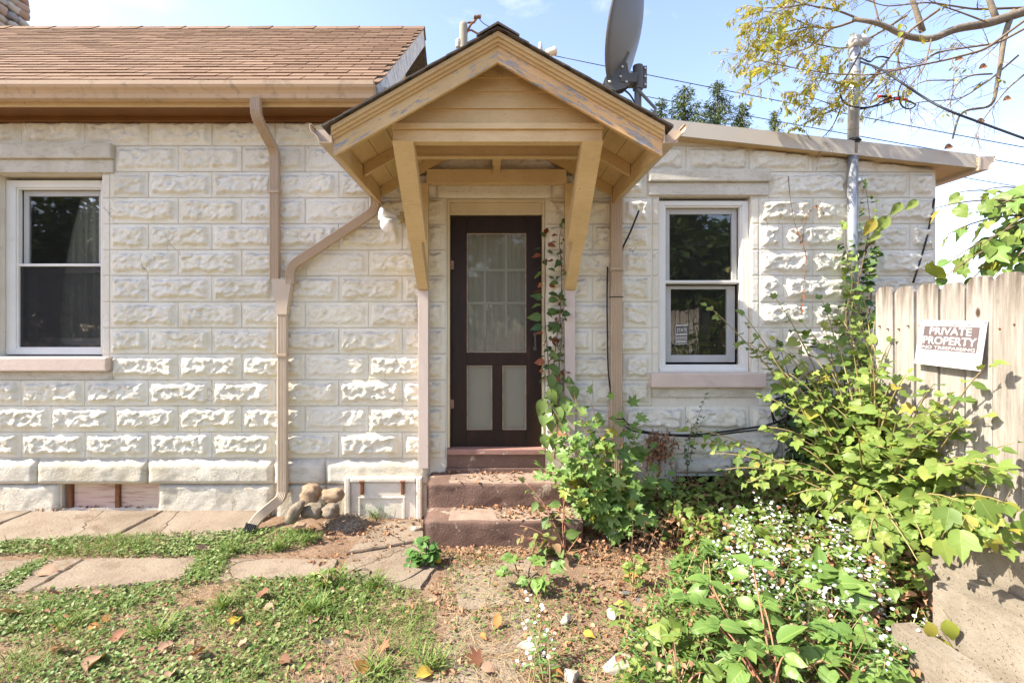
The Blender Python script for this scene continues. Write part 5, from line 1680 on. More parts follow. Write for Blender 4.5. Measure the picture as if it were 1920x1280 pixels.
L['dead'] = [strip_leaf([(0, .01), (.12, .17), (.3, .30), (.5, .33), (.7, .24), (.88, .10), (1, .0)], .75, .35, .06), strip_leaf([(0, .01), (.12, .17), (.3, .28), (.5, .30), (.7, .22), (.88, .09), (1, .0)], .3, -.45, .07), fan_leaf(MAPLE, (0, .38), .45, -.35)]

for k_ in ('maple', 'mulb', 'heart', 'ovate'):
    L[k_] = L[k_] + [curl(L[k_][0], .16, .35, 0.4), curl(L[k_][-1], .14, -.5, 2.0), curl(L[k_][0], .22, -.2, 4.0)]
M['lf_maple'] = leaf_mat('maple_leaf', [(0.105,0.20,0.05),(0.15,0.265,0.062),(0.195,0.31,0.08),(0.13,0.235,0.055),(0.23,0.32,0.085)], 0.36, 0.4, 0.42)
M['lf_mulb'] = leaf_mat('mulberry_leaf', [(0.10,0.165,0.034),(0.15,0.235,0.048),(0.20,0.29,0.06),(0.25,0.325,0.075),(0.14,0.22,0.046),(0.29,0.335,0.085)], 0.36, 0.35, 0.45, (38, 0.70, (0.22, 0.15, 0.06)))
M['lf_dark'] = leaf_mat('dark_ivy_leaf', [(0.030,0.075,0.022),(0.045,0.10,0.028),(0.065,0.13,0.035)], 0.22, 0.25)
M['lf_vine'] = leaf_mat('vine_leaf', [(0.075,0.14,0.035),(0.115,0.19,0.05),(0.16,0.23,0.06),(0.10,0.17,0.04)], 0.25, 0.3)
M['lf_poke'] = leaf_mat('broad_leaf', [(0.105,0.20,0.045),(0.145,0.25,0.056),(0.185,0.29,0.07)], 0.28, 0.6, 0.4, (30, 0.72, (0.24, 0.17, 0.07)))
M['lf_red'] = leaf_mat('red_leaf', [(0.22,0.055,0.02),(0.30,0.10,0.035),(0.16,0.04,0.02)], 0.25)
M['lf_bronze'] = leaf_mat('bronze_leaf', [(0.22,0.16,0.07),(0.25,0.13,0.075),(0.17,0.19,0.06),(0.20,0.22,0.07)], 0.2)
M['lf_yellow'] = leaf_mat('yellow_leaf', [(0.30,0.31,0.045),(0.27,0.32,0.055),(0.35,0.29,0.05)], 0.35, 0.2, spot=(9, 0.66, (0.30, 0.13, 0.04)))
M['lf_tree'] = leaf_mat('locust_leaflet', [(0.19,0.24,0.05),(0.32,0.33,0.06),(0.48,0.41,0.055),(0.56,0.44,0.055),(0.40,0.37,0.06),(0.22,0.27,0.06)], 0.4, 0.1)
M['lf_aster'] = leaf_mat('aster_leaf', [(0.085,0.17,0.04),(0.12,0.22,0.05),(0.16,0.25,0.06)], 0.25, 0.1)
M['lf_clump'] = leaf_mat('mallow_leaf', [(0.05,0.13,0.03),(0.075,0.18,0.035),(0.10,0.21,0.04)], 0.25, 0.3)
M['lf_dry'] = leaf_mat('dry_leaf', [(0.26,0.12,0.06),(0.36,0.20,0.11),(0.22,0.10,0.05),(0.30,0.16,0.08)], 0.15, 0.1, 0.8)

LEAFMESH = {}
def leaf_data(kind, i, m):
    key = (kind, i, m)
    if key not in LEAFMESH:
        V, T, UV = L[kind][i]
        LEAFMESH[key] = np_mesh('leaf', V, T, [M[m]], uv=UV, smooth=True)
    return LEAFMESH[key]

def frame_from(d, n, s, p):
    """matrix: +y along d, +z near n, scale s, origin p"""
    d = Vector(d).normalized()
    x = d.cross(Vector(n))
    x = x.normalized() if x.length > 1e-5 else d.orthogonal().normalized()
    z = x.cross(d)
    return Matrix(((x.x*s, d.x*s, z.x*s, p[0]), (x.y*s, d.y*s, z.y*s, p[1]), (x.z*s, d.z*s, z.z*s, p[2]), (0, 0, 0, 1)))

CAMP = Vector((0, CAMY, CAMZ))
def put_leaves(root, items, most=300, name='leaf'):
    """items: (kind, variant, material, matrix); the largest ones become parts, the rest one joined part"""
    items = sorted(items, key=lambda q: -(q[3].to_scale().x / max(0.2, (q[3].translation - CAMP).length)))
    for kind, i, m, X in items[:most]:
        o = bpy.data.objects.new(name, leaf_data(kind, i, m))
        link(o, root)
        o.matrix_basis = X
    rest = items[most:]
    if rest:
        mats = sorted({q[2] for q in rest})
        VV, TT, UU, MI = [], [], [], []
        k = 0
        for kind, i, m, X in rest:
            V, T, UV = L[kind][i]
            A = np.array(X)
            VV.append(V @ A[:3, :3].T + A[:3, 3]); TT.append(T + k); UU.append(UV)
            MI.append(np.full(len(T), mats.index(m)))
            k += len(V)
        me = np_mesh('foliage', np.concatenate(VV), np.concatenate(TT), [M[q] for q in mats], np.concatenate(MI), np.concatenate(UU), True)
        props(link(bpy.data.objects.new('foliage', me), root), kind='stuff')

def stem_part(root, paths, m, name='stem'):
    mb = MB()
    for pts, r0, r1 in paths:
        n = len(pts)
        mb.tube(pts, [r0 + (r1-r0)*i/(n-1) for i in range(n)], 5)
    return mb.build(name, M[m], root, True)

def rv(r, s=1.0): return Vector((r.uniform(-s, s), r.uniform(-s, s), r.uniform(-s, s)))
def leaves_on(path, rnd, kind, m, size, step, start=0.15, out=0.8, up=0.5, sun=0.35, droop=0.35, petiole=0.03, nvar=None, hang=False):
    """alternate leaves along a twig"""
    its = []
    L_ = [0.0]
    for a, b in zip(path[:-1], path[1:]): L_.append(L_[-1] + (b-a).length)
    tot = L_[-1]
    s = tot * start
    side = 1
    while s <= tot + 1e-6:
        i = max(0, min(len(path)-2, next((j for j in range(len(L_)-1) if L_[j+1] >= s), len(path)-2)))
        t = (s - L_[i]) / max(1e-6, L_[i+1] - L_[i])
        p = path[i].lerp(path[i+1], t)
        d = (path[i+1] - path[i]).normalized()
        sd = d.cross(Vector((0, 0, 1)))
        sd = sd.normalized() if sd.length > 1e-4 else Vector((1, 0, 0))
        dirv = d * 0.5 + sd * side * out + rv(rnd, 0.35) + Vector((0, 0, -droop))
        if s > tot * 0.96: dirv = d + rv(rnd, 0.3)
        nn = Vector((0, 0, up)) + SUN * sun + Vector((0, -0.35, 0)) + rv(rnd, 0.45)
        sz = size * rnd.uniform(0.6, 1.2) * (0.75 + 0.5 * math.sin(math.pi * min(1, s/tot)))
        mm = m if isinstance(m, str) else rnd.choice(m)
        q = p + dirv.normalized() * petiole
        its.append((kind, rnd.randrange(nvar or len(L[kind])), mm, frame_from(dirv, nn, sz, q)))
        s += step * rnd.uniform(0.7, 1.3)
        side = -side
    return its

# ------------------------------------------------------------------ maple seedling bush beside the steps
def maple_bush():
    rnd = random.Random(31)
    b = G(1160, 1010, 0.03)
    root = thing('maple_sapling', b, 'bright green maple sapling bushing out over the right end of the steps', 'sapling')
    paths, items = [], []
    tips = [(1040, 770), (1075, 735), (1105, 745), (1140, 755), (1180, 770), (1195, 800), (1060, 800), (1100, 790), (1150, 800), (1215, 850), (1250, 870), (1265, 905), (1235, 930), (1205, 900), (1030, 850), (1055, 880), (1085, 850), (1120, 840), (1160, 860), (1075, 925), (1100, 960), (1140, 910), (1180, 945), (1215, 965), (1020, 880), (1110, 900), (1150, 960), (1190, 985), (1130, 870), (1090, 890), (1170, 900), (1060, 845), (1045, 815)]
    for (px, py) in tips:
        d = rnd.uniform(3.35, 3.85)
        t = P(px, py, d)
        m = b.lerp(t, 0.5) + Vector((rnd.uniform(-.06, .06), rnd.uniform(-.06, .06), 0.12))
        pts = bez(b + Vector((rnd.uniform(-.03, .03), rnd.uniform(-.03, .03), 0)), m, t, 8)
        paths.append((pts, 0.006, 0.002))
        items += leaves_on(pts, rnd, 'maple', ['lf_maple']*16 + ['lf_yellow'], 0.118, 0.042, 0.34, 0.75, 0.45, 0.5, 0.45, 0.05)
    stem_part(root, paths, 'red_stem')
    put_leaves(root, items)
maple_bush()

# ------------------------------------------------------------------ vine climbing the right door jamb
def door_vine():
    rnd = random.Random(12)
    b = W(1040, 860, -0.12)
    root = thing('climbing_vine', b, 'green and red leaved vine climbing the wall right of the door', 'vine')
    paths, items = [], []
    runs = [[(1040, 860), (1046, 760), (1040, 690), (1047, 620), (1052, 560), (1053, 500), (1050, 450), (1056, 420)],
            [(1035, 780), (1030, 720), (1026, 650), (1019, 580), (1021, 520), (1020, 470), (1022, 440)],
            [(1044, 800), (1052, 740), (1050, 680), (1054, 630), (1049, 590)]]
    for q in runs:
        pts = smooth_path([W(a + rnd.uniform(-3, 3), c, -0.06 - 0.05*rnd.random()) for a, c in q], 0.1, 4)
        paths.append((pts, 0.007, 0.0025))
        items += leaves_on(pts, rnd, 'ovate', ['lf_vine']*5 + ['lf_red']*2 + ['lf_dark']*2, 0.088, 0.034, 0.05, 1.0, 0.25, 0.3, 0.7, 0.03)
    for (px, py, s) in [(1030, 745, .15), (1020, 765, .16), (1062, 760, .15), (1046, 735, .15), (1075, 740, .13), (1020, 790, .14), (1050, 780, .15), (1068, 765, .16), (1036, 720, .13), (1032, 800, .13), (1058, 800, .14), (1018, 830, .14), (1040, 830, .14), (1028, 860, .12), (1055, 850, .13)]:
        p = P(px, py - 18, 4.02)
        items.append(('ovate', rnd.randrange(2), 'lf_vine', frame_from(Vector((rnd.uniform(-.4, .4), -0.3, -1)), Vector((-0.4, -1, 0.4)) + rv(rnd, .4), s, p)))
    stem_part(root, paths, 'twig')
    put_leaves(root, items)
    # trailing bronze-leaved shoots over the steps
    b2 = G(1060, 1040, 0.01)
    root = thing('trailing_vine', b2, 'bronze and green trailing vine sprawling over the two steps', 'vine')
    paths, items = [], []
    for tip, mid, d in (((985, 905), (1030, 940), 3.75), ((1000, 930), (1040, 960), 3.62), ((1050, 890), (1060, 950), 3.7), ((975, 985), (1020, 990), 3.55), ((990, 1010), (1030, 1000), 3.5), ((1020, 1000), (1040, 1010), 3.45), ((1085, 1005), (1075, 1020), 3.5), ((1105, 1025), (1090, 1030), 3.5), ((1060, 930), (1050, 980), 3.6), ((1035, 1020), (1050, 1030), 3.45), ((965, 1000), (1010, 1015), 3.45)):
        pts = bez(b2, P(*mid, d), P(*tip, d), 8)
        paths.append((pts, 0.004, 0.002))
        items += leaves_on(pts, rnd, 'ovate', ['lf_bronze', 'lf_bronze', 'lf_vine', 'lf_vine'], 0.085, 0.06, 0.3, 0.8, 0.4, 0.4, 0.5, 0.02)
    stem_part(root, paths, 'red_stem')
    put_leaves(root, items)
door_vine()

# ------------------------------------------------------------------ mulberry thicket in front of the fence
def mulberry():
    rnd = random.Random(77)
    b = P(1660, 1000, 3.1); b.z = gz(b.x, b.y)
    root = thing('mulberry_sapling', b, 'large sprawling mulberry sapling filling the corner between wing wall and fence', 'sapling')
    paths, items = [], []
    tips = [(1395, 590, 3.5), (1400, 640, 3.4), (1330, 575, 3.6), (1455, 560, 3.6), (1500, 600, 3.5), (1285, 805, 3.5), (1300, 830, 3.4), (1340, 850, 3.3), (1360, 880, 3.2), (1400, 905, 3.1),
            (1450, 640, 3.3), (1480, 700, 3.2), (1540, 560, 3.6), (1580, 600, 3.4), (1620, 560, 3.4), (1640, 600, 3.2), (1560, 700, 3.2), (1600, 660, 3.0), (1650, 680, 2.9), (1700, 600, 2.9),
            (1440, 800, 3.3), (1480, 830, 3.2), (1520, 790, 3.1), (1550, 850, 3.0), (1600, 800, 2.9), (1640, 750, 2.85), (1680, 790, 2.7), (1720, 830, 2.6), (1760, 780, 2.55), (1700, 700, 2.7),
            (1750, 720, 2.55), (1790, 740, 2.45), (1845, 690, 2.3), (1800, 800, 2.4), (1820, 860, 2.35), (1760, 880, 2.5), (1700, 900, 2.6), (1640, 880, 2.8), (1580, 900, 2.9), (1530, 920, 2.95),
            (1660, 950, 2.6), (1710, 960, 2.5), (1760, 950, 2.4), (1800, 940, 2.3), (1840, 960, 2.2), (1880, 940, 2.15), (1890, 990, 2.1), (1850, 1010, 2.1), (1780, 1000, 2.25), (1730, 1010, 2.35), (1690, 1000, 2.5),
            (1620, 950, 2.75), (1430, 870, 3.15), (1490, 880, 3.05), (1560, 960, 2.8), (1660, 840, 2.75), (1600, 720, 3.05), (1520, 660, 3.3), (1870, 880, 2.2), (1900, 830, 2.15), (1660, 1040, 2.35), (1720, 1050, 2.25),
            (1590, 540, 3.5), (1570, 640, 3.3), (1610, 610, 3.25), (1635, 640, 3.1), (1545, 610, 3.4), (1670, 640, 2.95), (1500, 760, 3.25), (1560, 760, 3.1), (1620, 700, 3.0), (1470, 760, 3.3), (1700, 860, 2.6), (1670, 720, 2.85)]
    tips = tips + [(px + rnd.uniform(-50, 50), py + rnd.uniform(-25, 70), d - .05) for px, py, d in tips if px > 1420 and rnd.random() < .4]
    for (px, py, d) in tips:
        t = P(px, py, d)
        s0 = b + Vector((rnd.uniform(-.12, .12), rnd.uniform(-.15, .15), 0))
        m = s0.lerp(t, 0.55) + Vector((rnd.uniform(-.1, .1), rnd.uniform(-.1, .1), 0.22 + 0.1*rnd.random()))
        pts = bez(s0, m, t, 12)
        paths.append((pts, 0.010, 0.0022))
        items += leaves_on(pts, rnd, 'mulb', ['lf_mulb']*22 + ['lf_yellow'], 0.084 if d > 2.4 else 0.09, 0.046, 0.34, 0.8, 0.5, 0.5, 0.4, 0.025)
    stem_part(root, paths, 'green_stem')
    put_leaves(root, items)
    # broad yellow-green lobed leaves over the concrete blocks
    b = P(1905, 1010, 2.2); 
    root = thing('lobed_leaf_vine', b, 'yellow-green lobed leaf vine hanging over the tallest concrete block', 'vine')
    items, paths = [], []
    for (px, py, s, m) in [(1815, 975, .085, 'lf_yellow'), (1860, 975, .08, 'lf_yellow'), (1850, 1010, .09, 'lf_yellow'), (1800, 1000, .15, 'lf_mulb'), (1900, 985, .12, 'lf_mulb'), (1905, 1010, .11, 'lf_mulb'), (1780, 960, .12, 'lf_mulb'), (1885, 950, .08, 'lf_yellow'), (1835, 945, .12, 'lf_mulb'), (1765, 1020, .12, 'lf_mulb'), (1920, 965, .12, 'lf_mulb'), (1940, 1000, .13, 'lf_mulb')]:
        p = P(px, py - 12, 2.12 + rnd.uniform(-.05, .08))
        paths.append(([p + Vector((.10, .03, .03)), p + Vector((.05, .02, .05)), p], 0.003, 0.0015))
        items.append(('mulb', rnd.randrange(2), m, frame_from(Vector((rnd.uniform(-.6, .3), -.4, -.8)), Vector((-.5, -.6, .7)) + rv(rnd, .3), s, p)))
    for (px, py, s) in ((1740, 1165, .085), (1775, 1160, .10), (1765, 1195, .09)):
        p = P(px, py, 2.13)
        paths.append(([p + Vector((.03, .07, .02)), p + Vector((.015, .04, .02)), p], 0.003, 0.0015))
        items.append(('ovate', 0, 'lf_yellow', frame_from(Vector((0.15, -.25, -1)), Vector((-.6, -.8, .4)) + rv(rnd, .2), s, p)))
    paths = [(a_, .0014, .0009) for a_, b_, c_ in paths]
    stem_part(root, paths, 'green_stem')
    put_leaves(root, items)
mulberry()

# ------------------------------------------------------------------ ivy on the pipe and in the shade of the wing wall
def ivy():
    rnd = random.Random(9)
    b = W(1600, 880, -0.1)
    root = thing('pipe_ivy', b, 'heart-leaved green ivy twining up the galvanised service pipe', 'vine')
    paths, items = [], []
    for q in ([(1600, 880), (1605, 700), (1592, 600), (1612, 520), (1622, 470), (1632, 420), (1626, 370), (1622, 345)], [(1605, 700), (1620, 600), (1605, 560), (1622, 520), (1640, 480), (1625, 440)], [(1590, 640), (1585, 580), (1600, 540), (1590, 470), (1582, 430)], [(1620, 620), (1635, 560), (1628, 500), (1640, 460)]):
        pts = smooth_path([W(a, c, -0.13 - 0.04*rnd.random()) for a, c in q], 0.1, 4)
        paths.append((pts, 0.006, 0.002))
        items += leaves_on(pts, rnd, 'heart', ['lf_vine', 'lf_mulb', 'lf_dark'], 0.075, 0.028, 0.1, 1.0, 0.3, 0.5, 0.6, 0.03)
    for (px, py, s, m) in ((1640, 430, .17, 'lf_yellow'), (1665, 425, .19, 'lf_mulb'), (1690, 400, .14, 'lf_mulb'), (1720, 395, .13, 'lf_mulb'), (1650, 455, .12, 'lf_mulb')):
        p = P(px, py - 20, 3.7)
        items.append(('ovate', 1, m, frame_from(Vector((rnd.uniform(-.9, -.3), .1, -.7)), Vector((-.3, -1, .1)), s * .85, p)))
        paths.append(([W(1622, 470, -.15), p.lerp(W(1622, 470, -.15), .5) + Vector((0, 0, .06)), p], 0.003, 0.0015))
    stem_part(root, paths, 'twig')
    put_leaves(root, items)
    b = W(1500, 900, -0.08)
    root = thing('wall_ivy', b, 'dark shaded ivy spreading over the wall around the utility box', 'vine')
    paths, items = [], []
    for k in range(26):
        x, y = rnd.uniform(1455, 1620), rnd.uniform(640, 880)
        pts = bez(W(1510 + rnd.uniform(-30, 60), 900, -.08), W((x+1520)/2, y + 90, -.10), W(x, y, -.09 - .05*rnd.random()), 8)
        paths.append((pts, 0.005, 0.002))
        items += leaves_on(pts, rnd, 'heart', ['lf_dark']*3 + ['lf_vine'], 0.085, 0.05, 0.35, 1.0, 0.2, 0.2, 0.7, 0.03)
    stem_part(root, paths, 'twig')
    put_leaves(root, items, 200)
    # dry tendrils on the wall right of the window
    root = thing('dry_tendril', W(1510, 470, -.05), 'thin dry reddish tendrils clinging to the wing wall right of the window', 'vine')
    paths, items = [], []
    for q in ([(1478, 330), (1481, 370), (1490, 420), (1505, 455), (1512, 480), (1508, 520)], [(1505, 455), (1508, 410), (1530, 380), (1545, 400)], [(1512, 480), (1506, 540), (1502, 590)]):
        pts = smooth_path([W(a, c, -.045) for a, c in q], .05, 4)
        paths.append((pts, 0.0035, 0.002))
        items += leaves_on(pts, rnd, 'small', 'lf_red', 0.03, 0.03, 0.5, 1.0, 0.3, 0.3, 0.7, 0.005)
    stem_part(root, paths, 'twig')
    put_leaves(root, items)
    # slim weed under the right window
    root = thing('wall_weed', W(1295, 905, -.1), 'slim dark leafy weed growing against the wall below the right window', 'weed')
    paths, items = [], []
    for q in ([(1290, 900), (1288, 860), (1296, 810), (1310, 780), (1325, 735)], [(1290, 880), (1282, 840), (1300, 800), (1285, 780)], [(1292, 870), (1300, 830), (1318, 785)]):
        pts = smooth_path([W(a, c, -.10) for a, c in q], .05, 4)
        paths.append((pts, 0.003, 0.0015))
        items += leaves_on(pts, rnd, 'ovate', ['lf_dark', 'lf_clump'], 0.038, 0.026, 0.1, 1.0, 0.3, 0.3, 0.4, 0.01)
    stem_part(root, paths, 'twig')
    put_leaves(root, items)
ivy()

# ------------------------------------------------------------------ large-leaved branch hanging over the fence
def over_fence():
    rnd = random.Random(41)
    b = Vector((3.6, -1.9, 0.1))
    root = thing('catalpa_tree', b, 'large-leaved tree beyond the fence hanging green branches over its top', 'tree')
    paths, items = [], []
    hub = P(2030, 420, 3.0)
    trunk = bez(b, Vector((3.75, -1.85, 1.2)), hub, 10)
    mb = MB(); mb.tube(trunk, [0.06 - 0.003*i for i in range(11)], 8); mb.build('trunk', M['bark'], root, True)
    for (px, py, d) in [(1755, 390, 3.0), (1775, 440, 2.95), (1800, 360, 3.1), (1850, 355, 3.0), (1905, 350, 3.0), (1770, 520, 2.9), (1810, 540, 2.9), (1840, 460, 2.9), (1865, 520, 2.85), (1885, 430, 2.85), (1910, 480, 2.8), (1900, 545, 2.8), (1830, 400, 3.0), (1780, 490, 2.95), (1880, 380, 2.95), (1910, 560, 2.7), (1905, 610, 2.6), (1870, 490, 2.9)]:
        t = P(px, py, d)
        pts = bez(hub, hub.lerp(t, .5) + Vector((0, rnd.uniform(-.1, .1), .18)), t, 10)
        paths.append((pts, 0.010, 0.003))
        items += leaves_on(pts, rnd, 'mulb', ['lf_mulb']*10 + ['lf_poke']*3 + ['lf_yellow'], 0.115, 0.085, 0.45, 0.7, 0.35, 0.4, 0.7, 0.03)
    stem_part(root, paths, 'twig', 'branch')
    put_leaves(root, items)
    # leaf lodged on the fence top
    p = P(1742, 532, 2.95)
    o = bpy.data.objects.new('curled_leaf', leaf_data('dead', 1, 'lf_yellow')); link(o)
    o.matrix_basis = frame_from(Vector((-1, -.5, .1)), Vector((0, -.6, 1)), 0.20, p + Vector((.06, 0, 0.03)))
    props(o, 'curled yellow-green leaf with a brown edge lodged on the fence top', 'leaf')
over_fence()

# ------------------------------------------------------------------ aster clumps
M['petal'] = island_mat('white_petal', [(0.72,0.71,0.74),(0.80,0.80,0.82)], 0.6, transl=0.25)
M['flower_eye'] = island_mat('flower_eye', [(0.55,0.38,0.05),(0.45,0.30,0.06)], 0.7)
def flower_mesh():
    V, T, MI = [], [], []
    n = 9
    for k in range(n):
        a = 2*math.pi*k/n
        c, s = math.cos(a), math.sin(a)
        def pt(r, w, z): return (r*c - w*s, r*s + w*c, z)
        i = len(V)
        V += [pt(.12, -.06, 0), pt(.12, .06, 0), pt(.42, .10, .06), pt(.5, 0, .05), pt(.42, -.10, .06)]
        T += [(i, i+4, i+1), (i+1, i+4, i+2), (i+2, i+4, i+3)]; MI += [0, 0, 0]
    i = len(V)
    V += [(0, 0, .08)] + [(.14*math.cos(2*math.pi*k/6), .14*math.sin(2*math.pi*k/6), .02) for k in range(6)]
    T += [(i, i+1+k, i+1+(k+1) % 6) for k in range(6)]; MI += [1]*6
    return np.array(V), np.array(T), MI
FV, FT, FM = flower_mesh()
FLOWER = np_mesh('flower', FV, FT, [M['petal'], M['flower_eye']], FM)
def aster(name, base, tips, label, seed, nfl=11, fs=0.0175, dens=0.012):
    rnd = random.Random(seed)
    root = thing(name, base, label, 'flower', 'white asters in the weed bed')
    paths, items = [], []
    count = 0
    for (px, py, d) in tips:
        t = P(px, py, d)
        s0 = base + Vector((rnd.uniform(-.05, .05), rnd.uniform(-.05, .05), 0))
        pts = bez(s0, s0.lerp(t, .5) + Vector((rnd.uniform(-.05, .05), rnd.uniform(-.05, .05), .12)), t, 9)
        paths.append((pts, 0.003, 0.0012))
        items += leaves_on(pts, rnd, 'lance', 'lf_aster', 0.045, dens, 0.3, 1.0, 0.4, 0.4, 0.1, 0.004)
        for k in range(nfl):
            q = pts[-1 - min(4, k // 2)] + rv(rnd, 0.04) + Vector((0, 0, .02))
            nn = Vector((0, -.4, .8)) + SUN*.4 + rv(rnd, .5)
            o = bpy.data.objects.new('flower', FLOWER); link(o, root)
            o.matrix_basis = frame_from(nn.orthogonal(), nn, fs * rnd.uniform(.75, 1.25), q)
    stem_part(root, paths, 'green_stem')
    put_leaves(root, items, 0)
def grid_tips(rnd, x0, x1, y0, y1, n, d0, d1):
    o = []
    for k in range(n):
        y = rnd.uniform(y0, y1)
        t = (y - y0) / (y1 - y0)
        o.append((rnd.uniform(x0, x1), y, d0 + (d1 - d0)*t + rnd.uniform(-.08, .08)))
    return o
rg = random.Random(6)
def gb(px, py, d):
    p = P(px, py, d); p.z = gz(p.x, p.y); return p
aster('aster', gb(1470, 1080, 3.0), grid_tips(rg, 1350, 1560, 935, 1070, 34, 3.15, 2.85), 'white aster clump nearest the dark basement window', 1)
aster('aster', gb(1620, 1080, 2.8), grid_tips(rg, 1540, 1720, 920, 1050, 32, 3.0, 2.7), 'dense white aster clump under the mulberry branches', 2)
aster('aster', gb(1440, 1180, 2.7), grid_tips(rg, 1330, 1530, 1030, 1160, 32, 2.85, 2.6), 'white aster clump in the middle of the weed bed', 3)
aster('aster', gb(1600, 1190, 2.5), grid_tips(rg, 1500, 1680, 1040, 1160, 30, 2.6, 2.4), 'white aster clump between the weeds and the concrete blocks', 4)
aster('aster', gb(1690, 1300, 2.2), grid_tips(rg, 1620, 1760, 1150, 1260, 14, 2.3, 2.1), 'sparse white aster drooping against the lowest concrete block', 5, 3)
aster('aster', gb(1010, 1290, 2.25), [(1000, 1130, 2.45), (1015, 1155, 2.42), (990, 1180, 2.4), (1030, 1190, 2.4), (1005, 1215, 2.35), (1025, 1240, 2.3), (985, 1250, 2.3)], 'small upright white aster in the foreground on the dirt path', 6, 5, 0.020, 0.02)

# ------------------------------------------------------------------ broad-leaved weeds in the foreground
def broad_weed(label, base, shoots, seed, kind='ovate', m='lf_poke', size=0.12, step=0.055, stem='red_stem', name='broad_leaf_weed', cat='weed', start=.3, grp=None):
    rnd = random.Random(seed)
    root = thing(name, base, label, cat, grp)
    paths, items = [], []
    for (px, py, d) in shoots:
        t = P(px, py, d)
        s0 = base + Vector((rnd.uniform(-.03, .03), rnd.uniform(-.03, .03), 0))
        pts = bez(s0, s0.lerp(t, .5) + Vector((rnd.uniform(-.04, .04), rnd.uniform(-.04, .04), .10)), t, 8)
        paths.append((pts, 0.0055, 0.0025))
        items += leaves_on(pts, rnd, kind, m, size, step, start, .9, .6, .35, .25, 0.025)
        e = pts[-1]
        for k in range(4):
            a = rnd.uniform(0, 6.28)
            dd = Vector((math.cos(a), math.sin(a), .15))
            items.append((kind, rnd.randrange(len(L[kind])), m if isinstance(m, str) else rnd.choice(m), frame_from(dd, Vector((-.2, -.4, 1)) + rv(rnd, .3), size * rnd.uniform(.7, 1.1), e)))
    stem_part(root, paths, stem)
    put_leaves(root, items)
broad_weed('tall broad-leaved weed with pink stems at the bottom edge, right of centre', gb(1450, 1330, 2.05), [(1330, 1090, 2.35), (1290, 1120, 2.3), (1410, 1060, 2.35), (1430, 1130, 2.25), (1350, 1170, 2.2), (1400, 1220, 2.1), (1470, 1230, 2.05)], 51, size=.11, step=.07)
broad_weed('lobed-leaf weed at the bottom edge left of the pink-stemmed weed', gb(1270, 1330, 2.1), [(1230, 1200, 2.3), (1260, 1180, 2.3), (1215, 1250, 2.2), (1290, 1240, 2.2), (1250, 1265, 2.15), (1320, 1260, 2.1)], 52, 'mulb', 'lf_mulb', .10)
broad_weed('broad-leaved weed with a drooping crown in the middle of the asters', gb(1570, 1230, 2.4), [(1535, 1065, 2.55), (1560, 1080, 2.5), (1590, 1100, 2.45)], 53, size=.12, start=.6)
broad_weed('blue-green broad-leaved weed beside the lowest concrete block', gb(1590, 1320, 2.1), [(1560, 1180, 2.25), (1600, 1190, 2.2), (1640, 1230, 2.15), (1540, 1240, 2.1), (1620, 1260, 2.1), (1660, 1250, 2.1)], 54, 'mulb', ['lf_poke', 'lf_maple'], .115)
broad_weed('mulberry sprout with deeply lobed leaves in the middle of the dirt path', gb(985, 1100, 3.1), [(960, 1045, 3.15), (945, 1075, 3.05), (990, 1095, 3.0), (1010, 1050, 3.15), (1045, 1055, 3.1), (1020, 1090, 3.0)], 55, 'mulb', 'lf_poke', .085, .09, 'twig', 'mulberry_sprout', 'sprout', .75)
broad_weed('pale green sprout at the front edge of the walkway', gb(612, 1100, 3.05), [(590, 1078, 3.1), (618, 1072, 3.1), (605, 1092, 3.05)], 56, 'ovate', 'lf_mulb', .065, .09, 'green_stem', 'leafy_sprout', 'sprout', .8)
broad_weed('dark green mallow clump at the left foot of the steps', gb(795, 1055, 3.4), [(775, 1040, 3.38), (790, 1020, 3.4), (810, 1020, 3.42), (800, 1040, 3.35), (820, 1035, 3.4), (770, 1050, 3.35), (785, 1050, 3.32), (812, 1048, 3.35), (798, 1010, 3.42)], 57, 'round', 'lf_clump', .05, .022, 'green_stem', 'mallow_clump', 'weed', .2)
for i, (px, py, d, lab) in enumerate(((1190, 1075, 3.0, 'small lone weed on the litter in front of the maple sapling'), (1345, 1050, 3.0, 'lobed-leaf weed at the left edge of the asters'), (1170, 1160, 2.6, 'small weed among the pale broken stones'), (1400, 1000, 3.2, 'low leafy weed under the basement window'), (1310, 960, 3.5, 'low leafy weed beside the dead brush'), (1285, 1075, 2.95, 'single large-leaved weed below the dry stalk'))):
    broad_weed(lab, gb(px, py + 20, d), [(px - 12, py - 18, d), (px + 14, py - 10, d - .03), (px, py - 30, d + .03)], 60 + i, ['mulb', 'mulb', 'small', 'mulb', 'ovate', 'mulb'][i], ['lf_mulb', 'lf_maple'][i % 2], [.05, .09, .045, .07, .05, .075][i], .03, 'green_stem', 'low_weed', 'weed', .3)

# filler: low seedlings under the thicket, uncountable
def inst(base, pos, yaw, pitch, roll, scl):
    """numpy instancing of a base leaf"""
    V, T, UV = base
    cy, sy, cp, sp_, cr, sr = np.cos(yaw), np.sin(yaw), np.cos(pitch), np.sin(pitch), np.cos(roll), np.sin(roll)
    x, y, z = V[:, 0][None]*scl[:, None], V[:, 1][None]*scl[:, None], V[:, 2][None]*scl[:, None]
    x, z = x*cr[:, None] + z*sr[:, None], -x*sr[:, None] + z*cr[:, None]
    y, z = y*cp[:, None] - z*sp_[:, None], y*sp_[:, None] + z*cp[:, None]
    x, y = x*cy[:, None] - y*sy[:, None], x*sy[:, None] + y*cy[:, None]
    P_ = np.stack([x + pos[:, 0:1], y + pos[:, 1:2], z + pos[:, 2:3]], 2).reshape(-1, 3)
    n = len(pos)
    TT = (T[None] + (np.arange(n) * len(V))[:, None, None]).reshape(-1, 3)
    return P_, TT, np.tile(UV, (n, 1))
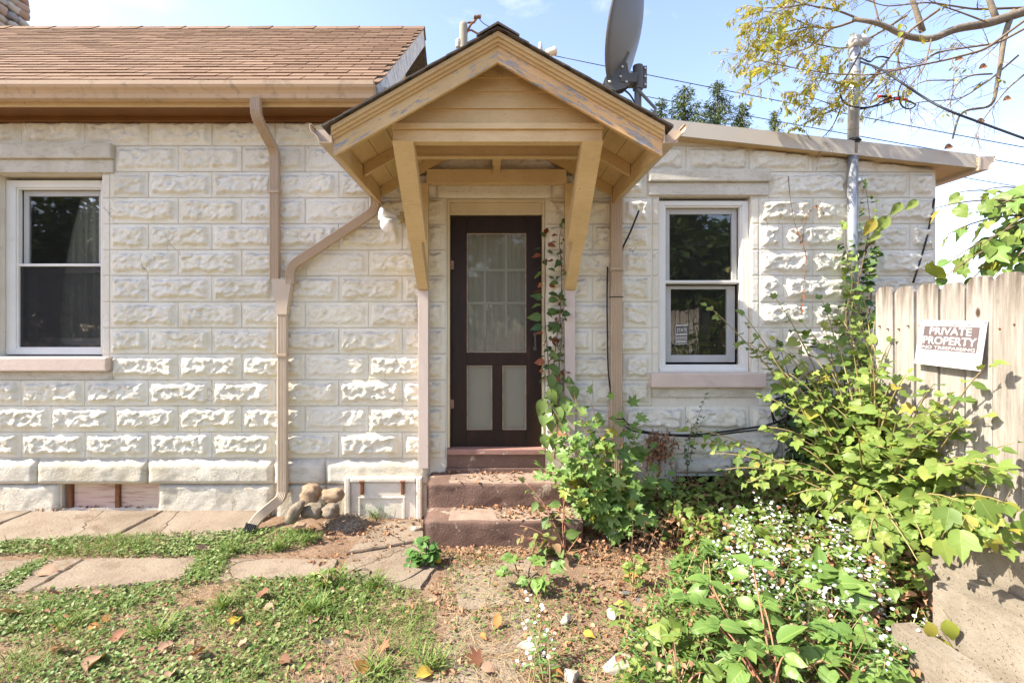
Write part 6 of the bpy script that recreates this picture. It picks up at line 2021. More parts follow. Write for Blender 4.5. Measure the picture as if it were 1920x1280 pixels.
class Stuff:
    def __init__(s): s.V, s.T, s.U, s.M, s.mats, s.k = [], [], [], [], [], 0
    def add(s, base, pos, yaw, pitch, roll, scl, m):
        if not len(pos): return
        V, T, U = inst(base, pos, yaw, pitch, roll, scl)
        if m not in s.mats: s.mats.append(m)
        s.V.append(V); s.T.append(T + s.k); s.U.append(U); s.M.append(np.full(len(T), s.mats.index(m))); s.k += len(V)
    def build(s, name, label, cat, parent=None):
        me = np_mesh(name, np.concatenate(s.V), np.concatenate(s.T), [M[q] for q in s.mats], np.concatenate(s.M), np.concatenate(s.U), True)
        o = link(bpy.data.objects.new(name, me), parent)
        return props(o, label, cat, kind='stuff')
def in_poly(x, y, poly):
    c = np.zeros(len(x), bool)
    n = len(poly)
    for i in range(n):
        (x0, y0), (x1, y1) = poly[i], poly[(i+1) % n]
        t = ((y0 > y) != (y1 > y)) & (x < (x1-x0) * (y-y0) / (y1-y0 + 1e-12) + x0)
        c ^= t
    return c
def sample(rng, poly, n, freq=2.0, lo=0.0, seed=0, power=1.0):
    xs_, ys_ = [p[0] for p in poly], [p[1] for p in poly]
    ox, oy = np.zeros(0), np.zeros(0)
    while len(ox) < n:
        x = rng.uniform(min(xs_), max(xs_), n*3); y = rng.uniform(min(ys_), max(ys_), n*3)
        k = in_poly(x, y, poly)
        if lo > 0:
            q = fbm(x*freq, y*freq, seed)
            k &= rng.uniform(0, 1, len(x)) < np.clip((q - lo) * 5, 0, 1)**power
        ox, oy = np.concatenate([ox, x[k]]), np.concatenate([oy, y[k]])
    ox, oy = ox[:n], oy[:n]
    return np.stack([ox, oy, ground_z(ox, oy)], 1)
def gpoly(*q): return [tuple(G(a, b)[:2]) for a, b in q]
rng = np.random.default_rng(5)
def U_(a, b, n): return rng.uniform(a, b, n)
M['straw'] = island_mat('dry_straw', [(0.38,0.29,0.16),(0.30,0.22,0.12),(0.44,0.36,0.21),(0.26,0.18,0.10)], 0.9)
M['grass'] = island_mat('grass_blade', [(0.10,0.19,0.035),(0.15,0.25,0.05),(0.20,0.27,0.06),(0.12,0.22,0.04),(0.28,0.27,0.10)], 0.6, transl=0.25)
M['clover'] = island_mat('ground_leaf', [(0.07,0.14,0.03),(0.11,0.19,0.045),(0.155,0.235,0.06),(0.20,0.27,0.08),(0.24,0.27,0.11),(0.13,0.21,0.05)], 0.5, transl=0.2)
M['litter'] = island_mat('leaf_litter', [(0.24,0.12,0.065),(0.34,0.19,0.11),(0.42,0.27,0.17),(0.20,0.095,0.05),(0.38,0.20,0.10)], 0.85, transl=0.1)
BLADE = strip_leaf([(0, .035), (.4, .032), (.75, .02), (1, 0)], .3, .45)
STRAW = strip_leaf([(0, .012), (.5, .012), (1, .006)], .2, .12)

lawn_poly = gpoly((-60, 1112), (200, 1104), (360, 1088), (430, 1088), (600, 1086), (700, 1092), (780, 1108), (815, 1150), (810, 1210), (760, 1250), (780, 1330)) + [(-0.3, -3.3), (-5.2, -3.6), (-5.2, -1.25)]
strip_poly = gpoly((-150, 1022), (60, 1016), (300, 1006), (500, 996), (575, 998), (600, 1015), (560, 1030), (400, 1044), (200, 1046), (40, 1040), (-220, 1060))
gap_poly = gpoly((382, 1038), (430, 1040), (405, 1090), (345, 1094))
gap2 = gpoly((60, 1060), (95, 1050), (20, 1110), (-40, 1110))
st = Stuff()
def turf(poly, n, lo=0.30, gr=0.5):
    def sample(r_, po, n_, f_, lo_, sd_):
        q = globals()['sample'](r_, po, n_, f_, lo_, sd_)
        w = .035 * fbm(q[:, 0]*2.5, q[:, 1]*2.5, 77)
        q[:, 0] += rng.normal(0, 1, len(q)) * w; q[:, 1] += rng.normal(0, 1, len(q)) * w
        return q
    p = sample(rng, poly, n, 1.7, lo, 3); k = len(p)
    p[:, 2] += U_(0.004, 0.030, k)
    st.add(L['round'][0], p, U_(0, 6.28, k), U_(-.5, .7, k), U_(-.5, .5, k), U_(.010, .027, k), 'clover')
    p = sample(rng, poly, int(n*.35), 2.2, lo, 8); k = len(p)
    p[:, 2] += U_(0.004, 0.026, k)
    st.add(L['small'][0], p, U_(0, 6.28, k), U_(-.1, .8, k), U_(-.6, .6, k), U_(.016, .034, k), 'clover')
    p = sample(rng, poly, int(n*gr), 2.6, lo + .10, 14); k = len(p)
    st.add(BLADE, p, U_(0, 6.28, k), U_(.5, 1.45, k), U_(-.3, .3, k), U_(.03, .085, k), 'grass')
    p = sample(rng, poly, int(n*1.2), 3.0, .25, 21); k = len(p)
    p[:, 2] += U_(.002, .018, k)
    st.add(STRAW, p, U_(0, 6.28, k), U_(-.1, .35, k), U_(-.3, .3, k), U_(.03, .08, k), 'straw')
turf(lawn_poly, 30000, .36, .55)
turf(strip_poly, 4200, .40, .6)
turf(gap_poly, 900, .1, .5)
turf(gap2, 700, .2, .4)
tuft_spots = [(810, 1250, 90), (705, 1265, 70), (590, 1150, 120), (420, 1140, 80), (300, 1190, 60), (520, 1030, 60), (425, 1040, 40), (700, 1100, 70), (640, 1090, 50), (130, 1180, 50)]
for px, py, n in tuft_spots:
    c = G(px, py)
    p = np.stack([rng.normal(c.x, .035, n), rng.normal(c.y, .03, n), np.full(n, gz(c.x, c.y))], 1)
    st.add(BLADE, p, U_(0, 6.28, n), U_(.7, 1.5, n), U_(-.3, .3, n), U_(.06, .14, n), 'grass')
st.build('lawn', 'patchy lawn of grass, clover and dry thatch at the lower left', 'lawn')

st = Stuff()
lit_poly = gpoly((1000, 1010), (1120, 990), (1290, 960), (1420, 1000), (1500, 1100), (1450, 1280), (1250, 1330), (1000, 1330), (820, 1330), (800, 1250), (840, 1160), (800, 1110), (850, 1035))
p = sample(rng, lit_poly, 2000, 2.4, .40, 30); k = len(p); p[:, 2] += U_(.002, .02, k)
st.add(L['dead'][0], p, U_(0, 6.28, k), U_(-.4, .5, k), U_(-.7, .7, k), U_(.010, .040, k), 'litter')
p = sample(rng, lit_poly, 9000, 2.0, .30, 35); k = len(p); p[:, 2] += U_(.001, .010, k)
st.add(L['small'][0], p, U_(0, 6.28, k), U_(-.4, .4, k), U_(-.7, .7, k), U_(.005, .016, k), 'litter')
p = sample(rng, lit_poly, 8500, 2.0, .30, 33); k = len(p); p[:, 2] += U_(.002, .02, k)
st.add(STRAW, p, U_(0, 6.28, k), U_(-.1, .3, k), U_(-.3, .3, k), U_(.03, .11, k), 'straw')
near = gpoly((1080, 1000), (1200, 975), (1330, 960), (1400, 1000), (1330, 1060), (1200, 1080), (1090, 1060))
p = sample(rng, near, 2600); k = len(p); p[:, 2] += U_(.002, .04, k)
st.add(L['dead'][1], p, U_(0, 6.28, k), U_(-.6, .6, k), U_(-.8, .8, k), U_(.010, .038, k), 'litter')
p = sample(rng, gpoly((500, 1000), (800, 965), (960, 1030), (840, 1060), (640, 1090), (560, 1050)), 420, 3, .36, 5); k = len(p); p[:, 2] += U_(.014, .024, k)
st.add(L['dead'][0], p, U_(0, 6.28, k), U_(-.3, .4, k), U_(-.6, .6, k), U_(.01, .04, k), 'litter')
p = sample(rng, gpoly((-100, 960), (480, 955), (640, 1000), (800, 970), (830, 1100), (500, 1100), (-200, 1110)), 1500, 3, .3, 9); k = len(p); p[:, 2] += U_(.022, .040, k)
st.add(L['small'][0], p, U_(0, 6.28, k), U_(-.4, .4, k), U_(-.7, .7, k), U_(.005, .018, k), 'litter')
p = sample(rng, lawn_poly, 1500); k = len(p); p[:, 2] += U_(.01, .035, k)
st.add(L['dead'][0], p, U_(0, 6.28, k), U_(-.3, .4, k), U_(-.6, .6, k), U_(.01, .04, k), 'litter')
for (x0, x1, y0, y1, z, n) in ((-.45, .6, -.06, -.03, .402, 60), (-.3, .6, -.31, -.06, .405, 45), (0, .6, -.58, -.33, .21, 130), (-.4, .6, -.38, -.33, .21, 60), (-4.0, -3.0, -.03, .05, .075, 40), (-.5, .7, -.75, -.61, .01, 150)):
    p = np.stack([U_(x0, x1, n), U_(y0, y1, n), np.full(n, z) + U_(.002, .012, n)], 1)
    st.add(L['dead'][0], p, U_(0, 6.28, n), U_(-.3, .4, n), U_(-.6, .6, n), U_(.015, .045, n), 'litter')
st.build('leaf_litter', 'brown leaf litter and dry stalks scattered over the bare soil', 'leaf litter')

st = Stuff()
weed_poly = gpoly((1330, 970), (1500, 960), (1700, 1010), (1800, 1060), (1700, 1250), (1720, 1340), (1150, 1340), (1180, 1200), (1300, 1100))
p = sample(rng, weed_poly, 5200, 2.2, .30, 40); k = len(p); p[:, 2] += U_(.01, .14, k)
st.add(L['small'][0], p, U_(0, 6.28, k), U_(-.3, .5, k), U_(-.5, .5, k), U_(.018, .05, k), 'clover')
p = sample(rng, weed_poly, 1300, 2.2, .30, 43); k = len(p); p[:, 2] += U_(.02, .18, k)
st.add(L['mulb'][0], p, U_(0, 6.28, k), U_(-.5, .4, k), U_(-.5, .5, k), U_(.025, .06, k), 'lf_mulb')
p = sample(rng, weed_poly, 2600, 2.2, .2, 47); k = len(p)
st.add(BLADE, p, U_(0, 6.28, k), U_(.6, 1.5, k), U_(-.3, .3, k), U_(.05, .16, k), 'grass')
deep = [(1.15, -0.12), (2.38, -0.12), (2.38, -2.0), (1.9, -1.9), (1.4, -1.3), (1.2, -.8)]
p = sample(rng, deep, 3000); k = len(p); p[:, 2] += U_(.01, .26, k)
st.add(L['dead'][0], p, U_(0, 6.28, k), U_(-.8, .5, k), U_(-.7, .7, k), U_(.02, .055, k), 'litter')
p = sample(rng, deep, 3000); k = len(p); p[:, 2] += U_(.01, .32, k)
st.add(L['mulb'][2], p, U_(0, 6.28, k), U_(-.6, .3, k), U_(-.5, .5, k), U_(.03, .065, k), 'lf_mulb')
p = sample(rng, gpoly((830, 1040), (1100, 1050), (1250, 1120), (1150, 1330), (780, 1330), (840, 1180)), 900, 2.4, .42, 52); k = len(p); p[:, 2] += U_(.004, .03, k)
st.add(L['small'][0], p, U_(0, 6.28, k), U_(-.2, .7, k), U_(-.5, .5, k), U_(.014, .035, k), 'clover')
p = sample(rng, weed_poly, 1900, 2.2, .2, 61); k = len(p); p[:, 2] += U_(.02, .20, k)
st.add(L['dead'][0], p, U_(0, 6.28, k), U_(-.8, .6, k), U_(-.7, .7, k), U_(.018, .05, k), 'litter')
p = sample(rng, weed_poly + [], 800, 2.2, .2, 63); k = len(p)
st.add(STRAW, p, U_(0, 6.28, k), U_(.5, 1.5, k), U_(-.3, .3, k), U_(.10, .34, k), 'straw')
p = sample(rng, weed_poly, 5200, 2.2, .25, 66); k = len(p); p[:, 2] += U_(.03, .24, k)
st.add(L['lance'][0], p, U_(0, 6.28, k), U_(-.3, 1.0, k), U_(-.5, .5, k), U_(.03, .07, k), 'lf_aster')
st.build('weed_bed', 'tangle of low weeds and seedlings covering the ground in front of the fence', 'weeds')

# ------------------------------------------------------------------ dead brush beside the maple sapling
def dead_brush():
    rnd = random.Random(3)
    b = G(1240, 1000)
    root = thing('dead_brush', b, 'heap of brown dead vine stalks and shrivelled leaves right of the maple sapling', 'dead brush')
    paths, items = [], []
    for k in range(150):
        x0, y0 = rnd.uniform(1170, 1310), rnd.uniform(930, 1060)
        d = F * 1.6 / (y0 - CY)
        d = min(d, 4.0)
        a = P(x0, y0, d); a.z = max(gz(a.x, a.y), 0) 
        t = a + Vector((rnd.uniform(-.22, .22), rnd.uniform(-.16, .12), rnd.uniform(.05, .30) if y0 > 980 else rnd.uniform(.12, .42)))
        t.y = min(t.y, -0.07)
        pts = bez(a, a.lerp(t, .5) + Vector((rnd.uniform(-.05, .05), 0, .10)), t, 6)
        paths.append((pts, 0.0026, 0.0012))
        items += leaves_on(pts, rnd, 'dead', 'lf_dry', 0.026, 0.05, 0.4, 1, .2, .2, .6, .004)
    for k in range(26):
        x = rnd.uniform(1205, 1265)
        a = W(x, rnd.uniform(800, 825), -.09); t = a + Vector((rnd.uniform(-.06, .06), rnd.uniform(-.04, 0), -rnd.uniform(.1, .32)))
        pts = bez(a, a.lerp(t, .5) + Vector((rnd.uniform(-.03, .03), -.02, 0)), t, 6)
        paths.append((pts, 0.0025, 0.0015))
        items += leaves_on(pts, rnd, 'dead', 'lf_dry', 0.034, 0.022, 0.1, 1, .2, .2, .9, .004)
    stem_part(root, paths, 'twig', 'stalks')
    bpy.data.objects[root.children[0].name]['kind'] = 'stuff'
    put_leaves(root, items, 0)
    s = MB(); s.tube(smooth_path([G(1180, 1118), G(1215, 1090, .05), G(1260, 1070, .08), G(1292, 1062, .06)], .2), .006, 6)
    props(s.build('dry_stalk', M['straw'], None, True), 'long pale dry stalk arching over the leaf litter', 'stalk')
dead_brush()
# ------------------------------------------------------------------ locust tree reaching over the wing roof
def locust():
    rnd = random.Random(23)
    b = Vector((6.1, -0.6, -0.05))
    root = thing('locust_tree', b, 'bare limbed tree with yellowing leaflets reaching in over the wing roof', 'tree')
    def Q(q, d0=4.2): return [P(a, c, d0 + (e[0] if e else 0)) for a, c, *e in q]
    limbs = [
        (Q([(2060, -40, .2), (1990, 0, .1), (1920, 22), (1850, 45), (1790, 54), (1745, 76), (1695, 68), (1650, 44), (1600, 36)]), .046, .018),
        (Q([(1900, 20), (1882, 70), (1876, 120), (1868, 165), (1862, 200), (1800, 208), (1786, 260)]), .022, .007),
        (Q([(1730, 60), (1718, 20), (1700, -30)]), .024, .016),
        (Q([(1870, 40), (1855, 0), (1840, -50)]), .024, .018),
    ]
    subs = [
        ([(1600, 36), (1560, 55), (1520, 52), (1470, 62), (1430, 58)], .012), ([(1610, 36), (1570, 15), (1510, 10), (1450, -10)], .012),
        ([(1760, 20), (1700, 60), (1660, 120), (1620, 170), (1575, 200), (1500, 235)], .011), ([(1700, 30), (1640, 70), (1580, 95), (1500, 80), (1440, 75)], .010),
        ([(1920, 35), (1850, 90), (1780, 115), (1700, 130), (1640, 145), (1560, 140), (1480, 125), (1420, 115)], .010),
        ([(1930, 50), (1870, 80), (1800, 95), (1750, 100), (1720, 125), (1650, 115)], .010), ([(1920, 15), (1830, 15), (1740, 5), (1660, 10), (1590, -10)], .012),
        ([(1862, 140), (1820, 140), (1790, 160), (1780, 200), (1790, 230)], .008), ([(1800, 150), (1730, 150), (1680, 180)], .006),
        ([(1575, 200), (1540, 190), (1500, 180)], .006), ([(1580, 198), (1565, 235), (1540, 262), (1495, 275)], .006),
        ([(1640, 145), (1590, 165), (1550, 150), (1510, 160)], .006), ([(1560, 55), (1520, 90), (1480, 105), (1425, 125)], .007),
        ([(1520, 52), (1480, 30), (1440, 20), (1400, 30)], .007), ([(1660, 120), (1630, 150), (1560, 175), (1500, 150)], .006),
        ([(1910, 100), (1860, 150), (1800, 190), (1720, 195), (1660, 215)], .008), ([(1930, 130), (1890, 170), (1840, 230), (1820, 280)], .008),
        ([(1700, 68), (1680, 100), (1690, 140), (1650, 165), (1620, 200)], .008), ([(1650, 44), (1640, 0), (1620, -40)], .010), ([(1500, 80), (1460, 100), (1415, 90), (1390, 70)], .006),
        ([(1745, 76), (1735, 130), (1700, 170), (1700, 215)], .007), ([(1850, 45), (1800, 20), (1750, 10), (1700, -20)], .009), ([(1680, 180), (1650, 190), (1640, 230)], .005),
        ([(1430, 58), (1405, 85), (1398, 120)], .005), ([(1480, 125), (1440, 150), (1400, 170)], .005), ([(1510, 10), (1460, 20), (1420, 10), (1395, 40)], .006),
    ]
    mb = MB()
    trunk = [b, Vector((6.0, -.5, 2.2)), Vector((5.7, -.35, 4.0)), limbs[0][0][0]]
    mb.tube(smooth_path(trunk, .5), [.16]*4 + [.13]*20 if False else .13, 10); mb.build('trunk', M['bark'], root, True)
    for pts, r0, r1 in limbs:
        sp_ = smooth_path(pts, .1, 4)
        n = len(sp_)
        mb = MB(); mb.tube(sp_, [r0 + (r1-r0)*i/(n-1) for i in range(n)], 9); mb.build('limb', M['bark'], root, True)
    paths, items = [], []
    def leafy(px, py=0): return 0.0 if py > 235 else max(0.05, min(1, (1720 - px) / 230))
    def px_of(p): return CX + F * p.x / (p.y - CAMY), CY - F * (p.z - CAMZ) / (p.y - CAMY)
    def twig(p, d, l, r, depth):
        pts = [p]
        n = 5
        dd = d.normalized()
        for i in range(n):
            dd = (dd + rv(rnd, .28) + Vector((0, 0, -.05))).normalized()
            pts.append(pts[-1] + dd * l / n)
        paths.append((pts, r, r * .4))
        if depth > 0:
            for i in range(rnd.randint(2, 3)):
                k = rnd.randint(1, n - 1)
                twig(pts[k], dd + rv(rnd, .9), l * rnd.uniform(.45, .7), r * .55, depth - 1)
        pr = leafy(*px_of(pts[-1]))
        for i in range(1, n + 1):
            if rnd.random() < pr * 0.36:
                q = pts[i]
                ld = (dd + rv(rnd, .8) + Vector((0, 0, -.35))).normalized()
                ln = rnd.uniform(.07, .13)
                sd = ld.cross(Vector((.3, .2, 1))).normalized()
                paths.append(([q, q + ld * ln], .0012, .0008))
                for j in range(5):
                    for s in (-1, 1):
                        if rnd.random() < .85:
                            items.append(('small', 0, 'lf_tree', frame_from(sd * s + ld * .4 + Vector((0, 0, -.25)), Vector((0, -.3, 1)) + rv(rnd, .5), rnd.uniform(.028, .046), q + ld * ln * (j + .7) / 5)))
    for q, r in subs:
        dj = rnd.uniform(-.25, .3)
        pts = smooth_path([P(a + rnd.uniform(-4, 4), c + rnd.uniform(-4, 4), 4.15 + dj + rnd.uniform(-.04, .04)) for a, c in q], .08, 3)
        paths.append((pts, r, r * .35))
        n = len(pts)
        for i in range(2, n, 2):
            d = pts[min(i+1, n-1)] - pts[i-1]
            twig(pts[i], d.normalized() + rv(rnd, .9), rnd.uniform(.16, .36), r * .4, 1)
            if rnd.random() < .45: twig(pts[i], d.normalized() + rv(rnd, 1.1), rnd.uniform(.12, .30), r * .35, 1)
    mb = MB()
    for pts, r0, r1 in paths:
        n = len(pts)
        mb.tube(pts, [max(.0012, r0 + (r1-r0)*i/(n-1)) for i in range(n)], 4, False)
    props(mb.build('twigs', M['twig'], root, True), kind='stuff')
    # a few big yellow leaves near the front
    for (px, py, s) in ((1470, 55, .12), (1450, 75, .12), (1441, 140, .09), (1548, 115, .07), (1690, 55, .06), (1690, 70, .06)):
        items.append(('ovate', 0, 'lf_yellow', frame_from(Vector((-.5, -.2, -.8)), Vector((-.3, -1, .3)), s, P(px, py - 10, 4.1))))
    for (px, py) in ((1835, 130), (1830, 232), (1770, 280), (1655, 195), (1880, 190), (1790, 115)):
        items.append(('dead', 0, 'lf_dry', frame_from(Vector((.6, -.2, .3)), Vector((-.3, -1, .3)), .08, P(px, py, 4.1))))
    put_leaves(root, items)
locust()

# ------------------------------------------------------------------ spruces far behind the wing
M['needle'] = island_mat('spruce_needles', [(0.045,0.08,0.028),(0.07,0.11,0.036),(0.105,0.135,0.042),(0.14,0.155,0.055)], 0.7, transl=0.1)
def spruce(px, py, d, width, label, seed):
    rnd = np.random.default_rng(seed)
    t = P(px, py, d)
    root = thing('spruce_tree', (t.x, t.y, -0.05), label, 'tree', 'spruces behind the wing roof')
    H = t.z
    mb = MB(); mb.tube([(t.x, t.y, -.05), (t.x, t.y, H * .6), (t.x, t.y, H)], [.22, .10, .012], 8); mb.build('trunk', M['bark'], root)
    pos, yaw, pit, scl = [], [], [], []
    h = 0.02
    while h < 1.0:
        zz = H * (1 - h * .62)
        rad = width * (h ** .8) * 1.0 + .06
        nb = int(5 + 9 * h)
        for k in range(nb):
            a = rnd.uniform(0, 6.28)
            rr = rad * rnd.uniform(.65, 1.15)
            m = max(3, int(rr / .05))
            for j in range(m):
                f_ = (j + .5) / m
                up = .35 * rr * f_**2 - .12 * rr * f_
                for q in range(5):
                    pos.append((t.x + math.cos(a)*rr*f_ + rnd.normal(0, .04), t.y + math.sin(a)*rr*f_ + rnd.normal(0, .04), zz + up + rnd.normal(0, .04)))
                    yaw.append(a - math.pi/2 + rnd.normal(0, .7)); pit.append(rnd.uniform(-.9, .7)); scl.append(rnd.uniform(.06, .13))
        h += .018
    pos = np.array(pos); n = len(pos)
    V, T, UV = inst(L['lance'][0], pos, np.array(yaw), np.array(pit), rnd.uniform(-1, 1, n), np.array(scl))
    o = bpy.data.objects.new('crown', np_mesh('crown', V, T, [M['needle']], uv=UV)); link(o, root)
spruce(1283, 160, 13.0, 1.7, 'tallest dark spruce tip showing between the dish and the pipe', 1)
spruce(1345, 150, 13.4, 1.5, 'spruce spire just right of the tallest one behind the wing roof', 2)
spruce(1392, 190, 13.2, 1.0, 'shorter spruce tip third from the satellite dish', 3)
spruce(1240, 185, 13.0, 1.2, 'spruce tip closest to the satellite dish', 5)
spruce(1452, 208, 13.6, .6, 'small lone spruce tip furthest from the dish', 4)

# ------------------------------------------------------------------ trees across the yard, seen mirrored in the window glass
M['lf_far'] = island_mat('far_foliage', [(0.03,0.06,0.018),(0.05,0.09,0.025),(0.08,0.13,0.03),(0.11,0.15,0.04)], 0.7, transl=0.25)
def yard_tree(x, y, h, r, label, seed):
    g = np.random.default_rng(seed)
    root = thing('yard_tree', (x, y, 0), label, 'tree', 'trees across the yard behind the viewer')
    mb = MB(); mb.tube([(x, y, -.1), (x + .1, y, h*.3), (x - .1, y, h*.7)], [.25, .2, .08], 8)
    rr = random.Random(seed)
    for k in range(7):
        a = rr.uniform(0, 6.28)
        mb.tube([(x, y, h*(.25 + .05*k)), (x + math.cos(a)*r*.4, y + math.sin(a)*r*.4, h*(.4 + .05*k)), (x + math.cos(a)*r*.8, y + math.sin(a)*r*.8, h*(.5 + .05*k))], [.1, .06, .02], 6)
    mb.build('trunk', M['bark'], root)
    nc = 46
    cen = np.stack([x + g.normal(0, r*.5, nc), y + g.normal(0, r*.5, nc), h*.58 + g.normal(0, h*.20, nc)], 1)
    cen[:, 2] = np.maximum(cen[:, 2], h*.12)
    n = 7000
    c = cen[g.integers(0, nc, n)]
    p = c + g.normal(0, r*.17, (n, 3))
    V, T, UV = inst(L['small'][0], p, g.uniform(0, 6.28, n), g.uniform(-1, 1, n), g.uniform(-1, 1, n), g.uniform(.22, .46, n))
    o = bpy.data.objects.new('crown', np_mesh('crown', V, T, [M['lf_far']], uv=UV)); link(o, root)
for i, (x, y, h, r) in enumerate(((-14.5, -13.5, 6.8, 3.0), (1.5, -17, 7.0, 2.8), (6.5, -15, 6.6, 2.6), (10.5, -17, 6.8, 2.8), (4.6, -9.5, 4.6, 1.6), (-19.5, -15, 8.5, 3.6))):
    yard_tree(x, y, h, r, ['leafy yard tree mirrored in the left window', 'leafy yard tree mirrored in the door glass', 'leafy yard tree mirrored in the middle of the right window', 'leafy yard tree mirrored at the right edge of the right window', 'small yard tree by the fence mirrored in the lower right pane', 'far leafy yard tree mirrored at the left edge of the left window'][i], 100 + i)

# ------------------------------------------------------------------ rocks and small things by the steps
M['rock'] = mat('tan_field_rock', (0.38, 0.275, 0.18), (0.24, 0.165, 0.11), 14, 0.95, 0.02, 55, (0.20, 0.15, 0.11), 8, 0.58, 0.8)
M['rock2'] = mat('grey_field_rock', (0.27, 0.225, 0.165), (0.15, 0.12, 0.09), 14, 0.95, 0.02, 55)
def rock(px, py, d, r, label, seed, m='rock', tilt=0):
    c = P(px, py, d)
    r = tuple(q * .9 for q in r)
    v, f = stone_vf((0, 0, 0), r, seed, 14)
    Rm = Matrix.Rotation(R(tilt), 3, 'Y')
    w_ = []
    for q in v:
        q = Vector(q)
        k = 1 + 0.16 * (float(fbm(q.x*26 + seed*7, q.z*26 + q.y*31, seed, 4)) - .5)
        w_.append(Rm @ (q * k) + c)
    o = mobj('rock', w_, f, M[m], None, True)
    props(o, label, 'rock', 'field rocks piled beside the downspout')
rock(581, 926, 4.02, (.095, .075, .082), 'upright tan rock on top of the pile beside the downspout', 1)
rock(622, 928, 4.00, (.095, .07, .06), 'flat orange-tan rock on top of the pile beside the hatch', 2)
rock(553, 960, 3.86, (.060, .055, .10), 'tilted grey rock nearest the downspout foot', 3, 'rock2', 32)
rock(620, 958, 3.90, (.08, .07, .055), 'brown rock under the flat orange-tan one', 4, 'rock2')
rock(585, 958, 3.92, (.085, .06, .065), 'half hidden rock under the upright tan rock', 6, 'rock2')
rock(563, 984, 3.70, (.045, .03, .022), 'small flat stone in the soil below the rock pile', 5)
# mound of dead moss
def mound():
    c = G(645, 992)
    n = 520
    g = np.random.default_rng(4)
    a, rr = g.uniform(0, 6.28, n), np.sqrt(g.uniform(0, 1, n))
    x = c.x + rr*np.cos(a)*.20; y = c.y + .05 + rr*np.sin(a)*.16
    z = .015 + .085*(1 - rr**2) + g.uniform(-.006, .006, n)
    M['moss'] = island_mat('dead_moss', [(0.26,0.21,0.15),(0.34,0.285,0.215),(0.20,0.155,0.11),(0.38,0.33,0.26)], .95)
    V, T, UV = inst(L['small'][0], np.stack([x, y, z], 1), g.uniform(0, 6.28, n), g.uniform(-.3, .6, n), g.uniform(-.8, .8, n), g.uniform(.012, .030, n))
    root = thing('moss_mound', (c.x, c.y, .01), 'rounded grey-brown mound of dead moss between the rocks and the walkway', 'moss mound')
    o = bpy.data.objects.new('tufts', np_mesh('tufts', V, T, [M['moss']], uv=UV)); link(o, root); o['kind'] = 'stuff'
    pv = []
    for i in range(7):
        for k in range(24):
            r_ = 1 - i/6.5
            pv.append((c.x + math.cos(6.2832*k/24)*.20*r_, c.y + .05 + math.sin(6.2832*k/24)*.16*r_, .0 + .09*(1 - r_**2)))
    fc = [(i*24+k, i*24+(k+1) % 24, (i+1)*24+(k+1) % 24, (i+1)*24+k) for i in range(6) for k in range(24)] + [tuple(range(6*24, 7*24))]
    mobj('core', pv, fc, mat('moss_core', (0.40, 0.33, 0.25), (0.15, 0.115, 0.08), 75, .95, .004, 90), root, True)
mound()
# grass tufts growing from the rock pile
def tuft(px, py, z, n, label, seed, h=.12, sp=.03):
    g = np.random.default_rng(seed)
    c = G(px, py, z)
    p = np.stack([g.normal(c.x, sp, n), g.normal(c.y, sp*.6, n), np.full(n, c.z)], 1)
    V, T, UV = inst(BLADE, p, g.uniform(0, 6.28, n), g.uniform(.7, 1.5, n), g.uniform(-.3, .3, n), g.uniform(h*.5, h*1.2, n))
    root = thing('grass_tuft', c, label, 'grass', 'grass tufts around the rock pile')
    o = bpy.data.objects.new('blades', np_mesh('blades', V, T, [M['grass']], uv=UV)); link(o, root); o['kind'] = 'stuff'
tuft(600, 962, .05, 60, 'grass tuft growing out between the tan rocks', 1)
tuft(668, 955, .04, 70, 'grass tuft in front of the left hatch edge', 2, .15)
tuft(705, 968, .03, 60, 'grass tuft in front of the hatch middle', 3, .12, .05)
tuft(570, 1015, .01, 70, 'grass tuft beside the downspout foot', 4, .09, .06)
# pale brick chip, broken pale stones, glass globe, fruit, wire coil
def chunk(name, px, py, z, s, rot, m, label, cat, seed, grp=None):
    rnd = random.Random(seed)
    c = G(px, py, z)
    bm = bmesh.new()
    for k in range(14):
        d = rv(rnd).normalized()
        bm.verts.new((d.x*s[0], d.y*s[1], d.z*s[2]))
    bmesh.ops.convex_hull(bm, input=bm.verts[:])
    bmesh.ops.delete(bm, geom=[q for q in bm.verts if not q.link_faces], context='VERTS')
    bmesh.ops.bevel(bm, geom=bm.edges[:], offset=.004, segments=1, affect='EDGES')
    bmesh.ops.rotate(bm, verts=bm.verts[:], cent=(0, 0, 0), matrix=Matrix.Rotation(rot, 3, 'Z'))
    bmesh.ops.translate(bm, verts=bm.verts[:], vec=c)
    me = bpy.data.meshes.new(name); bm.to_mesh(me); bm.free(); me.materials.append(M[m])
    o = bpy.data.objects.new(name, me); link(o)
    props(o, label, cat, grp)
M['pale_stone'] = mat('pale_stone', (0.44, 0.39, 0.32), (0.34, 0.30, 0.24), 9, .9, .006, 60, (.22, .17, .12), 7, .58, .8)
M['slate'] = mat('grey_slate', (0.16, 0.155, 0.15), (0.11, 0.105, 0.10), 9, .8, .003, 60)
chunk('brick_chip', 782, 990, .03, (.06, .035, .03), .3, 'pale_stone', 'pale broken brick chip against the lower step corner', 'brick chip', 2)
for i, (px, py, s, lab) in enumerate(((1165, 1245, .11, 'largest pale broken stone at the bottom edge'), (1070, 1265, .06, 'pale stone bit at the bottom edge left of the largest stone'), (1195, 1200, .09, 'flat tan stone above the largest pale stone'), (1210, 1265, .08, 'pale stone right of the largest one'), (1060, 1160, .045, 'small tan stone on the litter beside the foreground aster'), (1150, 1150, .06, 'flat stone chip left of the yellow fallen leaf'), (990, 1215, .075, 'tan flat stone behind the foreground aster'))):
    chunk('broken_stone', px, py, .025, (s, s*.75, .03), i, 'pale_stone', lab, 'stone', 30 + i, 'pale broken stones at the bottom of the path')
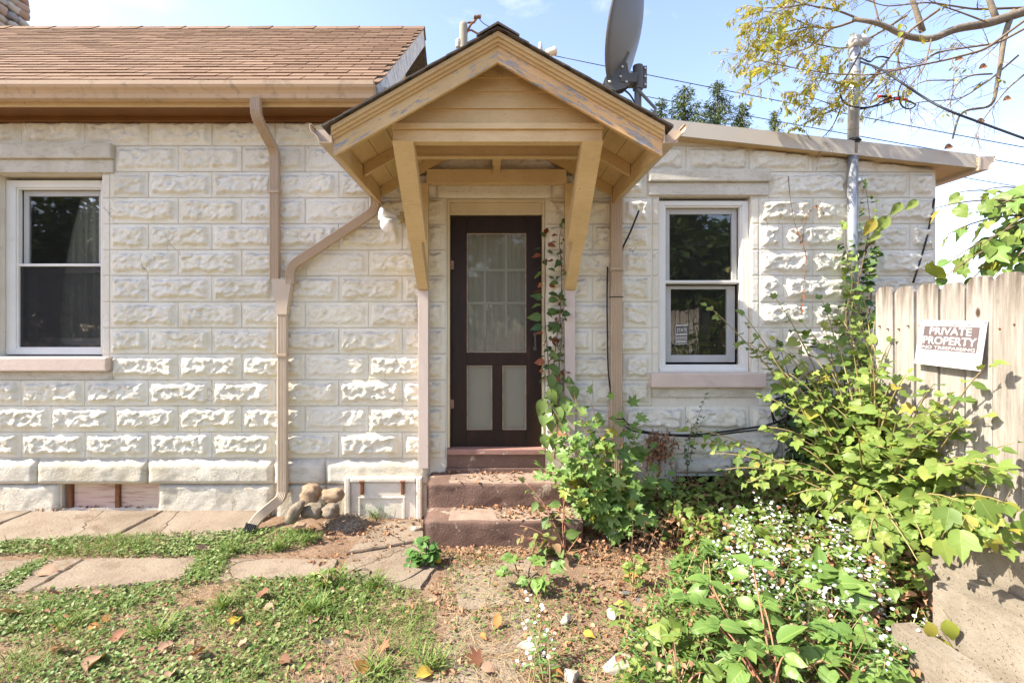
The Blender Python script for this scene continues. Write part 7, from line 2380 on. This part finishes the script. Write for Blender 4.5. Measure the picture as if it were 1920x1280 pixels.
for i, (px, py, s, lab) in enumerate(((1175, 1112, .05, 'dark slate chip beside the dry stalk'), (1200, 1125, .045, 'dark slate chip right of the dry stalk foot'), (1355, 1110, .06, 'dark slate shard left of the asters'), (322, 984, .035, 'grey stone chip on the slab by the wall'))):
    chunk('slate_chip', px, py, .02, (s, s*.6, .014), i*1.3, 'slate', lab, 'stone chip', 50 + i, 'dark slate chips')
g_ = thing('glass_globe', G(1150, 1012), 'frosted glass lamp globe lying in the litter below the maple sapling', 'glass globe')
c = P(1151, 1001, 3.62)
s = MB(); s.lathe([(.02, -.045), (.040, -.038), (.052, -.01), (.050, .018), (.038, .040), (.02, .050), (.002, .052)], Matrix.Translation(c) @ Matrix.Rotation(R(60), 4, 'Y'), 18)
s.build('globe', M['bulb'], g_, True)
s = MB(); s.lathe([(.024, -.056), (.026, -.044)], Matrix.Translation(c) @ Matrix.Rotation(R(60), 4, 'Y'), 14); s.build('collar', M['bolt'], g_)
M['fruit'] = mat('yellow_fruit', (0.45, 0.36, 0.04), (0.36, 0.34, 0.05), 9, .5, .001, 60)
M['fruit_green'] = mat('green_fruit', (0.26, 0.33, 0.12), (0.20, 0.27, 0.09), 9, .5, .001, 60)
for px, py, r, mm, lab in ((821, 1052, .027, 'fruit', 'yellow walnut husk lying at the right edge of the mallow clump'), (776, 1055, .022, 'fruit_green', 'pale green walnut husk lying at the left edge of the mallow clump'), (1308, 1030, .026, 'fruit', 'brownish walnut husk among the weeds below the wing wall')):
    c = G(px, py, .02); c.z = .012 + r
    v, f = stone_vf(c, (r, r, r*1.05), 3, 10)
    o = mobj('walnut_husk', v, f, M[mm], None, True)
    props(o, lab, 'walnut husk', 'fallen walnut husks')
c = G(678, 1075, .02)
s = MB(); s.tube([(c.x + math.cos(t*.35)*(.055 + .004*math.sin(t*.9)), c.y + math.sin(t*.35)*(.05), .026 + .006*math.sin(t*.5)) for t in range(42)], .0028, 6)
M['wire'] = mat('grey_wire', (.10, .085, .07), (.07, .06, .05), 10, .6, 0)
props(s.build('wire_coil', M['wire'], None, True), 'small coil of dark wire lying on the walkway', 'wire coil')
s = MB(); s.tube(smooth_path([G(728, 1098, .01), G(765, 1085, .02), G(800, 1062, .02), G(835, 1048, .02), G(850, 1044, .01)], .2), .004, 6)
props(s.build('wire_piece', M['wire'], None, True), 'length of dark wire running from the walkway past the mallow clump', 'wire')

# ------------------------------------------------------------------ larger fallen leaves, one by one
TONE = {'tan': [(0.36,0.235,0.155),(0.33,0.21,0.14)], 'brown': [(0.16,0.075,0.04),(0.19,0.09,0.05)], 'orange': [(0.40,0.19,0.05),(0.36,0.17,0.05)], 'yellow': [(0.50,0.35,0.05),(0.46,0.33,0.06)], 'rust': [(0.26,0.11,0.06),(0.24,0.10,0.055)], 'beige': [(0.42,0.33,0.23),(0.38,0.30,0.20)]}
for k, t in TONE.items(): M['fl_' + k] = leaf_mat('fallen_' + k, t, .12, .15, .75)
LV = [
 (90,1074,'tan',.17,0,'large pale tan fallen leaf lying across the left walkway joint'), (14,1157,'tan',.17,1,'large curled tan leaf at the left edge of the lawn'),
 (494,1118,'brown',.13,1,'large dark brown curled leaf on the lawn below the walkway gap'), (504,1143,'tan',.10,0,'tan leaf just below the large dark brown curled leaf'),
 (439,1153,'tan',.11,1,'curled tan leaf left of the dark brown one on the lawn'), (443,1164,'yellow',.12,0,'long yellow-green leaf under a curled tan leaf on the lawn'),
 (309,1213,'tan',.11,0,'pointed tan leaf standing up in the lower lawn'), (178,1238,'tan',.17,0,'largest tan leaf in the lower left lawn'),
 (113,1220,'tan',.12,1,'tan leaf left of the largest one in the lower left lawn'), (374,1229,'rust',.13,1,'long rust brown curled leaf in the lower lawn'),
 (457,1211,'tan',.09,1,'small curled tan leaf right of the pointed one in the lower lawn'), (589,1164,'tan',.12,0,'torn tan leaf on the bare patch at the right of the lawn'),
 (531,1240,'brown',.10,0,'dark purplish brown leaf low on the lawn'), (614,1210,'beige',.08,1,'beige curled leaf at the right of the lower lawn'),
 (380,1032,'tan',.12,1,'curled tan leaf on the grass strip above the walkway gap'), (176,1113,'tan',.09,0,'small tan leaf at the top edge of the lawn'),
 (367,1125,'tan',.09,1,'small narrow tan leaf near the lawn top, middle'), (199,1164,'orange',.07,2,'bright orange leaf in the left lawn'),
 (176,1178,'orange',.08,0,'amber leaf below the bright orange one in the left lawn'), (221,1196,'rust',.10,1,'reddish brown curled leaf in the left lawn'),
 (105,1115,'rust',.07,1,'small rust leaf at the top left of the lawn'), (320,1262,'tan',.09,0,'tan leaf at the bottom edge of the lawn'),
 (723,1215,'rust',.11,2,'red-brown lobed leaf at the right end of the lawn'), (798,1264,'yellow',.12,0,'yellow-orange heart-shaped leaf at the bottom edge'),
 (680,1254,'orange',.11,1,'long orange curled leaf at the bottom right of the lawn'), (810,1124,'tan',.08,0,'tan leaf on the soil at the upper right lawn corner'),
 (890,1241,'rust',.13,2,'large rust coloured leaf on the path near the bottom edge'), (916,1257,'tan',.10,0,'tan leaf beside the large rust leaf on the path'),
 (933,1171,'orange',.10,1,'orange curled leaf on the dirt path'), (905,1196,'orange',.06,0,'small orange leaf below the curled one on the path'),
 (1104,1192,'yellow',.08,0,'narrow yellow leaf right of the foreground aster'), (1162,1136,'yellow',.07,0,'pale yellow leaf on the flat stone chip'),
 (1046,1264,'orange',.08,0,'orange leaf at the bottom edge below the aster'), (1183,1088,'orange',.11,0,'orange leaf on the litter left of the dry stalk'),
 (1290,1075,'orange',.08,1,'orange leaf on the litter beyond the dry stalk'), (520,1176,'tan',.06,0,'little tan leaf right of the curled tan and yellow leaves'),
]
rnd = random.Random(15)
for (px, py, tone, s, var, lab) in LV:
    c = G(px, py, .02); c.z = gz(c.x, c.y) + .028
    o = bpy.data.objects.new('fallen_leaf', leaf_data('dead', var, 'fl_' + tone)); link(o)
    a = rnd.uniform(0, 6.28)
    d = Vector((math.cos(a), math.sin(a) * .6, .12))
    o.matrix_basis = frame_from(d, Vector((rnd.uniform(-.3, .3), -.45, 1)), s * .82, c - d.normalized() * s * .4)
    props(o, lab, 'fallen leaf', 'larger fallen leaves')
